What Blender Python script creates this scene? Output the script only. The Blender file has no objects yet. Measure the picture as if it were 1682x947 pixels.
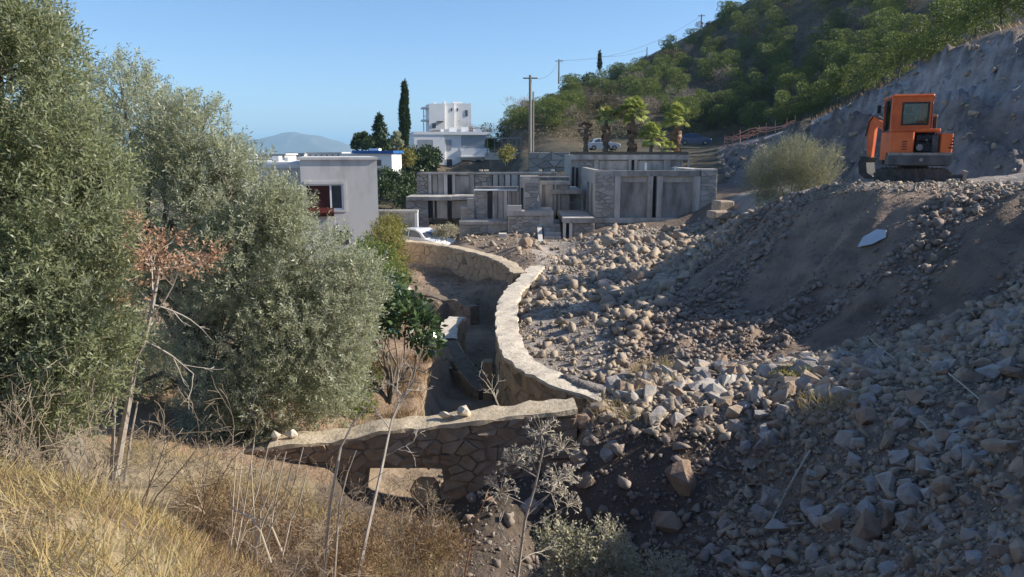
import bpy, bmesh, math, random
import numpy as np
from mathutils import Vector, Matrix

R = math.radians
rng = np.random.default_rng(7)
random.seed(7)
SC = bpy.context.scene
COL = SC.collection

# ------------------------------------------------------------------ camera
FPX, CXP, CYP = 1250.0, 841.0, 473.5          # focal length in photo pixels, image centre
PITCH = R(10.2)
cam_d = bpy.data.cameras.new('camera')
cam_d.sensor_width = 36.0
cam_d.lens = 36.0 * FPX / 1682.0
cam_d.clip_start = 0.1
cam_d.clip_end = 60000
cam = bpy.data.objects.new('camera', cam_d)
COL.objects.link(cam)
cam.location = (0, 0, 0)
cam.rotation_euler = (R(90) - PITCH, 0, 0)
SC.camera = cam

# ------------------------------------------------------------------ sky, sun, exposure
SUN_AZ = R(86)      # from +Y towards +X
SUN_EL = R(30)
world = bpy.data.worlds.new('World')
SC.world = world
world.use_nodes = True
wn = world.node_tree.nodes
wl = world.node_tree.links
sky = wn.new('ShaderNodeTexSky')
sky.sky_type = 'NISHITA'
sky.sun_disc = False
sky.sun_elevation = SUN_EL
sky.sun_rotation = SUN_AZ
sky.altitude = 100
sky.air_density = 0.8
sky.dust_density = 0.5
sky.ozone_density = 5.0
bg = wn['Background']
bg.inputs['Strength'].default_value = 0.112
wl.new(sky.outputs['Color'], bg.inputs['Color'])
sun_d = bpy.data.lights.new('sun', 'SUN')
sun_d.energy = 5.0
sun_d.angle = R(0.55)
sun_d.color = (1.0, 0.93, 0.82)
sun = bpy.data.objects.new('sun', sun_d)
COL.objects.link(sun)
sun_dir = Vector((math.sin(SUN_AZ) * math.cos(SUN_EL), math.cos(SUN_AZ) * math.cos(SUN_EL), math.sin(SUN_EL)))
sun.rotation_euler = sun_dir.to_track_quat('Z', 'Y').to_euler()
sun.location = (30, 10, 40)
SC.view_settings.view_transform = 'Standard'
SC.view_settings.look = 'None'
SC.view_settings.exposure = 0.72
SC.view_settings.gamma = 1.0
SC.render.engine = 'CYCLES'
SC.cycles.max_bounces = 6
SC.cycles.transparent_max_bounces = 8
SC.cycles.volume_bounces = 0
SC.cycles.use_denoising = True

# ------------------------------------------------------------------ picture <-> place
_sp, _cp = math.sin(PITCH), math.cos(PITCH)

def ray(px, py):
    a = (px - CXP) / FPX
    b = (CYP - py) / FPX
    return np.array((a, _cp + b * _sp, -_sp + b * _cp))

def W(px, py, Y):
    d = ray(px, py)
    return d * (Y / d[1])

def WZ(px, py, z):
    d = ray(px, py)
    return d * (z / d[2])

def proj(P):
    P = np.atleast_2d(P)
    f = P[:, 1] * _cp - P[:, 2] * _sp
    u = P[:, 1] * _sp + P[:, 2] * _cp
    f = np.where(f < 0.05, 0.05, f)
    return CXP + FPX * P[:, 0] / f, CYP - FPX * u / f, f

def in_poly(x, y, poly):
    poly = np.asarray(poly, float)
    inside = np.zeros(np.shape(x), bool)
    n = len(poly)
    j = n - 1
    for i in range(n):
        xi, yi = poly[i]
        xj, yj = poly[j]
        c = ((yi > y) != (yj > y)) & (x < (xj - xi) * (y - yi) / (yj - yi + 1e-12) + xi)
        inside ^= c
        j = i
    return inside

def poly_dist(x, y, poly, closed=True):
    """unsigned distance to a polyline"""
    poly = np.asarray(poly, float)
    best = np.full(np.shape(x), 1e9)
    n = len(poly)
    for i in range(n if closed else n - 1):
        ax, ay = poly[i]
        bx, by = poly[(i + 1) % n]
        dx, dy = bx - ax, by - ay
        t = np.clip(((x - ax) * dx + (y - ay) * dy) / (dx * dx + dy * dy + 1e-12), 0, 1)
        best = np.minimum(best, np.hypot(x - ax - t * dx, y - ay - t * dy))
    return best

# ------------------------------------------------------------------ noise
def _hash(ix, iy, iz, seed):
    h = (ix.astype(np.int64) * 374761393 + iy.astype(np.int64) * 668265263 + iz.astype(np.int64) * 2147483647 + seed * 974711) & 0xFFFFFFFF
    h = ((h ^ (h >> 13)) * 1274126177) & 0xFFFFFFFF
    h = (h ^ (h >> 16)) & 0xFFFFFFFF
    return h.astype(np.float64) / 4294967295.0

def vnoise(P, seed=0):
    P = np.asarray(P, float)
    I = np.floor(P)
    Fr = P - I
    Fr = Fr * Fr * (3 - 2 * Fr)
    x, y, z = I[:, 0], I[:, 1], I[:, 2]
    fx, fy, fz = Fr[:, 0], Fr[:, 1], Fr[:, 2]
    out = 0
    for dx in (0, 1):
        wx = fx if dx else 1 - fx
        for dy in (0, 1):
            wy = fy if dy else 1 - fy
            for dz in (0, 1):
                wz = fz if dz else 1 - fz
                out = out + wx * wy * wz * _hash(x + dx, y + dy, z + dz, seed)
    return out * 2 - 1

def fbm2(x, y, scale, octv=4, seed=0, gain=0.5):
    out = 0
    a, f = 1.0, 1.0 / scale
    for o in range(octv):
        P = np.stack([x * f, y * f, np.full_like(x, 0.37 * o + seed)], 1)
        out = out + a * vnoise(P, seed + o)
        a *= gain
        f *= 2.03
    return out

def smooth(a, b, x):
    t = np.clip((x - a) / (b - a), 0, 1)
    return t * t * (3 - 2 * t)

def ordinal_word(n):
    ones = ['', 'first', 'second', 'third', 'fourth', 'fifth', 'sixth', 'seventh', 'eighth', 'ninth', 'tenth', 'eleventh', 'twelfth', 'thirteenth', 'fourteenth', 'fifteenth', 'sixteenth', 'seventeenth', 'eighteenth', 'nineteenth']
    if n < 20:
        return ones[n]
    tens = {2: 'twent', 3: 'thirt', 4: 'fort', 5: 'fift'}[n // 10]
    return tens + 'ieth' if n % 10 == 0 else tens + 'y-' + ones[n % 10]

# ------------------------------------------------------------------ mesh helpers
def mesh(name, V, F, mat=None, rnd=None, col=None, smooth_shade=False, mats=None, midx=None):
    V = np.asarray(V, np.float32).reshape(-1, 3)
    me = bpy.data.meshes.new(name)
    if isinstance(F, np.ndarray):
        n, k = F.shape
        me.vertices.add(len(V))
        me.vertices.foreach_set('co', V.ravel())
        me.loops.add(n * k)
        me.loops.foreach_set('vertex_index', F.astype(np.int32).ravel())
        me.polygons.add(n)
        me.polygons.foreach_set('loop_start', np.arange(0, n * k, k, dtype=np.int32))
        try:
            me.polygons.foreach_set('loop_total', np.full(n, k, np.int32))
        except Exception:
            pass
        me.update(calc_edges=True)
    else:
        me.from_pydata([tuple(map(float, v)) for v in V], [], [tuple(map(int, f)) for f in F])
        me.update()
    if mat is not None:
        me.materials.append(mat)
    for m in (mats or []):
        me.materials.append(m)
    if midx is not None:
        me.polygons.foreach_set('material_index', np.asarray(midx, np.int32))
    if rnd is not None:
        at = me.attributes.new('rnd', 'FLOAT', 'POINT')
        at.data.foreach_set('value', np.asarray(rnd, np.float32))
    if col is not None:
        at = me.attributes.new('tint', 'FLOAT_COLOR', 'POINT')
        c = np.ones((len(V), 4), np.float32)
        c[:, :3] = col
        at.data.foreach_set('color', c.ravel())
    if smooth_shade:
        me.polygons.foreach_set('use_smooth', np.ones(len(me.polygons), bool))
        if smooth_shade == 'angle':
            me.set_sharp_from_angle(angle=R(38))
    return me

def link(name, me, parent=None, loc=(0, 0, 0), rot=(0, 0, 0), scale=(1, 1, 1)):
    o = bpy.data.objects.new(name, me)
    COL.objects.link(o)
    o.location = loc
    o.rotation_euler = rot
    o.scale = scale
    if parent is not None:
        o.parent = parent
    return o

def tag(o, label, cat, group=None):
    o['label'] = label
    o['category'] = cat
    if group:
        o['group'] = group
    return o

def thing(name, label, cat, loc=(0, 0, 0), rotz=0.0, group=None):
    o = bpy.data.objects.new(name, None)
    o.empty_display_size = 0.2
    COL.objects.link(o)
    o.location = tuple(map(float, loc))
    o.rotation_euler = (0, 0, rotz)
    o['kind'] = 'thing'
    return tag(o, label, cat, group)

def part(parent, name, V, F, mat, rnd=None, smooth_shade=False, world=True, kind=None):
    """a child mesh; V in world metres (parent unrotated) or local"""
    V = np.asarray(V, float).reshape(-1, 3)
    if world:
        p, off = parent, np.zeros(3)
        while p is not None:
            off = off + np.array(p.location)
            p = p.parent
        V = V - off
    o = link(name, mesh(name, V, F, mat, rnd, smooth_shade=smooth_shade), parent)
    if kind:
        o['kind'] = kind
    return o

def single(name, V, F, mat, label, cat, group=None, rnd=None, smooth_shade=False, kind=None, base=None):
    V = np.asarray(V, float).reshape(-1, 3)
    if base is None:
        base = np.array(((V[:, 0].min() + V[:, 0].max()) / 2, (V[:, 1].min() + V[:, 1].max()) / 2, V[:, 2].min()))
    o = link(name, mesh(name, V - base, F, mat, rnd, smooth_shade=smooth_shade), None, base)
    if label:
        tag(o, label, cat, group)
    if kind:
        o['kind'] = kind
    return o

def structure(name, V, F, mat, **k):
    o = link(name, mesh(name, V, F, mat, **k))
    o['kind'] = 'structure'
    return o

class MB:
    """collects geometry"""
    def __init__(s):
        s.V, s.F, s.r, s.n = [], [], [], 0
    def add(s, V, F, rnd=0.0):
        V = np.asarray(V, float).reshape(-1, 3)
        s.V.append(V)
        s.F.extend([[int(i) + s.n for i in f] for f in F])
        s.r.append(np.full(len(V), rnd))
        s.n += len(V)
        return s
    def box(s, x0, x1, y0, y1, z0, z1, rnd=0.0):
        return s.add(*box(x0, x1, y0, y1, z0, z1), rnd=rnd)
    @property
    def v(s):
        return np.concatenate(s.V)
    @property
    def rnd(s):
        return np.concatenate(s.r)

_BF = [(0, 3, 2, 1), (4, 5, 6, 7), (0, 1, 5, 4), (1, 2, 6, 5), (2, 3, 7, 6), (3, 0, 4, 7)]
def box(x0, x1, y0, y1, z0, z1):
    x0, x1 = min(x0, x1), max(x0, x1)
    y0, y1 = min(y0, y1), max(y0, y1)
    z0, z1 = min(z0, z1), max(z0, z1)
    return np.array([(x0, y0, z0), (x1, y0, z0), (x1, y1, z0), (x0, y1, z0), (x0, y0, z1), (x1, y0, z1), (x1, y1, z1), (x0, y1, z1)], float), list(_BF)

def bev_box(x0, x1, y0, y1, z0, z1, b=0.03):
    """box with bevelled edges (convex hull of 24 points)"""
    pts = []
    for x, sx in ((x0, 1), (x1, -1)):
        for y, sy in ((y0, 1), (y1, -1)):
            for z, sz in ((z0, 1), (z1, -1)):
                pts += [(x + sx * b, y + sy * b, z), (x + sx * b, y, z + sz * b), (x, y + sy * b, z + sz * b)]
    return hull(pts)

def hull(pts):
    bm = bmesh.new()
    for p in pts:
        bm.verts.new(tuple(map(float, p)))
    r = bmesh.ops.convex_hull(bm, input=bm.verts)
    dead = [v for v in bm.verts if not v.link_faces]
    for v in dead:
        bm.verts.remove(v)
    bmesh.ops.recalc_face_normals(bm, faces=bm.faces)
    bm.verts.index_update()
    V = np.array([v.co[:] for v in bm.verts])
    F = [[v.index for v in f.verts] for f in bm.faces]
    bm.free()
    return V, F

def prism(poly, axis, a0, a1):
    """extrude a 2-D polygon; axis 'x': poly is (y,z); 'y': poly is (x,z); 'z': poly is (x,y)"""
    n = len(poly)
    V = []
    for a in (a0, a1):
        for p, q in poly:
            V.append({'x': (a, p, q), 'y': (p, a, q), 'z': (p, q, a)}[axis])
    F = [list(range(n))[::-1], list(range(n, 2 * n))]
    for i in range(n):
        j = (i + 1) % n
        F.append([i, j, n + j, n + i])
    return np.array(V, float), F

def tube(pts, r0, r1=None, sides=5, cap=True):
    pts = np.asarray(pts, float)
    n = len(pts)
    rad = np.linspace(r0, r0 if r1 is None else r1, n) if np.isscalar(r0) else np.asarray(r0, float)
    T = np.gradient(pts, axis=0)
    T /= np.linalg.norm(T, axis=1)[:, None] + 1e-9
    ref = np.array((0.31, 0.22, 0.92)) if abs(T[0] @ np.array((0.31, 0.22, 0.92))) < 0.9 else np.array((1.0, 0, 0))
    V = []
    for i in range(n):
        a = np.cross(T[i], ref)
        a /= np.linalg.norm(a) + 1e-9
        b = np.cross(T[i], a)
        for k in range(sides):
            t = 2 * math.pi * k / sides
            V.append(pts[i] + rad[i] * (math.cos(t) * a + math.sin(t) * b))
    F = []
    for i in range(n - 1):
        for k in range(sides):
            k2 = (k + 1) % sides
            F.append([i * sides + k, i * sides + k2, (i + 1) * sides + k2, (i + 1) * sides + k])
    if cap:
        F.append(list(range(sides))[::-1])
        F.append([(n - 1) * sides + k for k in range(sides)])
    return np.array(V), F

def cyl(c, axis, r, h, sides=16, r2=None):
    c = np.asarray(c, float)
    a = {'x': np.array((1., 0, 0)), 'y': np.array((0, 1., 0)), 'z': np.array((0, 0, 1.))}[axis]
    return tube([c - a * h / 2, c + a * h / 2], r, r if r2 is None else r2, sides)

def unit(v):
    v = np.asarray(v, float)
    return v / (np.linalg.norm(v, axis=-1, keepdims=True) + 1e-9)

def leaves(C, D, L, Wd, bend=0.0, seed=1, up_bias=0.0):
    """diamond leaves: base C (N,3), axis D (N,3); lengths, widths arrays. -> V, F(quads), rnd"""
    g = np.random.default_rng(seed)
    n = len(C)
    D = unit(D)
    S = g.normal(size=(n, 3))
    S[:, 2] *= (1 - up_bias)
    S = unit(S - (S * D).sum(1)[:, None] * D)
    L = np.broadcast_to(L, (n,))[:, None]
    Wd = np.broadcast_to(Wd, (n,))[:, None]
    V = np.empty((n, 4, 3))
    V[:, 0] = C
    N = np.cross(D, S)
    V[:, 1] = C + D * L * 0.5 + S * Wd * 0.5 + N * L * bend
    V[:, 2] = C + D * L
    V[:, 3] = C + D * L * 0.5 - S * Wd * 0.5 + N * L * bend
    F = np.arange(n * 4).reshape(n, 4)
    return V.reshape(-1, 3), F, np.repeat(g.random(n), 4)

# ------------------------------------------------------------------ materials
def mat(name, cols, scale=3.0, rough=0.9, bump=0.0, bscale=20.0, detail=5.0, rnd=0.0, rndcols=None, metal=0.0, spec=0.3,
        trans=0.0, tint=False, alpha=None, coords='pos', stretch=None, bdist=0.05, noise_mix=0.35, clear=0.0):
    m = bpy.data.materials.new(name)
    m.use_nodes = True
    nt = m.node_tree
    N, Lk = nt.nodes, nt.links
    bs = N['Principled BSDF']
    bs.inputs['Roughness'].default_value = rough
    bs.inputs['Metallic'].default_value = metal
    bs.inputs['Specular IOR Level'].default_value = spec
    if clear:
        bs.inputs['Coat Weight'].default_value = clear
    geo = N.new('ShaderNodeNewGeometry')
    if coords == 'pos':
        vec = geo.outputs['Position']
    else:
        vec = N.new('ShaderNodeTexCoord').outputs['Object']
    if stretch:
        mp = N.new('ShaderNodeMapping')
        mp.inputs['Scale'].default_value = stretch
        Lk.new(vec, mp.inputs['Vector'])
        vec = mp.outputs['Vector']
    def noise(sc, det=detail):
        t = N.new('ShaderNodeTexNoise')
        t.inputs['Scale'].default_value = sc
        t.inputs['Detail'].default_value = det
        t.inputs['Roughness'].default_value = 0.62
        Lk.new(vec, t.inputs['Vector'])
        return t
    t1 = noise(scale)
    ramp = N.new('ShaderNodeValToRGB')
    el = ramp.color_ramp.elements
    k = len(cols)
    while len(el) < k:
        el.new(0.5)
    for i, c in enumerate(cols):
        el[i].position = 0.3 + 0.4 * i / max(k - 1, 1)
        el[i].color = (*c, 1)
    Lk.new(t1.outputs['Fac'], ramp.inputs['Fac'])
    color = ramp.outputs['Color']
    if rndcols:
        at = N.new('ShaderNodeAttribute')
        at.attribute_name = 'rnd'
        oi = N.new('ShaderNodeObjectInfo')
        ad = N.new('ShaderNodeMath')
        ad.operation = 'ADD'
        Lk.new(at.outputs['Fac'], ad.inputs[0])
        Lk.new(oi.outputs['Random'], ad.inputs[1])
        fr = N.new('ShaderNodeMath')
        fr.operation = 'FRACT'
        Lk.new(ad.outputs[0], fr.inputs[0])
        rp = N.new('ShaderNodeValToRGB')
        e2 = rp.color_ramp.elements
        while len(e2) < len(rndcols):
            e2.new(0.5)
        for i, c in enumerate(rndcols):
            e2[i].position = i / max(len(rndcols) - 1, 1)
            e2[i].color = (*c, 1)
        Lk.new(fr.outputs[0], rp.inputs['Fac'])
        mx = N.new('ShaderNodeMix')
        mx.data_type = 'RGBA'
        mx.inputs['Factor'].default_value = noise_mix
        Lk.new(rp.outputs['Color'], mx.inputs['A'])
        Lk.new(color, mx.inputs['B'])
        color = mx.outputs['Result']
    if tint:
        at = N.new('ShaderNodeAttribute')
        at.attribute_name = 'tint'
        mu = N.new('ShaderNodeMix')
        mu.data_type = 'RGBA'
        mu.blend_type = 'MULTIPLY'
        mu.inputs['Factor'].default_value = 1.0
        Lk.new(color, mu.inputs['A'])
        Lk.new(at.outputs['Color'], mu.inputs['B'])
        color = mu.outputs['Result']
    Lk.new(color, bs.inputs['Base Color'])
    if bump:
        t2 = noise(bscale, 6)
        b = N.new('ShaderNodeBump')
        b.inputs['Strength'].default_value = bump
        b.inputs['Distance'].default_value = bdist
        Lk.new(t2.outputs['Fac'], b.inputs['Height'])
        Lk.new(b.outputs['Normal'], bs.inputs['Normal'])
    if trans:
        tr = N.new('ShaderNodeBsdfTranslucent')
        Lk.new(color, tr.inputs['Color'])
        ms = N.new('ShaderNodeMixShader')
        ms.inputs['Fac'].default_value = trans
        Lk.new(bs.outputs['BSDF'], ms.inputs[1])
        Lk.new(tr.outputs['BSDF'], ms.inputs[2])
        Lk.new(ms.outputs['Shader'], N['Material Output'].inputs['Surface'])
    return m

def glass(name, tint=(0.75, 0.82, 0.8), rough=0.03):
    m = bpy.data.materials.new(name)
    m.use_nodes = True
    nt = m.node_tree
    N, Lk = nt.nodes, nt.links
    N.remove(N['Principled BSDF'])
    tr = N.new('ShaderNodeBsdfTransparent')
    tr.inputs['Color'].default_value = (*tint, 1)
    gl = N.new('ShaderNodeBsdfGlossy')
    gl.inputs['Roughness'].default_value = rough
    fr = N.new('ShaderNodeFresnel')
    fr.inputs['IOR'].default_value = 1.6
    ms = N.new('ShaderNodeMixShader')
    Lk.new(fr.outputs['Fac'], ms.inputs['Fac'])
    Lk.new(tr.outputs['BSDF'], ms.inputs[1])
    Lk.new(gl.outputs['BSDF'], ms.inputs[2])
    Lk.new(ms.outputs['Shader'], N['Material Output'].inputs['Surface'])
    return m

M = {}
M['ground'] = mat('soil', [(0.55, 0.55, 0.55), (0.95, 0.95, 0.95), (1.25, 1.22, 1.18)], scale=1.3, detail=9, bump=0.9, bscale=7, bdist=0.12, tint=True)
ROCKS = [(0.394, 0.315, 0.230), (0.323, 0.257, 0.187), (0.448, 0.357, 0.249), (0.340, 0.228, 0.141), (0.278, 0.228, 0.174), (0.403, 0.280, 0.174), (0.385, 0.312, 0.233), (0.484, 0.393, 0.283)]
M['rock'] = mat('rubble stone', [(0.15, 0.125, 0.10), (0.33, 0.28, 0.23), (0.44, 0.38, 0.31)], scale=9, bump=0.6, bscale=25, bdist=0.02, rndcols=ROCKS, noise_mix=0.4)
M['earthstone'] = mat('dusty brown stone', [(0.15, 0.12, 0.095), (0.27, 0.215, 0.175), (0.36, 0.30, 0.25)], scale=9, bump=0.6, bscale=25, bdist=0.02,
                      rndcols=[(0.27, 0.215, 0.175), (0.22, 0.175, 0.145), (0.33, 0.27, 0.22), (0.25, 0.195, 0.155), (0.40, 0.34, 0.28)], noise_mix=0.4)
M['walltan'] = mat('tan wall stone', [(0.24, 0.16, 0.09), (0.42, 0.30, 0.18), (0.52, 0.39, 0.26)], scale=7, bump=0.7, bscale=22, bdist=0.025,
                   rndcols=[(0.45, 0.33, 0.20), (0.34, 0.24, 0.145), (0.52, 0.39, 0.26), (0.39, 0.28, 0.18), (0.44, 0.33, 0.23)], noise_mix=0.45)
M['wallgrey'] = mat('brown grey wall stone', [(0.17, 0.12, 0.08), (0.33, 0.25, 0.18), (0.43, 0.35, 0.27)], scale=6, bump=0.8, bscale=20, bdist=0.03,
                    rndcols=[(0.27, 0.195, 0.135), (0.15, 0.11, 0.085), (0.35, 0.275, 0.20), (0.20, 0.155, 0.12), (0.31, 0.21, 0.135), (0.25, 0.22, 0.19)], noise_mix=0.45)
M['mortar'] = mat('mortar', [(0.13, 0.10, 0.07), (0.25, 0.195, 0.14)], scale=5, bump=0.6, bscale=30, bdist=0.02)
M['coping'] = mat('pale mortar coping', [(0.42, 0.35, 0.26), (0.60, 0.52, 0.41), (0.70, 0.62, 0.50)], scale=5, bump=0.7, bscale=14, bdist=0.04)
M['copetan'] = mat('tan mortar coping', [(0.36, 0.28, 0.19), (0.52, 0.42, 0.29), (0.60, 0.50, 0.37)], scale=5, bump=0.7, bscale=14, bdist=0.04)
# ------------------------------------------------------------------ terrain height
def ctrl(rows):
    out = []
    for r in rows:
        if r[0] == 'p':
            out.append(W(*r[1:]))
        elif r[0] == 'z':
            out.append(WZ(*r[1:]))
        else:
            out.append(np.array(r[1:], float))
    return np.array(out)

HIGH = ctrl([
    # bank the photographer stands on
    ('w', 0, -3, -1.6), ('w', -6, -3, -1.2), ('w', 6, -3, -1.0), ('w', 0, 0, -1.75), ('w', -3.5, 0.5, -1.6), ('w', 3, 1, -2.4),
    ('z', 150, 947, -1.95), ('z', 0, 880, -1.95), ('z', 0, 780, -2.05), ('z', -150, 770, -2.0), ('z', 150, 830, -2.15), ('z', 260, 880, -2.35), ('z', 330, 930, -2.55), ('z', 420, 947, -3.1),
    ('w', -1.2, 3.2, -2.7), ('w', 0.5, 3.5, -3.4), ('w', 2, 3.5, -3.7), ('w', -0.5, 5.0, -4.0), ('w', 1.2, 5.5, -4.7),
    ('w', -4, 7.2, -3.4), ('w', -6, 7, -3.2), ('w', -2.2, 6, -3.9), ('w', -1.2, 7, -4.7), ('w', -3, 8.2, -4.4), ('w', -9, 6, -2.8),
    # under the olives
    ('w', -8, 9, -3.8), ('w', -6, 11, -4.5), ('w', -4, 12.3, -4.9), ('w', -10, 14, -4.5), ('w', -16, 12, -3.6), ('w', -15, 20, -4.6),
    ('w', -5.4, 45, -5.9), ('w', -7.5, 47, -5.9), ('w', -3.8, 43.5, -5.7), ('z', 600, 690, -5.3), ('z', 640, 640, -5.3), ('z', 600, 570, -5.3), ('z', 690, 570, -5.5), ('w', -6, 20, -5.1), ('w', -12, 27, -5.0), ('w', -5, 26, -5.5),
    # terraces between the old walls
    ('z', 690, 447, -5.4), ('z', 770, 458, -5.7), ('z', 690, 468, -5.6), ('z', 660, 440, -5.4),
    # yard in front of the shells
    ('p', 760, 392, 42), ('p', 850, 402, 38), ('p', 920, 425, 36), ('p', 880, 420, 33), ('p', 640, 385, 46), ('w', -8, 40, -5.2), ('w', -14, 42, -5.2), ('w', -30, 40, -5.5),
    ('p', 700, 365, 52), ('p', 900, 350, 56), ('p', 1050, 300, 60), ('p', 850, 300, 75), ('p', 640, 320, 75), ('p', 760, 296, 100), ('p', 700, 292, 112), ('p', 780, 288, 116), ('p', 900, 272, 80), ('p', 1000, 262, 78), ('p', 1120, 258, 78),
    # rubble heap in front of the stone house
    ('p', 1000, 396, 37), ('p', 1100, 390, 38), ('p', 1200, 376, 38), ('p', 955, 428, 33), ('z', 905, 455, -4.5), ('p', 1100, 430, 30), ('p', 1040, 400, 34),
    ('z', 880, 500, -4.65), ('z', 920, 580, -4.75), ('z', 1000, 500, -4.35), ('z', 1000, 600, -4.6), ('z', 1080, 520, -4.25), ('z', 980, 630, -4.65), ('z', 870, 560, -4.7),
    # toe of the fill slope
    ('z', 1010, 640, -4.6), ('z', 1100, 622, -4.35), ('z', 1200, 605, -4.1), ('z', 1300, 592, -3.95), ('z', 1400, 570, -3.8), ('z', 1500, 560, -3.35), ('z', 1600, 540, -3.0), ('z', 1682, 505, -2.65), 
    ('z', 1150, 440, -4.0), ('p', 1212, 378, 30), ('z', 1110, 560, -4.15),
    # crest of the fill and the pad behind
    ('p', 1240, 352, 27), ('p', 1290, 330, 24), ('p', 1350, 313, 21.5), ('p', 1420, 309, 20), ('p', 1500, 309, 19.2), ('p', 1600, 309, 18.6), ('p', 1682, 308, 18.2), 
    ('p', 1500, 304, 23), ('p', 1650, 302, 24), ('p', 1380, 305, 25), ('p', 1300, 312, 28), ('p', 1800, 300, 25), ('p', 1250, 318, 36), ('p', 1200, 325, 42),
    # near rubble on the right; unseen bank past the frame raised to shade it
    ('w', 15.5, 18, 0.5), ('w', 13.2, 13.2, 0.8), ('w', 11.3, 8.8, 1.5), ('w', 9, 5, 1.2), ('w', 8, 1.5, 0.5), ('w', 18, 12, 2.6), ('w', 15, 6, 2.4),
    ('z', 960, 668, -4.25), ('z', 1050, 682, -4.2), ('z', 1150, 668, -4.1), ('z', 1250, 652, -3.95), ('z', 1350, 660, -3.75), ('z', 1450, 690, -3.45),
    ('z', 1250, 800, -4.7), ('z', 1350, 850, -4.4), ('z', 1450, 850, -4.0), ('z', 1550, 850, -3.6), ('z', 1500, 750, -3.6), ('z', 1600, 700, -3.15), ('z', 1682, 800, -2.95), ('z', 1350, 745, -4.05), ('z', 1250, 725, -4.3),
    ('z', 1400, 947, -4.1), ('z', 1550, 947, -3.4), ('z', 1250, 947, -4.9), ('z', 1682, 947, -2.95), ('z', 1682, 620, -2.8), ('z', 1800, 650, -2.1),
    # cliff: foot and edge
    ('p', 1250, 300, 52), ('p', 1400, 292, 42), ('p', 1560, 288, 37), ('p', 1682, 290, 34), ('p', 1850, 290, 32), ('p', 2100, 285, 30), ('p', 1180, 300, 60),
    ('p', 1180, 240, 92), ('p', 1300, 210, 80), ('p', 1400, 165, 66), ('p', 1480, 125, 58), ('p', 1560, 84, 52), ('p', 1682, 50, 46), ('p', 1850, 30, 42), ('p', 2100, 20, 38),
    ('p', 1225, 275, 66), ('p', 1330, 250, 58),
    # hillside
    ('p', 860, 252, 100), ('p', 980, 246, 100), ('p', 1080, 242, 104), ('p', 1150, 239, 108), ('p', 1250, 226, 112), ('p', 820, 282, 110), ('p', 780, 284, 118), ('p', 870, 243, 108),
    ('p', 900, 222, 116), ('p', 1000, 215, 122), ('p', 1150, 208, 122), ('p', 1250, 190, 122), ('p', 1350, 165, 112), ('p', 1000, 165, 160), ('p', 1200, 125, 155), ('p', 1350, 95, 145), ('p', 1450, 75, 120), ('p', 1550, 50, 95), ('p', 1682, 10, 80), ('p', 1900, -20, 78),
    ('p', 790, 215, 182), ('p', 850, 195, 182), ('p', 940, 145, 195), ('p', 1060, 105, 205), ('p', 1130, 65, 210), ('p', 1180, 35, 215), ('p', 1240, -5, 222), ('p', 1330, -20, 225), ('p', 1500, -30, 215), ('p', 1700, -40, 200), ('p', 2000, -50, 180), ('p', 2400, -40, 160),
    ('w', 10, 330, 6), ('w', 80, 380, 25), ('w', 220, 380, 40), ('w', 400, 300, 42), ('w', 300, 180, 34), ('w', 200, 100, 22), ('w', -30, 300, -8),
    ('w', 0, 700, -30), ('w', 400, 900, -20),
    # towards the plain
    ('p', 740, 282, 124), ('p', 600, 282, 100), ('p', 480, 300, 70), ('p', 300, 300, 70), ('p', 100, 300, 60), ('w', -60, 150, -12), ('w', -120, 100, -9), ('p', 730, 218, 195), ('p', 690, 240, 190),
    ('w', -30, 260, -16), ('w', -100, 300, -24), ('w', -200, 500, -30), ('w', -300, 1000, -36), ('w', 0, 1500, -38), ('w', -1500, 2500, -38), ('w', 1500, 2500, -38), ('w', 0, 5000, -38), ('w', -5000, 9000, -38), ('w', 6000, 9000, -38),
    ('w', 0, 16000, -38), ('w', -16000, 20000, -38), ('w', 18000, 20000, -38),
])
LOW = ctrl([
    ('z', 1050, 850, -5.9), ('z', 1130, 900, -5.6), ('z', 900, 900, -5.9), ('z', 800, 947, -5.4), ('z', 700, 850, -5.75), ('z', 620, 830, -5.45), ('w', -1.4, 11.0, -5.9), ('z', 940, 800, -5.35), ('w', 0.55, 11.2, -5.15), ('w', -0.3, 11.1, -5.25), ('z', 1150, 780, -5.2), ('w', 0.5, 6.2, -5.0),
    ('z', 600, 760, -5.6), ('z', 760, 760, -5.9), ('z', 850, 700, -6.3), ('z', 760, 660, -6.4), ('z', 690, 670, -6.1),
    ('z', 800, 600, -6.5), ('z', 760, 560, -6.3), ('z', 800, 530, -6.4), ('z', 830, 500, -6.5), ('z', 780, 510, -6.4), ('z', 700, 530, -6.6), ('z', 660, 535, -6.4), ('z', 850, 470, -6.3),
])
WIND = np.array([WZ(*a) for a in ((884, 434, -4.35), (856, 464, -4.45), (832, 492, -4.5), (832, 540, -4.52), (846, 580, -4.55), (884, 610, -4.55), (945, 634, -4.6), (1002, 650, -4.65))])
FRONT = np.array([W(*a) for a in ((330, 775, 11.75), (380, 745, 11.75), (440, 724, 11.75), (560, 712, 11.75), (690, 691, 11.75), (760, 680, 11.77), (850, 671, 11.8), (945, 660, 11.85))])
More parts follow.
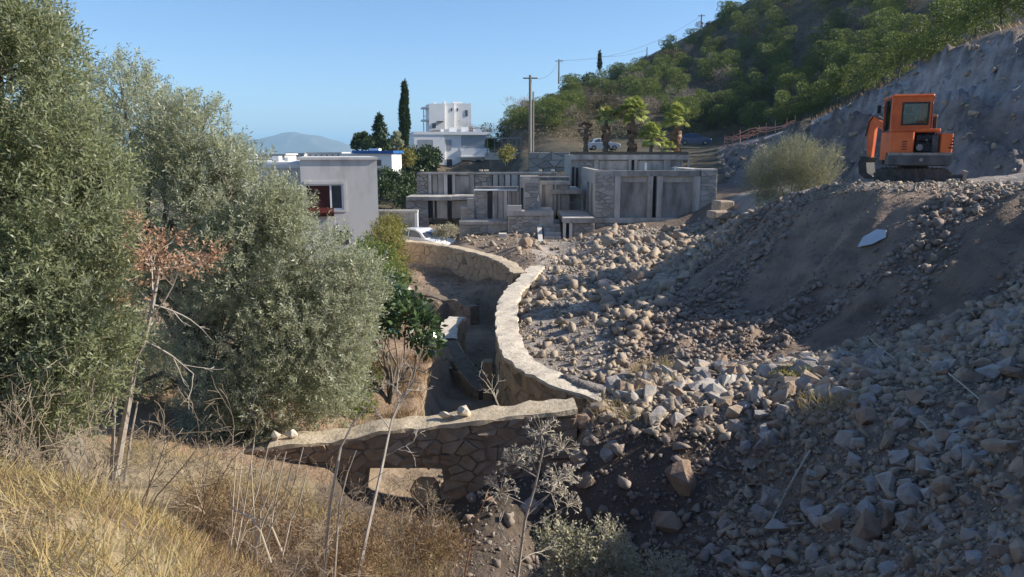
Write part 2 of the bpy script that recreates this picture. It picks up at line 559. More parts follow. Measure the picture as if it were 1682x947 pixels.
LOWPOLY = np.array([tuple(WZ(*a)[:2]) for a in ((862, 450, -4.5), (832, 492, -4.5), (832, 540, -4.52), (846, 580, -4.55), (884, 610, -4.55), (945, 634, -4.6), (1000, 652, -4.6), (985, 663, -4.3), (948, 670, -4.2), (946, 716, -4.3), (1060, 724, -4.25),
           (1150, 722, -4.15), (1190, 760, -4.5), (1180, 860, -5.0), (1180, 947, -5.1))] +
          [(1.5, 6.2), (0.2, 6.0), (-0.9, 6.9)] + [tuple(WZ(*a)[:2]) for a in ((560, 830, -4.7), (430, 790, -4.3), (600, 722, -4.9), (680, 690, -5.3), (705, 600, -5.4), (738, 560, -5.3), (742, 527, -5.3), (700, 545, -5.8), (640, 535, -6.0), (640, 500, -5.9), (720, 500, -5.7), (790, 488, -5.6))])

def _warp(x, y):
    return np.stack([np.arcsinh(x / 8.0) * 8.0, np.arcsinh(y / 8.0) * 8.0], 1)

class RBF:
    def __init__(s, P, eps=0.25):
        s.c = _warp(P[:, 0], P[:, 1])
        s.eps = eps
        n = len(P)
        K = s._k(s.c)
        A = np.zeros((n + 3, n + 3))
        A[:n, :n] = K + np.eye(n) * -0.02
        A[:n, n] = A[n, :n] = 1
        A[:n, n + 1:] = s.c
        A[n + 1:, :n] = s.c.T
        s.w = np.linalg.solve(A, np.concatenate([P[:, 2], np.zeros(3)]))
    def _k(s, X):
        d = np.sqrt(((X[:, None, :] - s.c[None]) ** 2).sum(2) + s.eps ** 2)
        return d
    def __call__(s, x, y):
        X = _warp(x, y)
        out = np.empty(len(X))
        n = len(s.c)
        for i in range(0, len(X), 40000):
            B = X[i:i + 40000]
            out[i:i + 40000] = s._k(B) @ s.w[:n] + s.w[n] + B @ s.w[n + 1:]
        return out

_hi, _lo = RBF(HIGH), RBF(LOW)
CLIFF = [(1175, 243), (1300, 212), (1400, 167), (1480, 127), (1560, 86), (1682, 52), (2300, -80), (2300, 300), (1560, 296), (1400, 300), (1200, 300)]
MOUND = [(1225, 352), (1290, 326), (1350, 312), (2100, 306), (2000, 400), (1682, 490), (1500, 545), (1300, 590), (1010, 640), (1060, 540), (1130, 450)]

def H(x, y):
    x = np.asarray(x, float).ravel()
    y = np.asarray(y, float).ravel()
    z = _hi(x, y)
    near = y < 60
    d = np.hypot(x, y)
    if near.any():
        xn, yn = x[near], y[near]
        sd = np.where(in_poly(xn, yn, LOWPOLY), 1, -1) * poly_dist(xn, yn, LOWPOLY)
        zl = np.minimum(_lo(xn, yn), z[near])
        zl = np.clip(zl, -6.9, 0)
        soft = smooth(12.0, 10.8, yn) * smooth(0.6, 1.6, xn)
        soft = np.maximum(soft, smooth(-1.7, -2.5, xn) * smooth(11.4, 10.6, yn))
        w = smooth(-0.12 - 0.55 * soft, 0.32 + 0.75 * soft, sd)
        z[near] = z[near] * (1 - w) + zl * w
    px, py, _ = proj(np.stack([x, y, z], 1))
    # relief
    amp_far = smooth(60, 140, d) * smooth(1500, 300, d)
    z = z + amp_far * 1.3 * fbm2(x, y, 22, 4, 3)
    z = z + smooth(5000, 1500, d) * smooth(250, 600, d) * 6 * fbm2(x, y, 300, 4, 5)
    nearw = smooth(120, 40, d)
    z = z + nearw * (0.10 * fbm2(x, y, 2.2, 3, 11) + 0.05 * fbm2(x, y, 0.5, 3, 12)) * smooth(0, 6, d)
    cl = in_poly(px, py, CLIFF) & (y > 26)
    if cl.any():
        e = smooth(0, 14, poly_dist(px[cl], py[cl], CLIFF))
        s = x[cl] * 0.55 + y[cl] * 0.83
        rg = 1 - np.abs(fbm2(x[cl] * 1.0 + y[cl] * 0.4, y[cl] * 0.35, 3.2, 4, 21))
        blk = fbm2(x[cl] * 0.9 + y[cl] * 0.3, y[cl] * 0.5 - x[cl] * 0.2, 2.6, 2, 24)
        z[cl] += e * (1.7 * (rg - 0.7) + 0.95 * fbm2(x[cl], y[cl], 1.2, 4, 22) + 0.7 * (np.round(blk * 3) / 3))
    mo = in_poly(px, py, MOUND) & (y < 36)
    if mo.any():
        e = smooth(0, 25, poly_dist(px[mo], py[mo], MOUND))
        q = x[mo] * 0.60 - y[mo] * 0.80          # across the fall line
        t = x[mo] * 0.80 + y[mo] * 0.60
        rill = 1 - np.abs(fbm2(q, t * 0.16, 1.5, 3, 31))
        z[mo] += e * (0.42 * (rill - 0.7) + 0.09 * fbm2(x[mo], y[mo], 0.35, 3, 33))
    return z

def HZ(x, y):
    return float(H(np.array([x]), np.array([y]))[0])

# fan-shaped sheet, fine near the place, reaching the horizon
def _rows():
    d = [2.2]
    while d[-1] < 30000:
        q = d[-1]
        k = 0.022 if q < 6 else (0.0085 if q < 70 else (0.010 if q < 220 else 0.045))
        d.append(q * (1 + k))
    return np.array(d)
_d = _rows()
_u = np.linspace(-1.02, 1.32, 440)
gx = (_u[None, :] * _d[:, None])
gy = np.repeat(_d[:, None] - 5.0, len(_u), 1)
gz = H(gx, gy).reshape(gx.shape)
nr, nc = gx.shape
idx = np.arange(nr * nc).reshape(nr, nc)
GF = np.stack([idx[:-1, :-1], idx[:-1, 1:], idx[1:, 1:], idx[1:, :-1]], -1).reshape(-1, 4)
GV = np.stack([gx, gy, gz], -1).reshape(-1, 3)
# soil colours place by place; the pit's have shade painted in
_px, _py, _ = proj(GV)
C = np.tile(np.array((0.20, 0.155, 0.12)), (len(GV), 1))
dd = np.hypot(GV[:, 0], GV[:, 1])
def paint(mask, c, f=None):
    global C
    if f is None:
        f = np.ones(len(C))
    w = (mask * f)[:, None]
    C = C * (1 - w) + np.array(c) * w
n1 = fbm2(GV[:, 0], GV[:, 1], 2.5, 4, 41)
n2 = fbm2(GV[:, 0], GV[:, 1], 30, 4, 43)
paint((GV[:, 0] < 1.2) & (GV[:, 1] < 12) & ~in_poly(GV[:, 0], GV[:, 1], LOWPOLY), (0.30, 0.235, 0.15))
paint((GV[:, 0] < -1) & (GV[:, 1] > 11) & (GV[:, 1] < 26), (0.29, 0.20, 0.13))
paint(in_poly(_px, _py, MOUND) & (dd < 45), (0.26, 0.19, 0.14))
paint((GV[:, 0] > 0.3) & (GV[:, 1] > 12) & (GV[:, 1] < 42) & ~in_poly(_px, _py, MOUND), (0.32, 0.275, 0.235))
paint((GV[:, 0] > 1.5) & (GV[:, 1] < 14) & ~in_poly(GV[:, 0], GV[:, 1], LOWPOLY), (0.24, 0.19, 0.15))
cl_ = in_poly(_px, _py, CLIFF) & (GV[:, 1] > 26)
paint(cl_, (0.24, 0.195, 0.17))
paint(cl_, (0.36, 0.325, 0.31), smooth(0.0, 0.5, fbm2(GV[:, 0] * 1.0, GV[:, 2] * 0.8, 4.0, 4, 47)))
hl = (dd > 62) & ~cl_
paint(hl, (0.10, 0.085, 0.052))
paint(hl, (0.15, 0.118, 0.078), smooth(0.0, 0.5, n2))
paint((dd > 330), (0.24, 0.20, 0.14), smooth(-0.3, 0.4, fbm2(GV[:, 0], GV[:, 1], 400, 4, 49)))
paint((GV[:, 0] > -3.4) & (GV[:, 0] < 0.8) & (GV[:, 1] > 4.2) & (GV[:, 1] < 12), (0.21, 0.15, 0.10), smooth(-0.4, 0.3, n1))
paint(in_poly(GV[:, 0], GV[:, 1], LOWPOLY) & (GV[:, 1] < 12), (0.12, 0.092, 0.07))  # pit soil painted darker to hold the pit's shade
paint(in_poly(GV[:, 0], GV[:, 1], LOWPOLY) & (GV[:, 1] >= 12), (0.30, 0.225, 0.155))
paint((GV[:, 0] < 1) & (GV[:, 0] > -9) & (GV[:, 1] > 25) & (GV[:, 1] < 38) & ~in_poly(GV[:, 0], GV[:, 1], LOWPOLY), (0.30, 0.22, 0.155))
paint((GV[:, 0] > 0.6) & (GV[:, 0] < 4.2) & (GV[:, 1] < 11.4) & (GV[:, 1] > 5), (0.13, 0.10, 0.08), smooth(4.2, 2.6, GV[:, 0]))  # shade of the pit's face put into the soil, fading right
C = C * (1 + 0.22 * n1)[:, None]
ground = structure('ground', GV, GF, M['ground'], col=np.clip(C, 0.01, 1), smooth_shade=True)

# ------------------------------------------------------------------ far mountains
M['mount'] = mat('mountain scrub', [(0.10, 0.10, 0.08), (0.16, 0.15, 0.12)], scale=0.01, bump=0)
def mountain(name, cx_px, half_px, top_py, Y, seed, prof):
    c = W(cx_px, 248, Y)
    hw = half_px / FPX * Y
    hgt = (248 - top_py) / FPX * Y + 38
    n = 80
    u, v = np.meshgrid(np.linspace(-1.3, 1.3, n), np.linspace(-1.3, 1.3, n))
    p = np.interp(u.ravel(), prof[0], prof[1]) * np.clip(1 - (v.ravel() / 1.1) ** 2, 0, 1)
    x = c[0] + u.ravel() * hw
    y = Y + v.ravel() * hw * 0.9
    z = -46 + p * (hgt + 8) * (1 + 0.10 * fbm2(x, y, hw * 0.5, 4, seed))
    i = np.arange(n * n).reshape(n, n)
    F = np.stack([i[:-1, :-1], i[:-1, 1:], i[1:, 1:], i[1:, :-1]], -1).reshape(-1, 4)
    return structure(name, np.stack([x, y, z], 1), F, M['mount'], smooth_shade=True)
mountain('far_mountain', 487, 92, 216, 7000, 3, ([-1.3, -1.0, -0.85, -0.55, -0.22, 0.0, 0.12, 0.4, 0.75, 1.0, 1.3], [0.0, 0.30, 0.42, 0.75, 0.97, 1.0, 0.93, 0.86, 0.60, 0.36, 0.0]))
mountain('far_ridge', 420, 120, 222, 13000, 5, ([-1.3, -0.9, -0.3, 0.1, 0.6, 1.3], [0.0, 0.6, 1.0, 0.8, 0.5, 0.0]))

# ------------------------------------------------------------------ haze
HM = bpy.data.materials.new('haze air')
HM.use_nodes = True
_n = HM.node_tree.nodes
_n.remove(_n['Principled BSDF'])
_pv = _n.new('ShaderNodeVolumePrincipled')
_pv.inputs['Color'].default_value = (0.44, 0.74, 1.0, 1)
_pv.inputs['Density'].default_value = 0.00013
_pv.inputs['Anisotropy'].default_value = 0.0
HM.node_tree.links.new(_pv.outputs['Volume'], _n['Material Output'].inputs['Volume'])
haze = link('haze', mesh('haze', *box(-45000, 45000, -30, 32000, -90, 330), HM))
haze['kind'] = 'stuff'
# ------------------------------------------------------------------ rock shapes
def rock_pts(n, g, flat=0.75):
    p = unit(g.normal(size=(n, 3))) * g.uniform(0.55, 1.05, (n, 1))
    sc = np.array((1.0, g.uniform(0.6, 0.95), g.uniform(0.6 * flat, flat)))
    return p * sc * 0.5
_g = np.random.default_rng(99)
ROCKV = [hull(rock_pts(int(_g.integers(9, 13)), _g)) for _ in range(22)]
BIGV = [hull(rock_pts(int(_g.integers(12, 18)), _g, 0.8)) for _ in range(14)]
SLABV = [hull(rock_pts(int(_g.integers(14, 20)), _g, 0.42) * np.array((1, 1, 0.7))) for _ in range(6)]

def rot_mats(n, g, tilt=0.5):
    a = g.uniform(0, 2 * math.pi, n)
    b = g.normal(0, tilt, n)
    c = g.normal(0, tilt, n)
    ca, sa, cb, sb, cc, sc_ = np.cos(a), np.sin(a), np.cos(b), np.sin(b), np.cos(c), np.sin(c)
    Z = np.zeros(n); O = np.ones(n)
    Rz = np.stack([ca, -sa, Z, sa, ca, Z, Z, Z, O], 1).reshape(n, 3, 3)
    Rx = np.stack([O, Z, Z, Z, cb, -sb, Z, sb, cb], 1).reshape(n, 3, 3)
    Ry = np.stack([cc, Z, sc_, Z, O, Z, -sc_, Z, cc], 1).reshape(n, 3, 3)
    return Rz @ Rx @ Ry

def bake_rocks(name, P, S, shapes, material, seed=1, tilt=0.5, rcol=None):
    g = np.random.default_rng(seed)
    n = len(P)
    kind = g.integers(0, len(shapes), n)
    Rm = rot_mats(n, g, tilt)
    rnd = g.random(n) if rcol is None else rcol
    Vs, Fs, rs, off = [], [], [], 0
    for k, (V, F) in enumerate(shapes):
        m = np.where(kind == k)[0]
        if not len(m):
            continue
        F = np.array(F)
        X = np.einsum('nij,vj->nvi', Rm[m], V) * S[m][:, None, None] + P[m][:, None, :]
        Vs.append(X.reshape(-1, 3))
        Fs.append((F[None] + (np.arange(len(m)) * len(V))[:, None, None] + off).reshape(-1, 3))
        rs.append(np.repeat(rnd[m], len(V)))
        off += len(m) * len(V)
    o = link(name, mesh(name, np.concatenate(Vs), np.concatenate(Fs), material, rnd=np.concatenate(rs)))
    o['kind'] = 'stuff'
    return o

# ------------------------------------------------------------------ masonry walls
def resample(P, step):
    P = np.asarray(P, float)
    seg = np.linalg.norm(np.diff(P[:, :2], axis=0), axis=1)
    s = np.concatenate([[0], np.cumsum(seg)])
    # smooth corner by chaikin first
    n = max(2, int(s[-1] / step) + 1)
    t = np.linspace(0, s[-1], n)
    return np.stack([np.interp(t, s, P[:, k]) for k in range(P.shape[1])], 1), t

def chaikin(P, it=2):
    P = np.asarray(P, float)
    for _ in range(it):
        Q = [P[0]]
        for a, b in zip(P[:-1], P[1:]):
            Q += [a * 0.75 + b * 0.25, a * 0.25 + b * 0.75]
        Q.append(P[-1])
        P = np.array(Q)
    return P

def voronoi_cells(L, D, cw, ch, g):
    """irregular polygons filling [0,L]x[0,D]: rubble masonry"""
    nx, nz = max(1, round(L / cw)), max(1, round(D / ch))
    S = []
    for j in range(nz):
        for i in range(nx):
            if g.random() < 0.20:
                continue
            S.append(((i + 0.5 + (0.25 if j % 2 else -0.25) + g.uniform(-0.46, 0.46)) * L / nx, (j + 0.5 + g.uniform(-0.46, 0.46)) * D / nz))
    S = np.array(S)
    asp = (L / nx) / (D / nz)
    Q = S * np.array((1, asp))
    out = []
    for k in range(len(S)):
        poly = np.array([(0, 0), (L, 0), (L, D * asp), (0, D * asp)], float)
        d2 = ((Q - Q[k]) ** 2).sum(1)
        for m in np.argsort(d2)[1:16]:
            n_ = Q[m] - Q[k]
            c_ = (Q[m] + Q[k]) / 2 @ n_
            val = poly @ n_ - c_
            if (val <= 0).all():
                continue
            new = []
            for a in range(len(poly)):
                b = (a + 1) % len(poly)
                if val[a] <= 0:
                    new.append(poly[a])
                if (val[a] <= 0) != (val[b] <= 0):
                    f = val[a] / (val[a] - val[b])
                    new.append(poly[a] + (poly[b] - poly[a]) * f)
            poly = np.array(new)
            if len(poly) < 3:
                break
        if len(poly) >= 3:
            keep = [a for a in range(len(poly)) if np.hypot(*(poly[a] - poly[a - 1])) > 0.02]
            poly = poly[keep]
            if len(poly) >= 3:
                out.append(poly / np.array((1, asp)))
    return out

def wall(name, label, path, bot, thick, mstone, mcap, seed, course=(0.17, 0.30), width=(0.22, 0.50), sides=(1,), cap_h=0.07, holes=(), rough_top=0.03, cap_over=0.03, maxn=300, cap_skip=()):
    """path: (x,y,ztop) along the wall; bot: bottom z (number or array per point). side +1 = left of travel direction"""
    g = np.random.default_rng(seed)
    P = np.column_stack([np.asarray(path, float), np.broadcast_to(bot, (len(path),))])
    P = chaikin(P, 2)
    P, t = resample(P, 0.12)
    T = np.gradient(P[:, :2], axis=0)
    T = unit(T)
    Nn = np.stack([-T[:, 1], T[:, 0]], 1)
    top = P[:, 2] + rough_top * vnoise(np.stack([t * 1.3, t * 0, t * 0 + seed], 1), seed)
    n = len(P)
    base = np.array((P[0, 0], P[0, 1], P[:, 3].min()))
    root = thing(name, label, 'wall', base)
    h = thick / 2
    def strip(half, ztop, zbot, keep=None):
        V = []
        for sgn, zz in ((1, ztop), (1, zbot), (-1, zbot), (-1, ztop)):
            V.append(np.column_stack([P[:, 0] + sgn * half * Nn[:, 0], P[:, 1] + sgn * half * Nn[:, 1], zz]))
        V = np.stack(V, 1).reshape(-1, 3)
        F = []
        for i in range(n - 1):
            if keep is not None and not keep[i]:
                continue
            for k in range(4):
                F.append([i * 4 + k, (i + 1) * 4 + k, (i + 1) * 4 + (k + 1) % 4, i * 4 + (k + 1) % 4])
            if keep is not None and (i == 0 or not keep[i - 1]):
                F.append([i * 4 + 3, i * 4 + 2, i * 4 + 1, i * 4])
            if keep is not None and (i == n - 2 or not keep[i + 1]):
                j = (i + 1) * 4
                F.append([j, j + 1, j + 2, j + 3])
        if keep is None:
            F += [[3, 2, 1, 0], [(n - 1) * 4 + k for k in range(4)]]
        return V, F
    # core, cut where there is an opening
    if holes:
        allow = np.ones(n, bool)
        for s0, s1, zt in holes:
            allow &= ~((t > s0) & (t < s1))
        zlow = P[:, 3].copy()
        for s0, s1, zt in holes:
            zlow = np.where((t > s0) & (t < s1), zt + 0.10 * np.abs(np.sin((t - s0) / (s1 - s0) * math.pi)) * 0, zlow)
        part(root, 'core', *strip(h - 0.012, top - cap_h * 0.5, zlow), M['mortar'])
    else:
        part(root, 'core', *strip(h - 0.012, top - cap_h * 0.5, P[:, 3]), M['mortar'])
    if mcap is not None:
        keep = np.ones(n, bool)
        for a, b in cap_skip:
            keep &= ~((t > a) & (t < b))
        # two-lane cap with worn edges
        ov = h + cap_over
        eL = ov + 0.045 * vnoise(np.stack([t * 4.3, t * 0 + 1, t * 0], 1), seed + 1)
        eR = ov + 0.045 * vnoise(np.stack([t * 4.3, t * 0 + 5, t * 0], 1), seed + 2)
        lanes = [(eL, -cap_h), (eL * 0.98, 0), (eL * 0.4, 0.008), (-eR * 0.4, 0.008), (-eR * 0.98, 0), (-eR, -cap_h)]
        V = []
        for kk, (o_, dz) in enumerate(lanes):
            zz = top + dz + 0.026 * vnoise(np.stack([t * 5, t * 0 + kk * 3, t * 0], 1), seed + 7 + kk)
            V.append(np.column_stack([P[:, 0] + o_ * Nn[:, 0], P[:, 1] + o_ * Nn[:, 1], zz]))
        V = np.stack(V, 1).reshape(-1, 3)
        F = []
        for i in range(n - 1):
            if not keep[i]:
                continue
            for k in range(5):
                F.append([i * 6 + k, (i + 1) * 6 + k, (i + 1) * 6 + k + 1, i * 6 + k + 1])
        if keep[0]:
            F.append([5, 4, 3, 2, 1, 0])
        if keep[-2]:
            F.append([(n - 1) * 6 + k for k in range(6)])
        used = sorted({i for f in F for i in f})
        mp = {u: k for k, u in enumerate(used)}
        part(root, 'coping', V[used], [[mp[i] for i in f] for f in F], mcap, smooth_shade='angle')
    # stones
    def pos(s, off):
        x = np.interp(s, t, P[:, 0]); y = np.interp(s, t, P[:, 1])
        nx = np.interp(s, t, Nn[:, 0]); ny = np.interp(s, t, Nn[:, 1])
        return x + nx * off, y + ny * off
    cand = []
    for sd in sides:
        L = t[-1]
        depth = float((top - P[:, 3]).max())
        cw, chh = (width[0] + width[1]) / 2, (course[0] + course[1]) / 2
        for cell in voronoi_cells(L, depth, cw, chh, g):
            c_ = cell.mean(0)
            zt_m, zb_m = np.interp(c_[0], t, top), np.interp(c_[0], t, P[:, 3])
            if zt_m - c_[1] < zb_m:
                continue
            if any(a_ < c_[0] < b_ and zt_m - c_[1] - 0.05 < zz for a_, b_, zz in holes):
                continue
            cand.append((sd, cell))
    if len(cand) > maxn:
        cand = sorted(cand, key=lambda c: c[1][:, 1].min())[:maxn]
    for sd, cs in cand:
        cs = cs.copy()
        c_ = cs.mean(0)
        e_ = np.abs(cs - c_)
        cs = c_ + (cs - c_) * (1 - 0.006 / np.maximum(e_.max(0), 0.05))
        cs[:, 1] = np.maximum(cs[:, 1], cap_h * 0.6)
        ctr = cs.mean(0)
        proud = g.uniform(-0.004, 0.030)
        rings = []
        for sc_, off in ((1.0, h - 0.08), (1.0, h - 0.005 + proud * 0.3), (0.86, h + proud)):
            q = ctr + (cs - ctr) * sc_
            ring = []
            for s_, z_ in q:
                x, y = pos(np.clip(s_, 0, t[-1]), sd * off)
                ring.append((x, y, np.interp(s_, t, top) - z_))
            rings.append(ring)
        m = len(cs)
        V = np.array(rings).reshape(-1, 3)
        V[2 * m:] += g.normal(0, 0.014, (m, 3))
        F = []
        for r_ in range(2):
            for k in range(m):
                k2 = (k + 1) % m
                F.append([r_ * m + k, r_ * m + k2, (r_ + 1) * m + k2, (r_ + 1) * m + k])
        F.append([2 * m + k for k in range(m)])
        c0 = V.mean(0)
        link('stone', mesh('stone', V - c0, F, mstone), root, c0 - base)
    return root, P, t, Nn

# winding wall along the gully (path runs far -> near; its face looks at the gully, to the right of travel = -1)
wall('stone_wall', 'winding tan stone wall with broad pale top snaking along the gully', WIND, np.array((-6.0, -6.2, -6.6, -6.7, -6.7, -6.6, -6.2, -5.8)), 0.54, M['walltan'], M['coping'], 5,
     course=(0.17, 0.28), width=(0.22, 0.46), sides=(-1,), cap_over=0.025, cap_h=0.08, rough_top=0.05)
# front wall with the opening
_f, _t = resample(FRONT, 0.12)
def s_at(px):
    q, t = resample(chaikin(FRONT, 2), 0.12)
    p = proj(q)[0]
    return float(np.interp(px, p, t))
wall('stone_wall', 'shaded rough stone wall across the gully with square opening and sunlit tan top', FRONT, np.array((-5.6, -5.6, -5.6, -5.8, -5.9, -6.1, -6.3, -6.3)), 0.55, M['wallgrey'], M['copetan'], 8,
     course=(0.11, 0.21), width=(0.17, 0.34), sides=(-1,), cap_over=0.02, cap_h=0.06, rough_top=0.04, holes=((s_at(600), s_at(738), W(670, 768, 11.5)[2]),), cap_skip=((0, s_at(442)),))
# far retaining wall, curving
FARW = np.array([WZ(*a) for a in ((600, 388, -4.55), (668, 394, -4.5), (740, 403, -4.4), (800, 417, -4.35), (838, 432, -4.35), (853, 448, -4.4))])
wall('stone_wall', 'long curved tan retaining wall below the parked white car', FARW, np.array((-6.0, -6.0, -6.0, -6.2, -6.4, -6.4)), 0.5, M['walltan'], M['copetan'], 11,
     course=(0.22, 0.32), width=(0.30, 0.6), sides=(-1,), cap_over=0.02, cap_h=0.06)
# lower retaining wall
LOWW = np.array([WZ(*a) for a in ((640, 470, -5.45), (700, 478, -5.5), (745, 490, -5.55), (780, 500, -5.6))])
wall('stone_wall', 'low brown dry stone terrace wall below the curved retaining wall', LOWW, np.array((-7.0, -7.0, -7.0, -7.0)), 0.45, M['wallgrey'], None, 13,
     course=(0.18, 0.28), width=(0.25, 0.5), sides=(-1,), rough_top=0.08)
# inner wall of the channel
INNW = np.array([WZ(*a) for a in ((752, 520, -5.35), (736, 534, -5.35), (736, 556, -5.4), (752, 585, -5.75), (785, 625, -6.1), (800, 640, -6.15))])
wall('stone_wall', 'low broken stone wall inside the gully with pale sunlit end', INNW, np.array((-6.8,) * 6), 0.5, M['walltan'], M['coping'], 17,
     course=(0.2, 0.3), width=(0.25, 0.5), sides=(-1, 1), cap_over=0.02, cap_skip=((2.6, 99),))
_b = WZ(802, 655, -6.4)
V, F = bev_box(_b[0] - 0.13, _b[0] + 0.13, _b[1] - 0.16, _b[1] + 0.16, -6.8, -5.35, 0.02)
single('buttress', V, F, M['walltan'], 'narrow upright tan stone buttress in the shaded gully', 'buttress')
# loose stones lying on top of the front wall
for i, (px, py, z, s, lab) in enumerate(((735, 682, 0, 0.36, 'rounded tan stone lying on the front wall top'), (764, 676, 0, 0.42, 'tilted pale slab leaning on the front wall top'), (452, 716, 0, 0.34, 'pale broken coping stone at the far end of the front wall'), (480, 714, 0, 0.30, 'small pale coping stone beside the broken wall end'))):
    p = W(px, py, 11.75)
    V, F = BIGV[i]
    o = link('coping_stone', mesh('coping_stone', V * s * np.array((1.15, 0.9, 0.75)), F, M['coping']), None, p, (0.3 * i, 0.25, 1.1 * i))
    tag(o, lab, 'stone')
# ------------------------------------------------------------------ building materials
M['conc'] = mat('weathered concrete', [(0.22, 0.20, 0.17), (0.42, 0.385, 0.34), (0.56, 0.52, 0.46)], scale=1.6, detail=9, bump=0.5, bscale=9, bdist=0.03, stretch=(1, 1, 0.35))
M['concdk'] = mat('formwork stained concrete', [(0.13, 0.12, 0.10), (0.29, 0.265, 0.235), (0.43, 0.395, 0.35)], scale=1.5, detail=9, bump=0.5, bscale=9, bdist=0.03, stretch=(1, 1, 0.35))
M['conclt'] = mat('fresh concrete edge', [(0.50, 0.465, 0.41), (0.62, 0.58, 0.52)], scale=1.5, detail=8, bump=0.3, bscale=9, bdist=0.02)
M['clad'] = mat('grey stone cladding', [(0.22, 0.20, 0.18), (0.40, 0.37, 0.33)], scale=8, bump=0.5, bscale=20, bdist=0.02,
                rndcols=[(0.40, 0.365, 0.32), (0.24, 0.22, 0.20), (0.50, 0.46, 0.40), (0.33, 0.30, 0.27)], noise_mix=0.35)
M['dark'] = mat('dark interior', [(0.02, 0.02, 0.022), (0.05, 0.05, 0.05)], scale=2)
M['plaster'] = mat('pale grey plaster', [(0.40, 0.385, 0.36), (0.55, 0.53, 0.50), (0.60, 0.58, 0.55)], scale=1.1, detail=9, stretch=(1, 1, 0.4), bump=0.15, bscale=30, bdist=0.01)
M['white'] = mat('white wall paint', [(0.78, 0.77, 0.75), (0.86, 0.85, 0.83)], scale=0.5, detail=6, bump=0.1, bscale=10, bdist=0.01)
M['whiteroof'] = mat('white roof paint', [(0.62, 0.61, 0.58), (0.78, 0.77, 0.74)], scale=0.8)
M['frame'] = mat('white window frame', [(0.72, 0.72, 0.70), (0.8, 0.8, 0.78)], scale=3, rough=0.5)
M['maroon'] = mat('maroon board', [(0.045, 0.008, 0.007), (0.085, 0.016, 0.013)], scale=2, rough=0.6)
M['wood'] = mat('brown wooden door', [(0.16, 0.06, 0.025), (0.26, 0.10, 0.045)], scale=6, stretch=(6, 6, 0.6))
M['pane'] = mat('window glass', [(0.03, 0.035, 0.045), (0.07, 0.08, 0.09)], scale=1.5, rough=0.12, spec=0.6)
M['shutter'] = mat('grey roller shutter', [(0.30, 0.32, 0.34), (0.38, 0.40, 0.42)], scale=2, rough=0.5)
M['blueroof'] = mat('blue fascia paint', [(0.02, 0.10, 0.32), (0.04, 0.16, 0.42)], scale=1.2, rough=0.5)
M['steel'] = mat('grey painted steel', [(0.16, 0.17, 0.17), (0.26, 0.27, 0.27)], scale=5, rough=0.45, metal=0.4)
M['timber'] = mat('weathered timber pole', [(0.20, 0.17, 0.13), (0.33, 0.29, 0.24)], scale=4, stretch=(3, 3, 0.3))
M['wire'] = mat('cable', [(0.05, 0.05, 0.05), (0.08, 0.08, 0.08)], scale=2, rough=0.6)

def fx(px, py, Y):
    return W(px, py, Y)[0]

def fbox(px0, px1, py0, py1, Y, depth, grow=0.0):
    pm = (py0 + py1) / 2
    x0, x1 = fx(px0, pm, Y), fx(px1, pm, Y)
    z1, z0 = W(841, py0, Y)[2], W(841, py1, Y)[2]
    return box(x0, x1, Y, Y + depth, z0, z1)

def clad(root, px0, px1, py0, py1, Y, seed, name='stone_cladding', sx=0.42, sz=0.2):
    """thin stones proud of the wall face, as one part"""
    g = np.random.default_rng(seed)
    pm = (py0 + py1) / 2
    x0, x1 = fx(px0, pm, Y), fx(px1, pm, Y)
    z1, z0 = W(841, py0, Y)[2], W(841, py1, Y)[2]
    b = MB()
    for c in voronoi_cells(x1 - x0, z1 - z0, sx, sz, g):
        m = c.mean(0)
        q = m + (c - m) * 0.93
        pr = g.uniform(0.015, 0.075)
        n = len(q)
        V = [(x0 + a, Y - 0.001, z0 + c_) for a, c_ in q] + [(x0 + m[0] + (a - m[0]) * 0.9, Y - pr, z0 + m[1] + (c_ - m[1]) * 0.9) for a, c_ in q]
        F = [[n + k for k in range(n)]] + [[k, (k + 1) % n, n + (k + 1) % n, n + k] for k in range(n)]
        b.add(V, F, g.random())
    return part(root, name, b.v, b.F, M['clad'], rnd=b.rnd, kind='stuff')

def pfb(root, name, px0, px1, py0, py1, Y, depth, m):
    return part(root, name, *fbox(px0, px1, py0, py1, Y, depth), m)

# ---- stone house shell with two recessed bays
Y = 44.0
hA = thing('unfinished_house', 'unfinished grey stone house shell with two recessed concrete bays behind the rubble heap', 'house', W(1075, 405, Y + 4))
xa0, xa1 = fx(977, 320, Y), fx(1177, 320, Y)
zt, zf = W(841, 279, Y)[2], W(841, 358, Y)[2]
part(hA, 'wall', *box(xa1 - 0.95, xa1, Y, Y + 8.5, zf - 1.6, zt), M['conc'])
part(hA, 'wall', *box(xa0, fx(1009, 320, Y), Y, Y + 0.35, zf - 1.6, zt), M['conc'])
clad(hA, 977, 1009, 281, 357, Y, 21)
clad(hA, 1150, 1177, 278, 357, Y, 22)
for c0, c1 in ((1009.5, 1019), (1064, 1072), (1079, 1088), (1139, 1149.5)):
    pfb(hA, 'column', c0, c1, 289, 357.5, Y - 0.05, 0.4, M['conc'])
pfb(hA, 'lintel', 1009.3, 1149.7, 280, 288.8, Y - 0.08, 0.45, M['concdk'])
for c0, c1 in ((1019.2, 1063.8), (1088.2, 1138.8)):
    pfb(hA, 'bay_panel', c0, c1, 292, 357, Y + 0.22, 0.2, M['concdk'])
    pfb(hA, 'bay_beam', c0, c1, 288.9, 299, Y + 0.14, 0.06, M['conc'])
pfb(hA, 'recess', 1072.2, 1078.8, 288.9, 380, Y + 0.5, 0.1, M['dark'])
part(hA, 'roof_slab', *box(xa0 + 0.33, xa1 - 0.96, Y + 0.6, Y + 8.4, zt - 0.75, zt - 0.6), M['conc'])
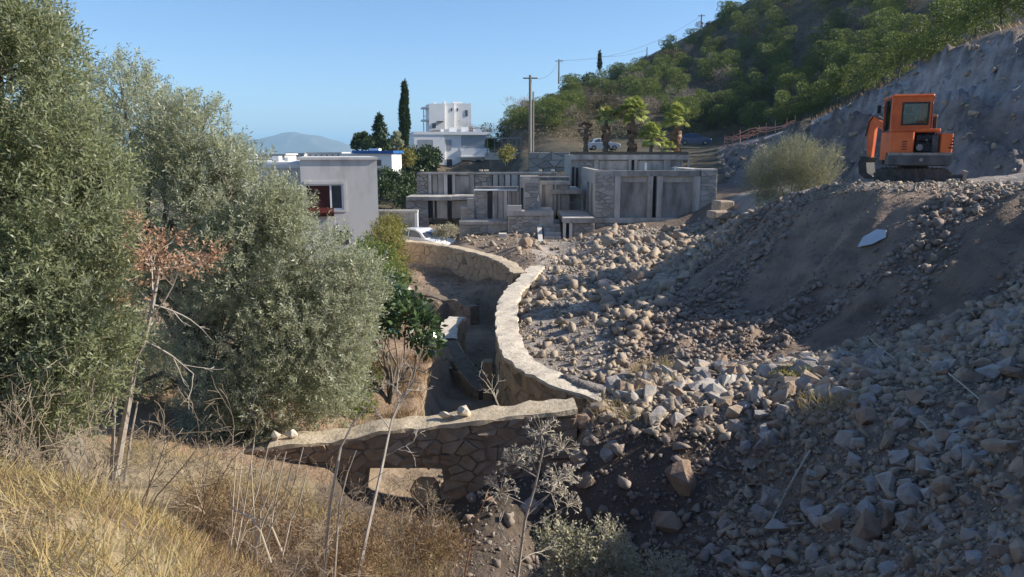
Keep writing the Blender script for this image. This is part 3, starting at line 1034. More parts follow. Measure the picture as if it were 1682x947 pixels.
# side wall with tall openings
for y0, y1 in ((Y + 0.36, Y + 1.3), (Y + 2.2, Y + 3.4), (Y + 4.6, Y + 8.5)):
    part(hA, 'side_pier', *box(xa0 + 0.01, xa0 + 0.3, y0, y1, zf - 1.5, zt - 0.8), M['conc'])
part(hA, 'side_beam', *box(xa0, xa0 + 0.32, Y + 0.36, Y + 8.5, zt - 0.8, zt - 0.002), M['clad'])
part(hA, 'inner_wall', *box(xa0 + 1.4, xa0 + 1.6, Y + 0.5, Y + 8.4, zf - 1.4, zt - 0.1), M['dark'])
# plinth and terrace
pfb(hA, 'floor_slab', 977, 1174, 357.6, 366, Y - 0.14, 8.0, M['conc'])
pfb(hA, 'terrace_slab', 925, 976.8, 357.8, 366, Y - 1.3, 6.0, M['conc'])
pfb(hA, 'plinth_wall', 941, 976, 366.2, 425, Y - 1.0, 0.35, M['conc'])
clad(hA, 941, 976, 367, 424, Y - 1.0, 24)
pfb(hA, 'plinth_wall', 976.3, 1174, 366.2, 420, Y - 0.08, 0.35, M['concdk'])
clad(hA, 977, 1010, 367, 415, Y - 0.08, 25)
for c0, c1 in ((925, 929.5), (935, 940)):
    pfb(hA, 'terrace_post', c0, c1, 366.2, 415, Y - 1.25, 0.35, M['conclt'])
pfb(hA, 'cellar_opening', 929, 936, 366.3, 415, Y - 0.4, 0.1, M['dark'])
for px, y0 in ((1061, 267), (1110, 273)):
    pfb(hA, 'roof_stub', px - 1.5, px + 1.5, y0, 279, Y + 5, 0.12, M['frame'])
V, F = box(fx(1150, 276, Y) - 0.1, xa1 - 0.02, Y + 0.02, Y + 0.9, zt + 0.002, zt + 0.07)
part(hA, 'roof_upstand', V, F, M['conclt'])

# ---- house shell behind it
Y = 53.0
hB = thing('unfinished_house', 'upper concrete house shell showing over the flat roof below the palms', 'house', W(1035, 330, Y + 3))
pfb(hB, 'wall', 938, 1117, 262, 345, Y + 0.25, 0.3, M['concdk'])
pfb(hB, 'roof_beam', 938, 1132, 254, 261.8, Y, 0.6, M['conc'])
for c0, c1 in ((976, 983), (1032, 1037), (1042, 1047), (1090, 1101)):
    pfb(hB, 'column', c0, c1, 262, 290, Y + 0.08, 0.4, M['conc'])
clad(hB, 952, 975.5, 262.5, 330, Y + 0.22, 31)
for c0, c1 in ((984, 1031), (1048, 1089)):
    pfb(hB, 'bay_panel', c0, c1, 264, 290, Y + 0.18, 0.1, M['conc'])
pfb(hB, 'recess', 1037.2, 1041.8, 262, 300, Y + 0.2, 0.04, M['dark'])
xb0 = fx(938, 300, Y)
zb1 = W(841, 254, Y)[2]
part(hB, 'side_wall', *box(xb0, xb0 + 0.3, Y + 0.62, Y + 7, zb1 - 3.5, zb1 - 0.003), M['conc'])
pfb(hB, 'window_slot', 939.5, 943, 274, 312, Y + 0.2, 0.04, M['dark'])
pfb(hB, 'window_slot', 946, 949.5, 275, 316, Y + 0.2, 0.04, M['dark'])
part(hB, 'roof_slab', *box(xb0 + 0.31, fx(1116, 260, Y), Y + 0.7, Y + 7, zb1 - 0.8, zb1 - 0.65), M['conc'])
for c0, c1 in ((1119, 1121), (1130, 1132)):
    pfb(hB, 'corner_post', c0, c1, 262, 280, Y + 0.3, 0.15, M['conclt'])
# terrace of the upper shell
pfb(hB, 'terrace_slab', 905, 955, 311, 318, Y - 4.5, 4.6, M['conc'])
pfb(hB, 'terrace_wall', 918, 955, 318.2, 352, Y - 3.2, 0.3, M['conc'])
pfb(hB, 'terrace_ledge', 908, 956, 331, 334, Y - 3.4, 0.25, M['conclt'])
for c0, c1 in ((909, 913), (917, 920)):
    pfb(hB, 'terrace_post', c0, c1, 318.2, 372, Y - 4.4, 0.3, M['conc'])
pfb(hB, 'cellar_opening', 912, 918, 318.3, 368, Y - 3.6, 0.1, M['dark'])

# ---- long shell on the left
Y = 52.0
hC = thing('unfinished_house', 'long unfinished concrete house shell with ribbed bays below the white villa', 'house', W(800, 372, Y + 3))
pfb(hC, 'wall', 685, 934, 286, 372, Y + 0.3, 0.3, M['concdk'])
pfb(hC, 'roof_beam', 685, 915, 282.5, 285.8, Y + 0.0, 0.4, M['conc'])
for i, (c0, c1, mm) in enumerate(((704, 709, 'conc'), (711, 719, 'concdk'), (720, 728, 'conc'), (729, 735, 'conclt'), (743, 748, 'conc'), (772, 779, 'conc'), (806, 808, 'concdk'), (810, 818, 'conc'), (820, 828, 'conc'), (830, 838, 'conclt'), (840, 850, 'conc'))):
    pfb(hC, 'concrete_board', c0, c1, 286, 360, Y + 0.05 + 0.03 * (i % 3), 0.3, M[mm])
clad(hC, 685, 703.5, 287, 358, Y + 0.26, 41)
clad(hC, 779.5, 806, 287, 330, Y + 0.26, 42)
pfb(hC, 'bay_panel', 748.5, 771.5, 289, 356, Y + 0.16, 0.12, M['concdk'])
pfb(hC, 'recess', 735.5, 742.5, 286, 356, Y + 0.22, 0.05, M['dark'])
for i, c0 in enumerate((690, 787, 795, 885, 905)):
    part(hC, 'roof_block', *bev_box(*(lambda b: (b[0][:, 0].min(), b[0][:, 0].max(), b[0][:, 1].min(), b[0][:, 1].max(), b[0][:, 2].min(), b[0][:, 2].max()))(fbox(c0, c0 + 5 + i % 3, 278.5, 280.95, Y + 0.2 * i, 0.3)), 0.02), M['coping'])
pfb(hC, 'ledge', 667, 742, 323, 329, Y - 2.6, 2.8, M['conc'])
pfb(hC, 'ledge', 743, 779, 322, 328, Y - 2.5, 2.6, M['conc'])
pfb(hC, 'lower_wall', 667, 703, 329.2, 375, Y - 2.4, 0.3, M['conc'])
clad(hC, 667, 703, 330, 372, Y - 2.4, 43)
for i, (c0, c1, mm) in enumerate(((704, 710, 'dark'), (711, 714, 'conc'), (715, 717, 'dark'), (717, 735, 'conc'), (736, 741, 'dark'), (742, 779, 'concdk'))):
    pfb(hC, 'lower_board', c0, c1, 329.2, 358, Y - 2.2 + 0.04 * (i % 2), 0.3, M[mm])
pfb(hC, 'parapet', 885, 936, 297, 303, Y - 3.4, 0.3, M['conc'])
pfb(hC, 'parapet_wall', 885, 936, 303.2, 352, Y - 3.3, 0.3, M['concdk'])
for c0, c1 in ((886, 890), (896, 908), (911, 914)):
    pfb(hC, 'board', c0, c1, 303.2, 345, Y - 3.38, 0.1, M['conclt' if c0 == 886 else 'conc'])

# ---- small middle unit with a pale roof edge
Y = 46.0
hD = thing('unfinished_house', 'low middle house shell with thin sunlit white roof edge', 'house', W(810, 388, Y + 2))
pfb(hD, 'wall', 779, 853, 313, 364, Y + 0.25, 0.3, M['concdk'])
pfb(hD, 'roof_edge', 778, 850, 311.6, 313, Y + 0.02, 0.6, M['frame'])  # sunlit edge line put in as white colour
pfb(hD, 'parapet', 780, 852, 306, 310.9, Y + 4.3, 0.3, M['conc'])
clad(hD, 779, 801, 314, 363, Y + 0.2, 51)
pfb(hD, 'stone_pier', 778.5, 801, 313.2, 364, Y + 0.2, 0.2, M['conc'])
for i, (c0, c1, mm) in enumerate(((802, 808, 'dark'), (809, 817, 'conc'), (818, 826, 'conc'), (827, 833, 'conclt'), (834, 840, 'conc'), (841, 847, 'concdk'), (848, 853, 'conc'))):
    pfb(hD, 'concrete_board', c0, c1, 313.3, 362, Y + 0.1 + 0.03 * (i % 2), 0.14, M[mm])
pfb(hD, 'step_ledge', 754, 833, 363, 368.5, Y - 1.6, 1.8, M['conc'])
pfb(hD, 'plinth_wall', 755, 833, 368.7, 400, Y - 1.5, 0.4, M['conc'])
clad(hD, 755, 801, 369, 392, Y - 1.5, 52)
clad(hD, 757, 779, 341, 362, Y - 0.1, 53)
pfb(hD, 'side_block', 757, 779, 340, 363, Y - 0.1, 1.2, M['conc'])
pfb(hD, 'side_block', 767, 779, 327, 339.8, Y + 0.1, 1.0, M['concdk'])

# ---- stone corner unit
Y = 45.0
hE = thing('unfinished_house', 'narrow stone clad house shell between the two larger shells', 'house', W(880, 396, Y + 2))
pfb(hE, 'wall', 855, 887, 291, 347, Y, 3.5, M['conc'])
clad(hE, 861, 885, 293, 346, Y, 61)
pfb(hE, 'roof_slab', 855, 936, 289, 290.9, Y + 0.0, 0.4, M['conc'])
pfb(hE, 'side_slot', 855.3, 859.5, 308, 346, Y - 0.02, 0.02, M['dark'])
pfb(hE, 'floor_slab', 833, 909, 346.5, 354, Y - 1.2, 3.4, M['conc'])
pfb(hE, 'plinth_wall', 834, 909, 354.2, 405, Y - 1.1, 0.4, M['conc'])
clad(hE, 835, 886, 355, 402, Y - 1.1, 62)
pfb(hE, 'parapet', 833, 857, 337, 346.3, Y - 1.15, 0.2, M['conclt'])
pfb(hE, 'yard_block', 819, 832, 384, 398, Y - 2.5, 0.7, M['conclt'])

# ---- concrete stair between the shells
st = thing('concrete_stair', 'narrow concrete stair climbing between the house shells', 'stair', W(908, 415, 41))
for i in range(9):
    yy = 41 + i * 0.42
    p0, p1 = W(893 + i * 0.6, 412, 41), W(925, 412, 41)
    part(st, 'step', *box(p0[0], p1[0], yy, yy + 0.42, -6.2, W(900, 416, 41)[2] + i * 0.19), M['conc'])
pA = W(889, 372, 43); pB = W(902, 428, 39.5)
V, F = prism([(pA[1] + 1.5, pA[2] + 0.2), (pB[1], pB[2] + 0.1), (pB[1], pB[2] - 1.0), (pA[1] + 1.5, pA[2] - 1.4)], 'x', pA[0] - 0.2, pA[0] + 0.05)
part(st, 'stringer', V, F, M['conclt'])

# ---- low concrete wall near the white car
Y = 47.0
lw = thing('concrete_wall', 'low concrete block wall with sunlit end above the white car', 'wall', W(650, 385, Y))
pfb(lw, 'wall_panel', 600, 681, 349, 395, Y, 0.25, M['conc'])
pfb(lw, 'wall_cap', 600, 686, 345, 348.8, Y - 0.1, 0.5, M['conclt'])
pfb(lw, 'lit_end', 681.2, 686, 349, 380, Y - 0.05, 0.4, M['frame'])  # sunlit end of the wall, its light put in as white colour
for c0 in (620, 634):
    pfb(lw, 'door_panel', c0, c0 + 11, 360, 384, Y - 0.03, 0.03, M['concdk'])

# ---- grey plastered building on the left
Y = 36.0
gb = thing('grey_building', 'pale grey plastered building with maroon boarded window behind the olive', 'building', (fx(621, 330, Y), Y, -6.2))
x0, x1 = fx(500, 330, Y), fx(621, 330, Y)
zT, zB = W(841, 262, Y)[2], -6.2
wx0, wx1 = fx(508, 330, Y), fx(566, 330, Y)
wz1, wz0 = W(841, 301, Y)[2], W(841, 343, Y)[2]
part(gb, 'wall', *box(wx1, x1, Y, Y + 0.3, zB, zT), M['plaster'])
part(gb, 'wall', *box(x0, wx1 - 0.001, Y, Y + 0.3, wz1, zT), M['plaster'])
part(gb, 'wall', *box(x0, wx1 - 0.001, Y, Y + 0.3, zB, wz0), M['plaster'])
part(gb, 'wall', *box(x0, wx0, Y, Y + 0.3, wz0 + 0.001, wz1 - 0.001), M['plaster'])
part(gb, 'side_wall', *box(x1 - 0.3, x1 - 0.001, Y + 0.301, Y + 9, zB, zT), M['plaster'])
part(gb, 'side_wall', *box(x0, x0 + 0.3, Y + 0.301, Y + 9, zB, zT), M['plaster'])
part(gb, 'roof_slab', *box(x0 - 0.12, x1 + 0.04, Y - 0.08, Y + 9.1, zT + 0.002, zT + 0.12), M['plaster'])
wn_ = part(gb, 'window', *box(wx0, wx1 - 0.62, Y + 0.12, Y + 0.16, wz0, wz1), M['maroon'])
fr = MB()
for a in ((wx0, wx1, wz1 - 0.07, wz1), (wx0, wx1, wz0, wz0 + 0.07), (wx1 - 0.09, wx1, wz0 + 0.07, wz1 - 0.07), (wx1 - 0.62, wx1 - 0.54, wz0 + 0.07, wz1 - 0.07)):
    fr.box(a[0], a[1], Y + 0.05, Y + 0.12, a[2], a[3])
part(wn_, 'frame', fr.v, fr.F, M['frame'])
part(wn_, 'pane', *box(wx1 - 0.54, wx1 - 0.09, Y + 0.09, Y + 0.10, wz0 + 0.07, wz1 - 0.07), M['pane'])
b = MB()
for a in ((wx0 - 0.1, wx1 + 0.1, wz1 + 0.002, wz1 + 0.13), (wx1 + 0.002, wx1 + 0.13, wz0, wz1), (wx0 - 0.1, wx1 + 0.13, wz0 - 0.1, wz0 - 0.002)):
    b.box(a[0], a[1], Y - 0.03, Y + 0.002, a[2], a[3])
part(gb, 'window_trim', b.v, b.F, M['plaster'])
part(gb, 'lower_window', *fbox(548, 574, 377, 400, Y - 0.01, 0.05), M['pane'])
V, F = prism([(Y - 0.5, wz0 - 0.10), (Y - 0.05, wz0 + 0.1), (Y - 0.05, wz0 - 0.3), (Y - 0.4, wz0 - 0.25)], 'x', wx0 - 0.2, wx0 + 1.2)
part(gb, 'window_box', V, F, M['maroon'])
gb.rotation_euler = (0, 0, R(13))
# white terrace roof to its left
tr = thing('white_terrace', 'white flat roof terrace with parapet showing over the olive crown', 'building', W(440, 330, 40))
pfb(tr, 'parapet', 330, 497, 269, 276, 38, 0.3, M['whiteroof'])
pfb(tr, 'wall', 330, 497, 276.2, 420, 38.05, 0.3, M['plaster'])
pfb(tr, 'roof_slab', 330, 499, 266, 268.8, 38.4, 9, M['whiteroof'])
pfb(tr, 'chimney', 447, 458, 256, 266, 41, 0.6, M['whiteroof'])
pfb(tr, 'chimney', 468, 473, 258, 266, 42, 0.4, M['whiteroof'])
pfb(tr, 'back_parapet', 330, 470, 259, 262.5, 47.5, 0.3, M['plaster'])

# ---- white villa
Y = 125.0
vh = thing('white_villa', 'white two storey villa with brown front door and roller shutters', 'house', W(735, 283, Y + 4))
pfb(vh, 'wall', 672, 722, 221, 262, Y, 9, M['white'])
pfb(vh, 'wall', 722.2, 797, 219, 284, Y + 0.4, 9, M['white'])
pfb(vh, 'lower_wall', 700, 722, 262.2, 284, Y + 0.3, 8, M['white'])
pfb(vh, 'parapet', 671, 797.5, 216, 220.8, Y - 0.1, 9.6, M['white'])
pfb(vh, 'band', 748, 796.5, 244.5, 247.5, Y + 0.1, 0.4, M['white'])
pfb(vh, 'balcony_wall', 748, 796, 247.6, 256, Y - 0.6, 0.2, M['white'])
pfb(vh, 'porch_slab', 747, 797, 256.1, 258, Y - 0.7, 1.2, M['white'])
pfb(vh, 'shutter', 680, 703, 229, 250, Y - 0.05, 0.1, M['shutter'])
pfb(vh, 'shutter', 724, 734, 229, 246, Y + 0.32, 0.1, M['shutter'])
pfb(vh, 'shutter', 750, 790, 222, 243, Y + 0.32, 0.1, M['shutter'])
w_ = pfb(vh, 'window', 726, 735, 261, 275, Y + 0.34, 0.1, M['pane'])
w_ = pfb(vh, 'window', 774, 783, 262, 274, Y + 0.34, 0.1, M['pane'])
d_ = pfb(vh, 'door', 750.5, 761, 262.5, 280.5, Y + 0.3, 0.12, M['wood'])
part(d_, 'handle', *cyl(W(759, 272, Y + 0.2), 'z', 0.05, 0.3, 6), M['steel'])
pfb(vh, 'door_lamp', 767, 771, 265, 268, Y + 0.2, 0.2, M['dark'])
for c0, c1, t_ in ((722, 727, 212), (736, 748, 209), (756, 768, 208), (777, 790, 211)):
    pfb(vh, 'roof_tank' if c0 == 756 else 'chimney', c0, c1, t_, 215.9, Y + 3, 1.0, M['white'])
vh.rotation_euler = (0, 0, R(12))
# ---- upper villa
Y = 185.0
uh = thing('white_villa', 'white flat roofed villa with open corner balcony up the slope behind', 'house', W(730, 222, Y + 4))
pfb(uh, 'wall', 699, 725, 170, 222, Y, 8, M['white'])
pfb(uh, 'wall', 725.2, 742, 169.5, 222, Y + 0.8, 8, M['white'])
pfb(uh, 'wall', 742.2, 771, 169, 222, Y + 1.6, 8, M['white'])
pfb(uh, 'balcony_roof', 689, 699, 175.5, 178, Y + 0.5, 5, M['white'])
pfb(uh, 'balcony_floor', 689, 699, 196, 198.5, Y + 0.5, 5, M['white'])
pfb(uh, 'balcony_rail', 689.5, 698.8, 190, 191.2, Y + 0.6, 0.15, M['white'])
for px in (690.5,):
    pfb(uh, 'balcony_post', px, px + 1.6, 178.1, 195.9, Y + 0.7, 0.3, M['white'])
    pfb(uh, 'balcony_post', px, px + 1.6, 198.6, 222, Y + 0.7, 0.3, M['white'])
for c0 in (736.0, 746.5):
    pfb(uh, 'window', c0, c0 + 2.5, 177, 182, Y + 0.7 + (0.8 if c0 > 742 else 0), 0.2, M['pane'])
pfb(uh, 'window', 704, 710, 202, 210, Y - 0.05, 0.2, M['pane'])
pfb(uh, 'window', 761, 765, 180, 190, Y + 1.5, 0.2, M['pane'])
pfb(uh, 'awning', 710, 720, 198.6, 199.6, Y - 2, 2.1, M['dark'])
for c0, c1, t_ in ((711, 715, 167.5), (727, 732, 165.5), (741, 758, 166.5)):
    pfb(uh, 'roof_box', c0, c1, t_, 169, Y + 3, 2, M['white'])
pfb(uh, 'garden_wall', 690, 760, 212, 222, Y - 6, 0.4, M['whiteroof'])
uh.rotation_euler = (0, 0, R(12))
# ---- blue fascia building
Y = 92.0
bb = thing('blue_roof_building', 'low pale building with bright blue roof fascia left of the villa', 'building', W(612, 285, Y + 3))
pfb(bb, 'wall', 560, 644, 252, 300, Y, 8, M['white'])
pfb(bb, 'fascia', 578, 646, 247, 251.8, Y - 0.4, 8.5, M['blueroof'])
pfb(bb, 'window', 616, 626, 262, 272, Y - 0.06, 0.1, M['pane'])
pfb(bb, 'roof_box', 606, 622, 243.5, 246.9, Y + 3, 2, M['white'])
# ---- town roofs far left
town = ((396, 420, 256, 263, 180, 'plaster', 'long low beige building on the plain at the far end'), (424, 468, 254, 262, 150, 'whiteroof', 'low cream shed on the plain behind the white terrace'),
        (470, 500, 252, 261, 210, 'plaster', 'small grey block on the plain beside the far mountain foot'), (505, 560, 251.5, 258, 160, 'whiteroof', 'wide pale shed on the plain behind the grey building'), (380, 410, 262, 268, 120, 'white', 'white cottage half hidden by the olive top'))
for a, b_, c, d, Y, mm, lab in town:
    h_ = thing('far_building', lab, 'building', W((a + b_) / 2, d, Y))
    V, F = fbox(a, b_, c, d + 12, Y, 8)
    part(h_, 'wall', V, F, M[mm])
    part(h_, 'roof', *box(V[:, 0].min() - 0.3, V[:, 0].max() + 0.3, Y - 0.3, Y + 8.3, V[:, 2].max() + 0.002, V[:, 2].max() + 0.25), M['whiteroof'])
    n_ = max(2, int((b_ - a) / 9))
    for k in range(n_):
        xx = a + (b_ - a) * (k + 0.5) / n_
        pfb(h_, 'window', xx - 1.2, xx + 1.2, c + 2.2, c + 5, Y - 0.05, 0.05, M['pane'])
# ---- pergola right of the villa
Y = 112.0
pg = thing('pergola', 'flat metal canopy on thin posts beside the white villa', 'pergola', W(830, 252, Y))
pfb(pg, 'canopy', 797, 857, 225.5, 227.5, Y, 5, M['steel'])
for px in (800, 812, 824, 836, 848, 855):
    pfb(pg, 'post', px, px + 1.1, 227.6, 256, Y + 0.2, 0.1, M['steel'])
pfb(pg, 'rail', 799, 856, 246, 247, Y + 0.1, 0.08, M['steel'])
pfb(pg, 'base_wall', 797, 880, 250, 262, Y + 0.4, 0.4, M['conclt'])
# brown retaining wall behind the shells
Y = 74.0
rw = thing('retaining_wall', 'dark brown stone retaining wall below the road and palms', 'wall', W(900, 290, Y))
pfb(rw, 'wall_core', 868, 1130, 249, 292, Y, 0.5, M['mortar'])
clad(rw, 868, 937, 249.5, 291, Y, 71, sx=0.9, sz=0.5)

# ------------------------------------------------------------------ poles and wires
def pole(px, py0, py1, Y, r, lab, arms=True):
    a, b_ = W(px, py1, Y), W(px, py0, Y)
    b_[0] = a[0]
    t = thing('utility_pole', lab, 'utility pole', a)
    part(t, 'post', *tube([a - np.array((0, 0, 1.0)), b_], r * 1.3, r, 8), M['timber'])
    if arms:
        part(t, 'crossarm', *box(b_[0] - 0.9, b_[0] + 0.9, Y - 0.07, Y + 0.07, b_[2] - 0.45, b_[2] - 0.3), M['timber'])
        for k in (-0.8, 0, 0.8):
            part(t, 'insulator', *cyl((b_[0] + k, Y, b_[2] - 0.18), 'z', 0.05, 0.22, 6), M['frame'])
    return b_
pa = pole(870.5, 123, 255, 98, 0.17, 'tall timber utility pole with crossarm standing above the house shells')
pole(875.5, 150, 250, 99, 0.10, 'thinner stay pole close beside the tall timber pole', False)
pb = pole(918, 97, 130, 175, 0.16, 'short looking utility pole on the ridge line left of the small cypress')
pc = pole(1151, 23, 60, 205, 0.17, 'utility pole on the bare upper ridge under the open sky')
pd = pole(1062, 77, 110, 200, 0.12, 'small pole on the ridge beside a dark bush', False)
def wire(a, b_, sag, lab):
    t = np.linspace(0, 1, 24)[:, None]
    P = a + (b_ - a) * t
    P[:, 2] -= sag * 4 * (t * (1 - t))[:, 0]
    single('power_line', *tube(P, 0.03, 0.03, 3), M['wire'], lab, 'cable', base=np.array(a))
wire(pa + np.array((0, 0, -0.2)), pb + np.array((0, 0, -0.2)), 1.5, 'thin overhead cable between the tall pole and the ridge pole')
wire(pb + np.array((0, 0, -0.2)), pc + np.array((0, 0, -0.2)), 3.0, 'long overhead cable rising up the ridge against the sky')
wire(pd + np.array((0, 0, -0.6)), W(985, 92, 190), 0.6, 'short level cable by the small cypress on the ridge')
# ------------------------------------------------------------------ mini excavator
M['orange'] = mat('orange machine paint', [(0.58, 0.095, 0.02), (0.72, 0.14, 0.03), (0.78, 0.18, 0.045)], scale=2.5, detail=8, rough=0.5, spec=0.4, bump=0.05)
M['black'] = mat('black machine parts', [(0.015, 0.015, 0.016), (0.05, 0.048, 0.045)], scale=6, rough=0.55)
M['rubber'] = mat('dusty rubber track', [(0.05, 0.045, 0.04), (0.13, 0.115, 0.10)], scale=7, rough=0.9, bump=0.4)
M['greysteel'] = mat('worn grey counterweight', [(0.06, 0.06, 0.065), (0.14, 0.14, 0.14)], scale=3, rough=0.6)
M['dustysteel'] = mat('dusty steel', [(0.20, 0.18, 0.15), (0.36, 0.34, 0.31)], scale=5, rough=0.6)
M['glassx'] = glass('cab glass', (0.62, 0.70, 0.68))
M['seat'] = mat('seat fabric', [(0.03, 0.03, 0.03), (0.07, 0.07, 0.07)], scale=9)

EXP = W(1496, 303, 22.0)
ex = thing('mini_excavator', 'orange mini excavator with closed cab parked on top of the fill bank', 'excavator', EXP, rotz=R(-17))
ex.scale = (0.95, 0.95, 0.97)
def xp(name, VF, m, parent=ex, **k):
    return part(parent, name, VF[0], VF[1], M[m], world=False, **k)
# undercarriage, turned across the view
ua = R(80)
cu, su = math.cos(ua), math.sin(ua)
def ru(V):
    V = np.asarray(V, float)
    return np.column_stack([V[:, 0] * cu - V[:, 1] * su, V[:, 0] * su + V[:, 1] * cu, V[:, 2]])
def oval(r, L, n=10):
    out = []
    for k in range(n + 1):
        a = -math.pi / 2 + math.pi * k / n
        out.append((L / 2 + r * math.cos(a), r + r * math.sin(a)))
    for k in range(n + 1):
        a = math.pi / 2 + math.pi * k / n
        out.append((-L / 2 + r * math.cos(a), r + r * math.sin(a)))
    return out
for s_ in (-1, 1):
    V, F = prism(oval(0.235, 1.55), 'x', s_ * 0.66 - 0.16, s_ * 0.66 + 0.16)
    tk = xp('track', (ru(V), F), 'rubber')
    o_ = oval(0.235, 1.55, 10)
    P2 = np.array(o_ + [o_[0]])
    seg = np.concatenate([[0], np.cumsum(np.hypot(*np.diff(P2, axis=0).T))])
    lug = MB()
    for q in np.linspace(0, seg[-1], 40, endpoint=False):
        y_, z_ = np.interp(q, seg, P2[:, 0]), np.interp(q, seg, P2[:, 1])
        ny, nz = (y_ - np.clip(y_, -0.775, 0.775)), z_ - 0.235
        l = math.hypot(ny, nz) + 1e-6
        ny, nz = ny / l, nz / l
        c = np.array((s_ * 0.66, y_ + ny * 0.012, z_ + nz * 0.012))
        V, F = box(-0.155, 0.155, -0.03, 0.03, -0.018, 0.018)
        ang = math.atan2(nz, ny) - math.pi / 2
        V2 = np.column_stack([V[:, 0], V[:, 1] * math.cos(ang) - V[:, 2] * math.sin(ang), V[:, 1] * math.sin(ang) + V[:, 2] * math.cos(ang)]) + c
        lug.add(ru(V2), F)
    part(tk, 'track_lugs', lug.v, lug.F, M['rubber'], world=False, kind='stuff')
    for yy in (-0.72, -0.36, 0.0, 0.36, 0.72):
        r_ = 0.17 if abs(yy) > 0.7 else 0.08
        V, F = cyl((s_ * 0.66, yy, 0.235 if r_ > 0.1 else 0.12), 'x', r_, 0.36, 14)
        xp('roller', (ru(V), F), 'rubber', tk)
    V, F = bev_box(s_ * 0.66 - 0.13, s_ * 0.66 + 0.13, -0.62, 0.62, 0.20, 0.34, 0.02)
    xp('track_frame', (ru(V), F), 'greysteel')
V, F = bev_box(-0.52, 0.52, -0.42, 0.42, 0.26, 0.46, 0.04)
xp('chassis', (ru(V), F), 'dustysteel')
# dozer blade
V, F = prism([(-1.42, 0.05), (-1.36, 0.05), (-1.30, 0.18), (-1.30, 0.32), (-1.36, 0.42), (-1.42, 0.42), (-1.37, 0.24)], 'x', -0.84, 0.84)
xp('dozer_blade', (ru(V), F), 'dustysteel')
for s_ in (-0.3, 0.3):
    V, F = bev_box(s_ - 0.05, s_ + 0.05, -1.32, -0.40, 0.22, 0.32, 0.01)
    xp('blade_arm', (ru(V), F), 'greysteel')
xp('slew_ring', cyl((0, 0, 0.51), 'z', 0.42, 0.10, 24), 'black')
# revolving frame; rear is -y (towards the camera), cab on the left
xp('deck', bev_box(-0.80, 0.80, -0.85, 0.95, 0.56, 0.70, 0.03), 'greysteel')
def arc_body(x0, x1, yb, yf, z0, z1, bulge):
    n = 9
    xs = np.linspace(x0, x1, n)
    pts = [(x, yb - bulge * (1 - ((x - (x0 + x1) / 2) / ((x1 - x0) / 2)) ** 2)) for x in xs] + [(x1, yf), (x0, yf)]
    return prism(pts, 'z', z0, z1)
xp('counterweight', arc_body(-0.82, 0.82, -0.92, -0.30, 0.60, 0.86, 0.18), 'greysteel')
xp('counterweight_lip', arc_body(-0.80, 0.80, -0.94, -0.60, 0.861, 0.93, 0.17), 'dustysteel')
# engine bay: two orange cheeks, open middle
xp('side_cover', prism([(-0.80, -0.88), (-0.24, -1.02), (-0.20, -0.98), (-0.20, -0.30), (-0.80, -0.30)], 'z', 0.935, 1.50), 'orange')
xp('side_cover', prism([(0.50, -1.00), (0.80, -0.90), (0.84, -0.78), (0.84, -0.20), (0.50, -0.20)], 'z', 0.935, 1.46), 'orange')
for k in range(4):
    xp('cooling_slot', box(0.70, 0.845, -0.93 + 0.01 * k, -0.80, 1.05 + 0.09 * k, 1.085 + 0.09 * k), 'black')
    xp('cooling_slot', box(-0.50, -0.30, -0.985, -0.96, 1.02 + 0.07 * k, 1.045 + 0.07 * k), 'black')
xp('firewall', box(-0.20, 0.50, -0.34, -0.30, 0.935, 1.50), 'black')
eng = xp('engine', bev_box(-0.12, 0.40, -0.82, -0.40, 0.94, 1.22, 0.04), 'black')
xp('air_filter', cyl((0.10, -0.68, 1.34), 'x', 0.11, 0.40, 14), 'black', eng)
xp('radiator', box(0.30, 0.46, -0.85, -0.45, 0.95, 1.42), 'greysteel', eng)
xp('pulley', cyl((-0.02, -0.84, 1.08), 'y', 0.09, 0.05, 14), 'dustysteel', eng)
xp('hose', tube([(-0.15, -0.8, 1.2), (-0.05, -0.9, 1.32), (0.12, -0.92, 1.28), (0.25, -0.88, 1.1)], 0.03, 0.03, 6), 'black', eng)
# cab
def frame_post(a, b_, w=0.05):
    a, b_ = np.array(a, float), np.array(b_, float)
    return tube([a, b_], w, w, 4)
cx0, cx1, cy0, cy1, cz0, cz1 = -0.80, 0.28, -0.72, 0.78, 1.50, 2.50
xp('cab_base', bev_box(cx0, cx1 + 0.22, cy0 - 0.10, -0.20, 1.505, 1.60, 0.02), 'orange')
xp('cab_side', prism([(-0.30, 0.70), (cy1, 0.70), (cy1 + 0.04, 1.30), (cy1, 1.52), (-0.30, 1.52)], 'x', cx0 - 0.005, cx0 + 0.06), 'orange')
xp('cab_side', box(cx1 - 0.06, cx1, -0.19, cy1, 0.705, 1.52), 'orange')
# rear wall with window opening
zw0, zw1 = 1.70, 2.34
xw0, xw1 = cx0 + 0.26, cx1 - 0.10
yr = cy0
for a in ((cx0, xw0, 1.601, cz1 - 0.02), (xw1, cx1, 1.601, cz1 - 0.02), (xw0, xw1, 1.601, zw0), (xw0, xw1, zw1, cz1 - 0.02)):
    xp('cab_rear', box(a[0], a[1], yr, yr + 0.05, a[2], a[3]), 'orange')
gk = MB()
for a in ((xw0, xw1, zw0, zw0 + 0.045), (xw0, xw1, zw1 - 0.045, zw1), (xw0, xw0 + 0.045, zw0 + 0.045, zw1 - 0.045), (xw1 - 0.045, xw1, zw0 + 0.045, zw1 - 0.045)):
    gk.box(a[0], a[1], yr - 0.012, yr + 0.03, a[2], a[3])
rw_ = xp('rear_window', box(xw0 + 0.045, xw1 - 0.045, yr + 0.008, yr + 0.014, zw0 + 0.045, zw1 - 0.045), 'glassx')
part(rw_, 'gasket', gk.v, gk.F, M['black'], world=False)
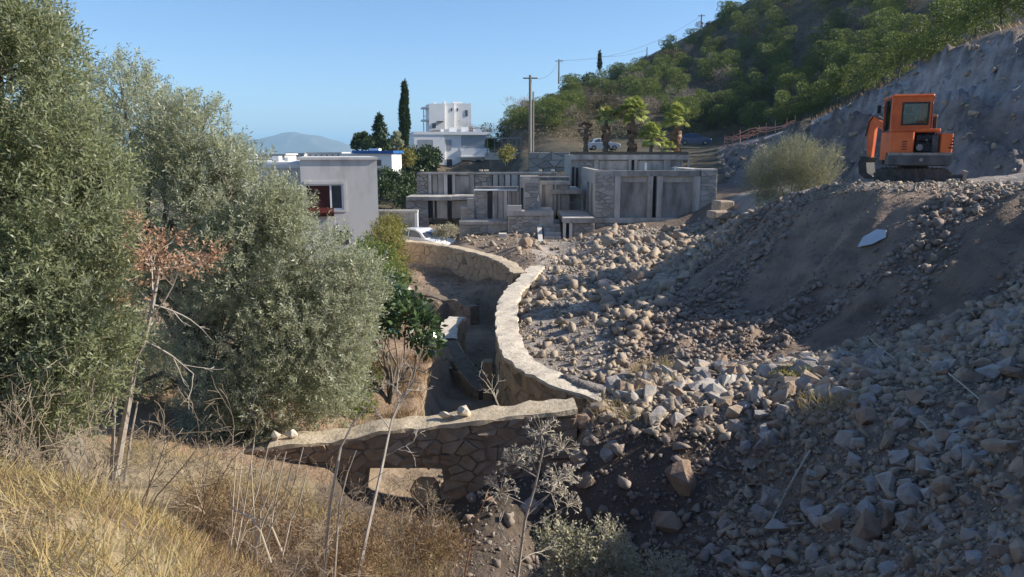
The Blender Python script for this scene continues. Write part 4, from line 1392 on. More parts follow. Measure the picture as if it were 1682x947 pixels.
# left side door: frame and glass
for y0, y1, nm in ((cy0 + 0.051, cy0 + 0.20, 'cab_pillar'), (0.30, 0.36, 'cab_pillar'), (cy1 - 0.06, cy1, 'cab_pillar')):
    xp(nm, box(cx0, cx0 + 0.05, y0, y1, 1.521, cz1 - 0.03), 'orange')
    xp(nm, box(cx1 - 0.05, cx1, y0, y1, 1.521, cz1 - 0.03), 'orange')
sw = xp('side_window', box(cx0 + 0.02, cx0 + 0.028, cy0 + 0.22, 0.29, 1.56, cz1 - 0.08), 'glassx')
gk = MB()
for a in ((cy0 + 0.20, 0.30, 1.521, 1.57), (cy0 + 0.20, 0.30, cz1 - 0.09, cz1 - 0.04), (cy0 + 0.20, cy0 + 0.25, 1.571, cz1 - 0.091), (0.25, 0.30, 1.571, cz1 - 0.091)):
    gk.box(cx0 - 0.008, cx0 + 0.04, a[0], a[1], a[2], a[3])
part(sw, 'gasket', gk.v, gk.F, M['black'], world=False)
xp('side_window', box(cx0 + 0.02, cx0 + 0.028, 0.37, cy1 - 0.07, 1.56, cz1 - 0.08), 'glassx')
xp('side_window', box(cx1 - 0.03, cx1 - 0.022, cy0 + 0.22, cy1 - 0.07, 1.56, cz1 - 0.08), 'glassx')
xp('windscreen', box(cx0 + 0.05, cx1 - 0.05, cy1 - 0.03, cy1 - 0.022, 1.30, cz1 - 0.05), 'glassx')
rf = xp('cab_roof', bev_box(cx0 - 0.01, cx1 + 0.01, cy0 - 0.03, cy1 + 0.05, cz1 - 0.029, cz1 + 0.06, 0.035), 'orange')
xp('antenna', cyl((cx1 - 0.1, cy0 + 0.1, cz1 + 0.16), 'z', 0.008, 0.22, 5), 'black', rf)
seat_ = xp('operator_seat', bev_box(-0.52, -0.02, -0.25, 0.25, 1.20, 1.36, 0.05), 'seat')
xp('seat_back', bev_box(-0.48, -0.06, -0.36, -0.22, 1.36, 2.02, 0.06), 'seat', seat_)
xp('headrest', bev_box(-0.38, -0.16, -0.36, -0.26, 2.05, 2.22, 0.04), 'seat', seat_)
for x_ in (-0.62, 0.08):
    xp('control_lever', tube([(x_, 0.2, 1.35), (x_, 0.28, 1.75)], 0.02, 0.03, 6), 'black')
xp('mirror', bev_box(cx0 - 0.20, cx0 - 0.09, 0.66, 0.70, 2.10, 2.34, 0.015), 'black')
xp('mirror_arm', tube([(cx0 + 0.02, cy1 - 0.03, 2.28), (cx0 - 0.14, 0.69, 2.26)], 0.012, 0.012, 5), 'black')
xp('exhaust', cyl((0.40, -0.45, 1.70), 'z', 0.055, 0.50, 10), 'black')
xp('exhaust_cap', cyl((0.40, -0.45, 1.97), 'z', 0.065, 0.05, 10), 'dustysteel')
# swing post, boom, arm and bucket, swung to the left
sw_a = R(48)
ca_, sa_ = math.cos(sw_a), math.sin(sw_a)
def rb(V):
    V = np.asarray(V, float)
    x, y = V[:, 0], V[:, 1]
    return np.column_stack([x * ca_ - y * sa_ + 0.15, x * sa_ + y * ca_ + 0.95, V[:, 2]])
xp('swing_post', (rb(cyl((0, 0.12, 0.80), 'z', 0.14, 0.55, 12)[0]), cyl((0, 0, 0), 'z', 1, 1, 12)[1]), 'black')
def limb(poly, x0, x1):
    V, F = prism(poly, 'x', x0, x1)
    return rb(V), F
boom = xp('boom', limb([(0.10, 0.85), (0.34, 0.75), (0.75, 1.45), (1.42, 1.86), (1.40, 2.02), (0.66, 1.66)], -0.085, 0.085), 'orange')
xp('boom_cylinder', (rb(tube([(0, 0.42, 0.78), (0, 0.98, 1.50)], 0.05, 0.05, 8)[0]), tube([(0, 0, 0), (0, 0, 1)], 0.05, 0.05, 8)[1]), 'dustysteel', boom)
arm = xp('dipper_arm', limb([(1.22, 2.02), (1.50, 2.05), (1.60, 1.82), (1.50, 0.70), (1.36, 0.70), (1.30, 1.70)], -0.07, 0.07), 'orange')
xp('arm_cylinder', (rb(tube([(0, 0.72, 1.75), (0, 1.26, 2.04)], 0.045, 0.045, 8)[0]), tube([(0, 0, 0), (0, 0, 1)], 0.05, 0.05, 8)[1]), 'dustysteel', arm)
xp('bucket_cylinder', (rb(tube([(0, 1.60, 1.72), (0, 1.62, 1.0)], 0.04, 0.04, 8)[0]), tube([(0, 0, 0), (0, 0, 1)], 0.05, 0.05, 8)[1]), 'dustysteel', arm)
bk = xp('bucket', limb([(1.30, 0.78), (1.60, 0.82), (1.72, 0.60), (1.64, 0.26), (1.40, 0.10), (1.12, 0.12), (1.16, 0.20), (1.36, 0.30), (1.42, 0.62)], -0.22, 0.22), 'black')
for k in (-0.18, -0.06, 0.06, 0.18):
    xp('tooth', limb([(1.14, 0.12), (0.99, 0.14), (1.14, 0.19)], k - 0.025, k + 0.025), 'dustysteel', bk)

# ------------------------------------------------------------------ cars
M['carwhite'] = mat('white car paint', [(0.66, 0.67, 0.68), (0.74, 0.75, 0.76)], scale=1, rough=0.3, spec=0.5, clear=0.4)
M['carblue'] = mat('blue car paint', [(0.01, 0.035, 0.12), (0.015, 0.05, 0.16)], scale=1, rough=0.3, spec=0.5, clear=0.4)
M['carsilver'] = mat('silver car paint', [(0.45, 0.48, 0.52), (0.52, 0.55, 0.58)], scale=1, rough=0.3, spec=0.5, clear=0.4)
M['tyre'] = mat('tyre rubber', [(0.015, 0.015, 0.015), (0.03, 0.03, 0.03)], scale=4)
def loft_car(prof, hw, inset):
    """side profile (x,z) swept across the width with rounded shoulders"""
    n = len(prof)
    zs = [p[1] for p in prof]
    z0, z1 = min(zs), max(zs)
    V = []
    lanes = ((-hw + 0.0, 0.97, 0), (-hw + 0.06, 1.0, 1), (hw - 0.06, 1.0, 1), (hw, 0.97, 0))
    for yy, sc_, _ in lanes:
        for x, z in prof:
            f = (z - z0) / (z1 - z0)
            y2 = yy * (1 - inset * max(0, f - 0.45) / 0.55)
            V.append((x * (0.985 if _ == 0 else 1), y2, z0 + (z - z0) * sc_))
    F = []
    for l in range(3):
        for i in range(n):
            j = (i + 1) % n
            F.append([l * n + i, l * n + j, (l + 1) * n + j, (l + 1) * n + i])
    F.append(list(range(n)))
    F.append([3 * n + i for i in range(n)][::-1])
    return np.array(V), F
def car(loc, rz, paint, lab):
    c = thing('parked_car', lab, 'car', loc, rz)
    body = [(-2.05, 0.35), (-2.08, 0.72), (-1.95, 0.92), (-1.2, 0.98), (1.0, 0.96), (1.75, 0.86), (2.05, 0.70), (2.08, 0.35), (1.6, 0.24), (-1.6, 0.24)]
    b_ = part(c, 'body', *loft_car(body, 0.86, 0.0), M[paint], world=False)
    cab_ = [(-1.55, 0.95), (-1.30, 1.36), (-0.85, 1.47), (0.05, 1.46), (0.55, 1.30), (1.05, 0.95)]
    part(c, 'cabin', *loft_car(cab_, 0.80, 0.22), M[paint], world=False)
    for s_ in (-1, 1):
        for q in (((-1.22, 1.00), (-1.05, 1.33), (-0.72, 1.39), (-0.45, 1.39), (-0.45, 1.00)), ((-0.38, 1.00), (-0.38, 1.39), (0.05, 1.38), (0.38, 1.26), (0.72, 1.00))):
            V = [(x, s_ * (0.815 - 0.16 * (z - 0.95) / 0.5), z) for x, z in q] + [(x, s_ * (0.79 - 0.16 * (z - 0.95) / 0.5), z) for x, z in q]
            n = len(q)
            part(c, 'side_window', V, [list(range(n)), list(range(n, 2 * n))[::-1]] + [[k, (k + 1) % n, n + (k + 1) % n, n + k] for k in range(n)], M['pane'], world=False)
        part(c, 'headlight', *bev_box(1.86, 2.05, s_ * 0.62 - 0.14, s_ * 0.62 + 0.14, 0.66, 0.80, 0.02), M['frame'], world=False)
        part(c, 'tail_light', *bev_box(-2.09, -1.98, s_ * 0.66 - 0.1, s_ * 0.66 + 0.1, 0.70, 0.88, 0.02), M['maroon'], world=False)
        for x_ in (-1.28, 1.28):
            w_ = part(c, 'wheel', *cyl((x_, s_ * 0.78, 0.31), 'y', 0.31, 0.2, 20), M['tyre'], world=False)
            part(w_, 'rim', *cyl((x_, s_ * 0.865, 0.31), 'y', 0.2, 0.05, 14), M['dustysteel'], world=False)
    for x0, z0, x1, z1, nm in ((0.62, 1.27, 1.00, 1.00, 'windscreen'), (-1.36, 1.30, -1.53, 1.00, 'rear_window')):
        V = []
        for d in (0.0, 0.03):
            for yy, f in ((-0.62, 0), (0.62, 0), (0.70, 1), (-0.70, 1)):
                x, z = (x0, z0) if f == 0 else (x1, z1)
                sg = 1 if x0 > 0 else -1
                V.append((x + sg * (d + 0.0), yy, z + d * 0.7))
        part(c, nm, V, [[0, 1, 2, 3], [7, 6, 5, 4], [0, 4, 5, 1], [1, 5, 6, 2], [2, 6, 7, 3], [3, 7, 4, 0]], M['pane'], world=False)
    return c
car((-5.35, 45.3, HZ(-5.35, 45.3) - 0.03), R(-38), 'carwhite', 'white hatchback parked behind the curved retaining wall')
p = W(1141, 238, 100)
car(p, R(-10), 'carblue', 'dark blue car parked on the road beyond the palms')
p = W(990, 244, 96)
car((p[0], p[1], p[2] - 0.2), R(5), 'carsilver', 'silver white car half hidden behind the palm trunks')

# ------------------------------------------------------------------ safety netting on the cliff edge
M['net'] = mat('faded orange netting', [(0.50, 0.20, 0.14), (0.62, 0.36, 0.28)], scale=1.5, rough=0.7)
q0, q1 = W(1190, 236, 86), W(1306, 206, 76)
nt_ = thing('safety_netting', 'collapsed red orange safety netting along the top of the cut', 'netting', q0)
g = np.random.default_rng(3)
for k in range(5):
    t = np.linspace(0, 1, 18)
    a = q0 + (q1 - q0) * t[:, None]
    a[:, 2] += 0.15 + 0.22 * k * (1 - 0.5 * t) * (0.7 + 0.3 * np.sin(t * 9 + k)) + g.normal(0, 0.07, 18)
    a[:, 1] += g.normal(0, 0.12, 18)
    part(nt_, 'strand', *tube(a, 0.05, 0.05, 4), M['net'])
for k in range(9):
    t = k / 8
    a = q0 + (q1 - q0) * t
    part(nt_, 'stake', *tube([a - np.array((0, 0, 0.4)), a + np.array((0.15 * math.sin(k * 2), 0, 1.0))], 0.04, 0.04, 5), M['net'])
# ------------------------------------------------------------------ plastic sheet on the fill slope
M['sheet'] = mat('pale plastic sheet', [(0.42, 0.46, 0.50), (0.52, 0.56, 0.60)], scale=3, rough=0.6, bump=0.3, bscale=8)

# hoses, lamps, grab rail and dirt-streaked lower skirt of the machine
for k_, (dx_, r_) in enumerate(((-0.11, 0.018), (0.11, 0.018), (-0.13, 0.014))):
    V, F = tube([(dx_, 0.30, 0.95), (dx_, 0.55, 1.55), (dx_, 0.95, 1.88), (dx_, 1.35, 2.08), (dx_ * 0.8, 1.52, 1.90), (dx_ * 0.8, 1.60, 1.45)], r_, r_, 6)
    xp('hydraulic_hose', (rb(V), F), 'black', boom)
xp('work_lamp', bev_box(cx0 + 0.05, cx0 + 0.17, cy1 + 0.04, cy1 + 0.12, cz1 - 0.10, cz1 - 0.01, 0.015), 'frame', rf)
xp('grab_rail', tube([(xw1 + 0.06, yr - 0.03, 1.62), (xw1 + 0.06, yr - 0.06, 1.66), (xw1 + 0.06, yr - 0.06, 2.28), (xw1 + 0.06, yr - 0.03, 2.32)], 0.014, 0.014, 6), 'black')
xp('step_plate', bev_box(-0.86, -0.79, -0.1, 0.6, 0.60, 0.72, 0.015), 'black')
xp('door_handle', bev_box(cx0 - 0.03, cx0 + 0.0, 0.31, 0.35, 1.58, 1.72, 0.008), 'black')
xp('tow_eye', cyl((0.0, -1.11, 0.74), 'y', 0.05, 0.06, 10), 'dustysteel')
# ------------------------------------------------------------------ rubble
ZONES = [  # polygon in the picture, y-range, share kept, size factor range (of distance), power, max metres, tag
    ([(1290, 334), (1345, 306), (1420, 300), (2300, 296), (2300, 318), (1420, 318)], (14, 27), 0.75, (0.0022, 0.011), 3.0, 0.25, 'crest of the fill bank'),
    ([(955, 640), (1100, 612), (1490, 585), (1500, 720), (1190, 725), (955, 700)], (8, 18), 1.0, (0.0042, 0.042), 2.35, 0.6, 'stony ridge right of the front wall'),
    ([(1180, 680), (1300, 590), (1500, 548), (1682, 470), (2300, 300), (2300, 1500), (1150, 1500), (1180, 947)], (1, 17), 1.0, (0.0040, 0.042), 2.55, 0.45, 'shaded rubble slope at the bottom right'),
    ([(760, 690), (940, 655), (1190, 690), (1190, 1500), (700, 1500), (700, 850)], (5, 14), 0.9, (0.004, 0.034), 2.8, 0.5, 'dark pit in front of the front wall'),
    ([(872, 448), (950, 395), (1000, 372), (1240, 352), (1135, 452), (1060, 540), (1012, 625), (965, 634), (895, 600), (852, 560), (848, 500)], (13, 42), 1.0, (0.0036, 0.034), 2.5, 0.95, 'sunlit rubble heap behind the winding wall'),
    ([(1225, 356), (1290, 326), (1350, 310), (2100, 304), (2000, 400), (1682, 490), (1500, 550), (1300, 595), (1010, 645), (1060, 540), (1130, 450)], (12, 36), 0.88, (0.0036, 0.022), 2.9, 0.42, 'brown face of the fill bank'),
    ([(700, 500), (830, 480), (850, 660), (740, 660)], (13, 33), 0.35, (0.003, 0.016), 2.8, 0.3, 'gully floor'),
    ([(650, 440), (830, 440), (830, 480), (780, 500), (650, 468)], (26, 40), 0.3, (0.003, 0.012), 3.0, 0.3, 'terrace between the old walls'),
    ([(720, 378), (930, 378), (965, 425), (885, 440), (850, 425), (760, 398)], (31, 46), 0.6, (0.003, 0.02), 2.8, 0.6, 'yard below the house shells'),
    ([(1175, 255), (1300, 215), (1400, 170), (1480, 130), (1560, 90), (1682, 55), (2300, -80), (2300, 300), (1200, 300)], (27, 95), 0.5, (0.003, 0.016), 2.5, 1.2, 'rock cut'),
    ([(-300, 740), (330, 800), (420, 947), (420, 1500), (-300, 1500)], (0.5, 8), 0.08, (0.003, 0.012), 2.6, 0.1, 'dry grass bank'),
]
g = np.random.default_rng(2024)
NS = 105000
ud = g.uniform(-0.72, 0.95, NS)
ld = np.exp(g.uniform(math.log(7.5), math.log(100), NS))
sx, sy = ud * ld, ld - 5.0
# a second helping close by, where single stones show
ud2 = g.uniform(0.02, 0.90, 44000)
ld2 = np.exp(g.uniform(math.log(8.5), math.log(20), 44000))
ud3 = g.uniform(0.10, 0.85, 60000)
ld3 = np.exp(g.uniform(math.log(17), math.log(36), 60000))
sx = np.concatenate([sx, ud2 * ld2, ud3 * ld3])
sy = np.concatenate([sy, ld2 - 5.0, ld3 - 5.0])
NS = len(sx)
sz = H(sx, sy)
qx, qy, qf = proj(np.stack([sx, sy, sz], 1))
S = np.zeros(NS)
ZI = np.full(NS, -1)
for zi, (poly, (ya, yb), keep, (k0, k1), pw, mx, nm) in enumerate(ZONES):
    m = (ZI < 0) & in_poly(qx, qy, poly) & (sy > ya) & (sy < yb)
    ids = np.where(m)[0]
    kp = np.full(len(ids), keep)
    if nm.startswith('brown face'):      # stones run in streaks down the fall line
        q_ = sx[ids] * 0.60 - sy[ids] * 0.80
        t_ = sx[ids] * 0.80 + sy[ids] * 0.60
        kp = keep * smooth(-0.35, 0.35, fbm2(q_, t_ * 0.2, 0.9, 3, 35))
    ids = ids[g.random(len(ids)) < kp]
    u_ = g.random(len(ids))
    k = k0 * (1 - u_ * (1 - (k0 / k1) ** (pw - 1))) ** (-1 / (pw - 1))
    S[ids] = np.minimum(k * np.hypot(sx[ids], sy[ids]), mx)
    ZI[ids] = zi
    # the rest of the zone stays bare
    rest = np.where(m & (ZI < 0))[0]
    ZI[rest] = -2
ok = ZI >= 0
# keep clear of walls
for pth in (WIND, FRONT, FARW, LOWW):
    ok &= poly_dist(sx, sy, pth[:, :2], closed=False) > 0.30 + S * 0.3
ok &= ~((sy > 42.3) & (sy < 53) & (sx > fx(925, 380, 42.7)) & (sx < xa1))
ex_d = np.hypot(sx - EXP[0], sy - EXP[1])
ok &= (ex_d > 1.6) | (S < 0.12)
ids = np.where(ok)[0]
P = np.stack([sx[ids], sy[ids], sz[ids] + S[ids] * 0.12], 1)
S_, ZI_ = S[ids], ZI[ids]
ppx, ppy, ppf = proj(P)
app = S_ / ppf * FPX
infr = (ppx > -10) & (ppx < 1692) & (ppy > 0) & (ppy < 957)
# what hides behind the ground does not count among the largest
def seen(P):
    vis = np.ones(len(P), bool)
    for t in np.linspace(0.25, 0.965, 26):
        Q = P * t
        vis &= Q[:, 2] > H(Q[:, 0], Q[:, 1]) - 0.05
    return vis
order = np.argsort(-app * infr)[:900]
vis = seen(P[order] + np.array((0, 0, 0.15)))
# walls and olives hide some of the rest
hid = in_poly(ppx[order], ppy[order], [(-50, -50), (60, 0), (220, 380), (480, 260), (640, 480), (600, 690), (440, 730), (350, 800), (-50, 760)])
big = order[vis & ~hid][:285]
rest = np.setdiff1d(np.arange(len(P)), big)
print('rocks', len(P), 'individual', len(big))
STONE_PICK = (P[big], S_[big], ZI_[big])
TETRA = [hull(rock_pts(8, _g)) for _ in range(10)]
mound_i = 5
isb = (ZI_[rest] == mound_i) | (ZI_[rest] == 3)  # pit stones get the darker mix as well, for the pit's shade
fine = app[rest] < 11
nearm = P[rest, 1] < 17
for nm_, sel_, shp, mt_, sd_ in (('rubble', ~isb & nearm & ~fine, ROCKV + SLABV, 'rock', 31), ('rubble', ~isb & nearm & fine, TETRA, 'rock', 34), ('rubble', ~isb & ~nearm & ~fine, ROCKV[:12], 'rock', 32), ('rubble', ~isb & ~nearm & fine, TETRA, 'rock', 35), ('rubble', isb & ~fine, ROCKV[:12], 'earthstone', 36), ('rubble', isb & fine, TETRA, 'earthstone', 37)):
    q = rest[sel_]
    bake_rocks(nm_, P[q], S_[q], shp, M[mt_], sd_)
# fine gravel on the fill bank and among the stones
NG = 60000
ud = g.uniform(-0.1, 1.0, NG)
ld = np.exp(g.uniform(math.log(9), math.log(42), NG))
gx_, gy_ = ud * ld, ld - 5
gz_ = H(gx_, gy_)
ax, ay, af = proj(np.stack([gx_, gy_, gz_], 1))
mk = np.zeros(NG, bool)
for zi in (0, 1, 2, 4, 5):
    mk |= in_poly(ax, ay, ZONES[zi][0]) & (gy_ > ZONES[zi][1][0]) & (gy_ < ZONES[zi][1][1])
mk &= ~in_poly(gx_, gy_, LOWPOLY)
mk &= g.random(NG) < np.where(fbm2(gx_, gy_, 1.2, 3, 77) > -0.1, 1.0, 0.35)
PEBB = [hull(rock_pts(6, _g)) for _ in range(8)]
gs = np.hypot(gx_, gy_) * g.uniform(0.0018, 0.0046, NG)
bake_rocks('gravel', np.stack([gx_, gy_, gz_ + gs * 0.15], 1)[mk], gs[mk], PEBB, M['earthstone'], 33, tilt=1.0)

# ---- named boulders
M['rocktan'] = mat('tan boulder', [(0.279, 0.205, 0.139), (0.394, 0.303, 0.221), (0.459, 0.369, 0.279)], scale=4, bump=0.7, bscale=12, bdist=0.04)
M['rockpink'] = mat('pink buff boulder', [(0.42, 0.31, 0.25), (0.56, 0.44, 0.36)], scale=4, bump=0.5, bscale=12, bdist=0.03)
M['rockgrey'] = mat('grey boulder', [(0.230, 0.205, 0.184), (0.353, 0.316, 0.287), (0.426, 0.385, 0.344)], scale=4, bump=0.7, bscale=12, bdist=0.04)
M['rockbrown'] = mat('brown boulder', [(0.197, 0.131, 0.090), (0.312, 0.221, 0.156), (0.361, 0.271, 0.205)], scale=4, bump=0.7, bscale=12, bdist=0.04)
def boulder(px, py, wpx, hpx, m, lab, seed, rz=0.0, tilt=0.0, slab=False, sink=0.25, deep=0.8, Yfix=None):
    # find the ground under this pixel
    d = ray(px, py + hpx * 0.35)
    ts = np.linspace(4, 60, 700)
    Q = d[None] * (ts / d[1])[:, None]
    below = Q[:, 2] < H(Q[:, 0], Q[:, 1])
    k = int(np.argmax(below)) if below.any() else 300
    q = Q[k] if Yfix is None else W(px, py + hpx * 0.35, Yfix)
    f = q[1] * _cp - q[2] * _sp
    w_, h_ = wpx / FPX * f, hpx / FPX * f
    gg = np.random.default_rng(seed)
    n = 26
    p_ = unit(gg.normal(size=(n, 3))) * gg.uniform(0.75, 1.0, (n, 1))
    V, F = hull(p_ * np.array((w_ / 2, w_ / 2 * deep, h_ * 0.52)))
    o = link('boulder', mesh('boulder', V, F, M[m]), None, (q[0], q[1] + w_ * 0.2, q[2] + h_ * (0.5 - sink)), (0, tilt, rz))
    return tag(o, lab, 'boulder')
BL = [
    (995, 466, 36, 22, 'rockpink', 'flat pinkish buff boulder in the sunlit rubble heap', 1), (1046, 456, 40, 34, 'rockbrown', 'brown faceted boulder beside the pinkish one in the heap', 2),
    (1165, 636, 100, 26, 'rockgrey', 'long pale slab lying along the stony ridge', 3), (1243, 648, 34, 40, 'rockgrey', 'upright pale pointed stone on the stony ridge', 4),
    (1300, 640, 46, 34, 'rockbrown', 'reddish brown block under the green tuft on the ridge', 5), (1288, 676, 30, 36, 'rockgrey', 'small pale wedge stone below the reddish block', 6),
    (1220, 668, 44, 24, 'rockgrey', 'flat grey block between the slab and the wedge stone', 7), (1430, 684, 76, 34, 'rockbrown', 'long brown slab with sunlit top edge beside dry grass', 8),
    (1393, 648, 60, 30, 'rockgrey', 'flat topped pale boulder above the long brown slab', 9), (1428, 866, 78, 76, 'rockbrown', 'largest brown angular boulder in the bottom right rubble', 10),
    (1505, 815, 60, 42, 'rockgrey', 'grey blocky boulder up the slope from the largest one', 11), (1560, 798, 58, 46, 'rocktan', 'tan boulder with flat face near the right edge', 12),
    (1578, 742, 40, 34, 'rockgrey', 'squat grey boulder above the tan one', 13), (1645, 735, 60, 34, 'rocktan', 'broad tan slab at the right edge of the slope', 14),
    (1567, 552, 48, 36, 'rockbrown', 'brown block on the upper right rubble', 15), (1130, 785, 92, 62, 'rockbrown', 'big rounded brown boulder in the dark face below the ridge', 16),
    (1100, 860, 66, 50, 'rockbrown', 'smooth dark boulder at the foot of the shaded face', 17), (1365, 860, 44, 32, 'rocktan', 'buff stone beside the largest boulder', 18),
    (1170, 905, 34, 26, 'rockgrey', 'blue grey stone in the bottom of the pit', 19), (1225, 735, 30, 36, 'rockgrey', 'standing grey stone under the ridge', 20),
    (1010, 900, 60, 40, 'rockgrey', 'flat grey block among the leafy shrub in the pit', 21), (870, 835, 46, 40, 'rockgrey', 'rounded grey stone under the front wall', 22),
    (1140, 415, 44, 16, 'coping', 'white lit slab on top of the rubble heap', 23), (1100, 432, 26, 20, 'rocktan', 'small tan block in the rubble heap', 24),
    (1240, 400, 24, 14, 'rockgrey', 'grey stone at the edge where heap meets fill bank', 25), (865, 398, 30, 26, 'rockbrown', 'round brown boulder in the yard below the shells', 26),
    (1505, 408, 26, 20, 'rockbrown', 'brown lump halfway up the fill bank right of the plastic sheet', 27), (1640, 610, 40, 30, 'rockgrey', 'grey boulder high on the bottom right slope', 28),
    (700, 805, 62, 60, 'walltan', 'rounded tan stone block inside the wall opening', 29), (640, 800, 70, 50, 'rocktan', 'sunlit tan rock seen through the wall opening', 30), (1600, 880, 46, 34, 'rockgrey', 'grey angular stone near the bottom right corner', 31), (1680, 905, 44, 50, 'rocktan', 'tall tan stone cut by the right border', 32),
    (958, 692, 40, 34, 'rockbrown', 'brown stone wedged against the broken end of the front wall', 33), (972, 726, 36, 30, 'rockgrey', 'grey stone under the brown one at the wall end', 34), (950, 752, 44, 34, 'rocktan', 'tan stone at the foot of the broken wall end', 35), (985, 668, 38, 24, 'rocktan', 'flat tan stone between the two old walls', 36), (1000, 745, 40, 34, 'rockgrey', 'grey lump in the dark face beside the wall end', 37), (965, 790, 50, 36, 'rockbrown', 'dark brown boulder below the wall end', 38),
]
for a in BL:
    boulder(*a[:6], a[6], rz=a[6] * 1.3, tilt=(-0.12 if a[6] in (3, 8) else 0.0), deep=0.55 if a[6] in (3, 8, 14) else 0.85, Yfix={29: 11.6, 30: 12.8}.get(a[6]))
# squared block and ledge by the road end of the house
for i, (px, py, w_, h_, lab) in enumerate(((1187, 338, 26, 18, 'squared tan stone block standing at the corner of the house shell'), (1186, 352, 40, 12, 'flat tan stone ledge under the squared block'))):
    q = W(px, py, 40.0 - i)
    f = 40.0 / FPX
    V, F = bev_box(-w_ * f / 2, w_ * f / 2, -0.5, 0.5, -h_ * f / 2, h_ * f / 2, 0.06)
    tag(link('stone_block', mesh('stone_block', V, F, M['rocktan']), None, q, (0, 0, 0.2)), lab, 'stone')
# plastic sheet draped on the slope
cs = np.array([(1408, 412), (1418, 392), (1440, 380), (1456, 380), (1455, 394), (1432, 408)])
def hit(px, py, y0=6, y1=60):
    d = ray(px, py)
    ts = np.linspace(y0, y1, 900)
    Q = d[None] * (ts / d[1])[:, None]
    b = Q[:, 2] < H(Q[:, 0], Q[:, 1])
    return Q[int(np.argmax(b))] if b.any() else Q[-1]
c3 = np.array([hit(*c) for c in cs])
mid = c3.mean(0)
V, F = [], []
rings = (1.0, 0.66, 0.33)
for r_ in rings:
    for q in c3:
        p_ = mid + (q - mid) * r_
        p_[2] = max(p_[2], HZ(p_[0], p_[1])) + 0.05 + 0.02 * math.sin(p_[0] * 9 + p_[1] * 7)
        V.append(p_)
V.append(mid + np.array((0, 0, 0.08)))
n = len(c3)
for r_ in range(2):
    for k in range(n):
        F.append([r_ * n + k, r_ * n + (k + 1) % n, (r_ + 1) * n + (k + 1) % n, (r_ + 1) * n + k])
for k in range(n):
    F.append([2 * n + k, 2 * n + (k + 1) % n, 3 * n])
o = single('plastic_sheet', V, F, M['sheet'], 'pale blue grey plastic sheet lying on the brown fill bank', 'sheet')
sm = o.modifiers.new('thickness', 'SOLIDIFY')
sm.thickness = 0.01

# ------------------------------------------------------------------ individual stones, each a thing of its own
M['rockpale'] = mat('pale limestone', [(0.295, 0.262, 0.230), (0.443, 0.402, 0.353), (0.508, 0.467, 0.410)], scale=6, bump=0.6, bscale=20, bdist=0.02)
SCOL = (('grey', 'rockgrey', 0.50), ('tan', 'rocktan', 0.20), ('brown', 'rockbrown', 0.14), ('pale', 'rockpale', 0.16))
LAND = [(a[0], a[1], a[5]) for a in BL]
def short(lab):
    return {10: 'the largest brown boulder'}.get(0, lab)
LANDS = {1: 'the flat pinkish boulder', 2: 'the brown faceted boulder', 3: 'the long pale slab', 4: 'the upright pointed stone', 5: 'the reddish brown block', 7: 'the flat grey ridge block', 8: 'the long brown slab', 9: 'the flat topped pale boulder',
         10: 'the largest brown boulder', 11: 'the grey blocky boulder', 12: 'the tan flat faced boulder', 13: 'the squat grey boulder', 14: 'the broad tan slab', 15: 'the upper brown block', 16: 'the big rounded boulder', 17: 'the smooth dark boulder', 18: 'the buff stone',
         19: 'the blue grey pit stone', 20: 'the standing grey stone', 22: 'the rounded stone under the wall', 23: 'the white lit slab', 24: 'the small tan block', 25: 'the grey stone at the heap edge', 27: 'the brown lump on the bank', 28: 'the high grey boulder', 31: 'the corner grey stone', 32: 'the tall tan border stone'}
lm = np.array([(a[0], a[1]) for a in BL if a[6] in LANDS], float)
ln_ = [LANDS[a[6]] for a in BL if a[6] in LANDS]
VARI = BIGV + ROCKV[:6] + SLABV[:3]
SM = {}
g = np.random.default_rng(555)
sp_, ss_, sz_ = STONE_PICK
ppx, ppy, ppf = proj(sp_)
Rm = rot_mats(len(sp_), g, 0.45)
rows = []
for k in range(len(sp_)):
    d_ = np.hypot(lm[:, 0] - ppx[k], (lm[:, 1] - ppy[k]) * 1.2)
    j = int(np.argmin(d_))
    dx, dy = ppx[k] - lm[j, 0], ppy[k] - lm[j, 1]
    side = ('right of' if dx > 0 else 'left of') if abs(dx) > abs(dy) else ('below' if dy > 0 else 'above')
    c = int(np.searchsorted(np.cumsum([q[2] for q in SCOL]), g.random() * 0.999))
    size = 'larger' if ss_[k] / ppf[k] * FPX > 26 else 'small'
    rows.append((size, c, side, j, d_[j], k))
from collections import defaultdict
grp = defaultdict(list)
for r_ in rows:
    grp[(r_[0], r_[1], r_[2], r_[3])].append(r_)
lab_of = {}
for key, lst in grp.items():
    lst.sort(key=lambda r_: r_[4])
    for n_, r_ in enumerate(lst):
        base_ = '%s %s angular stone %s %s' % (key[0], SCOL[key[1]][0], key[2], ln_[key[3]])
        lab_of[r_[5]] = base_ + ('' if len(lst) == 1 else ', ' + ('nearest' if n_ == 0 else ordinal_word(n_ + 1) + ' nearest') + ' to it')
for size, c, side, j, d_, k in rows:
    vi = int(g.integers(0, len(VARI)))
    if (vi, c) not in SM:
        SM[(vi, c)] = mesh('rubble_stone', VARI[vi][0], VARI[vi][1], M[SCOL[c][1]])
    o = link('rubble_stone', SM[(vi, c)], None, sp_[k])
    o.rotation_euler = Matrix([list(map(float, r_)) for r_ in Rm[k]]).to_euler()
    s_ = ss_[k] * 1.1
    o.scale = (s_, s_ * g.uniform(0.8, 1.1), s_ * g.uniform(0.8, 1.15))
    tag(o, lab_of[k], 'stone', 'loose stones on the ' + ZONES[sz_[k]][6])
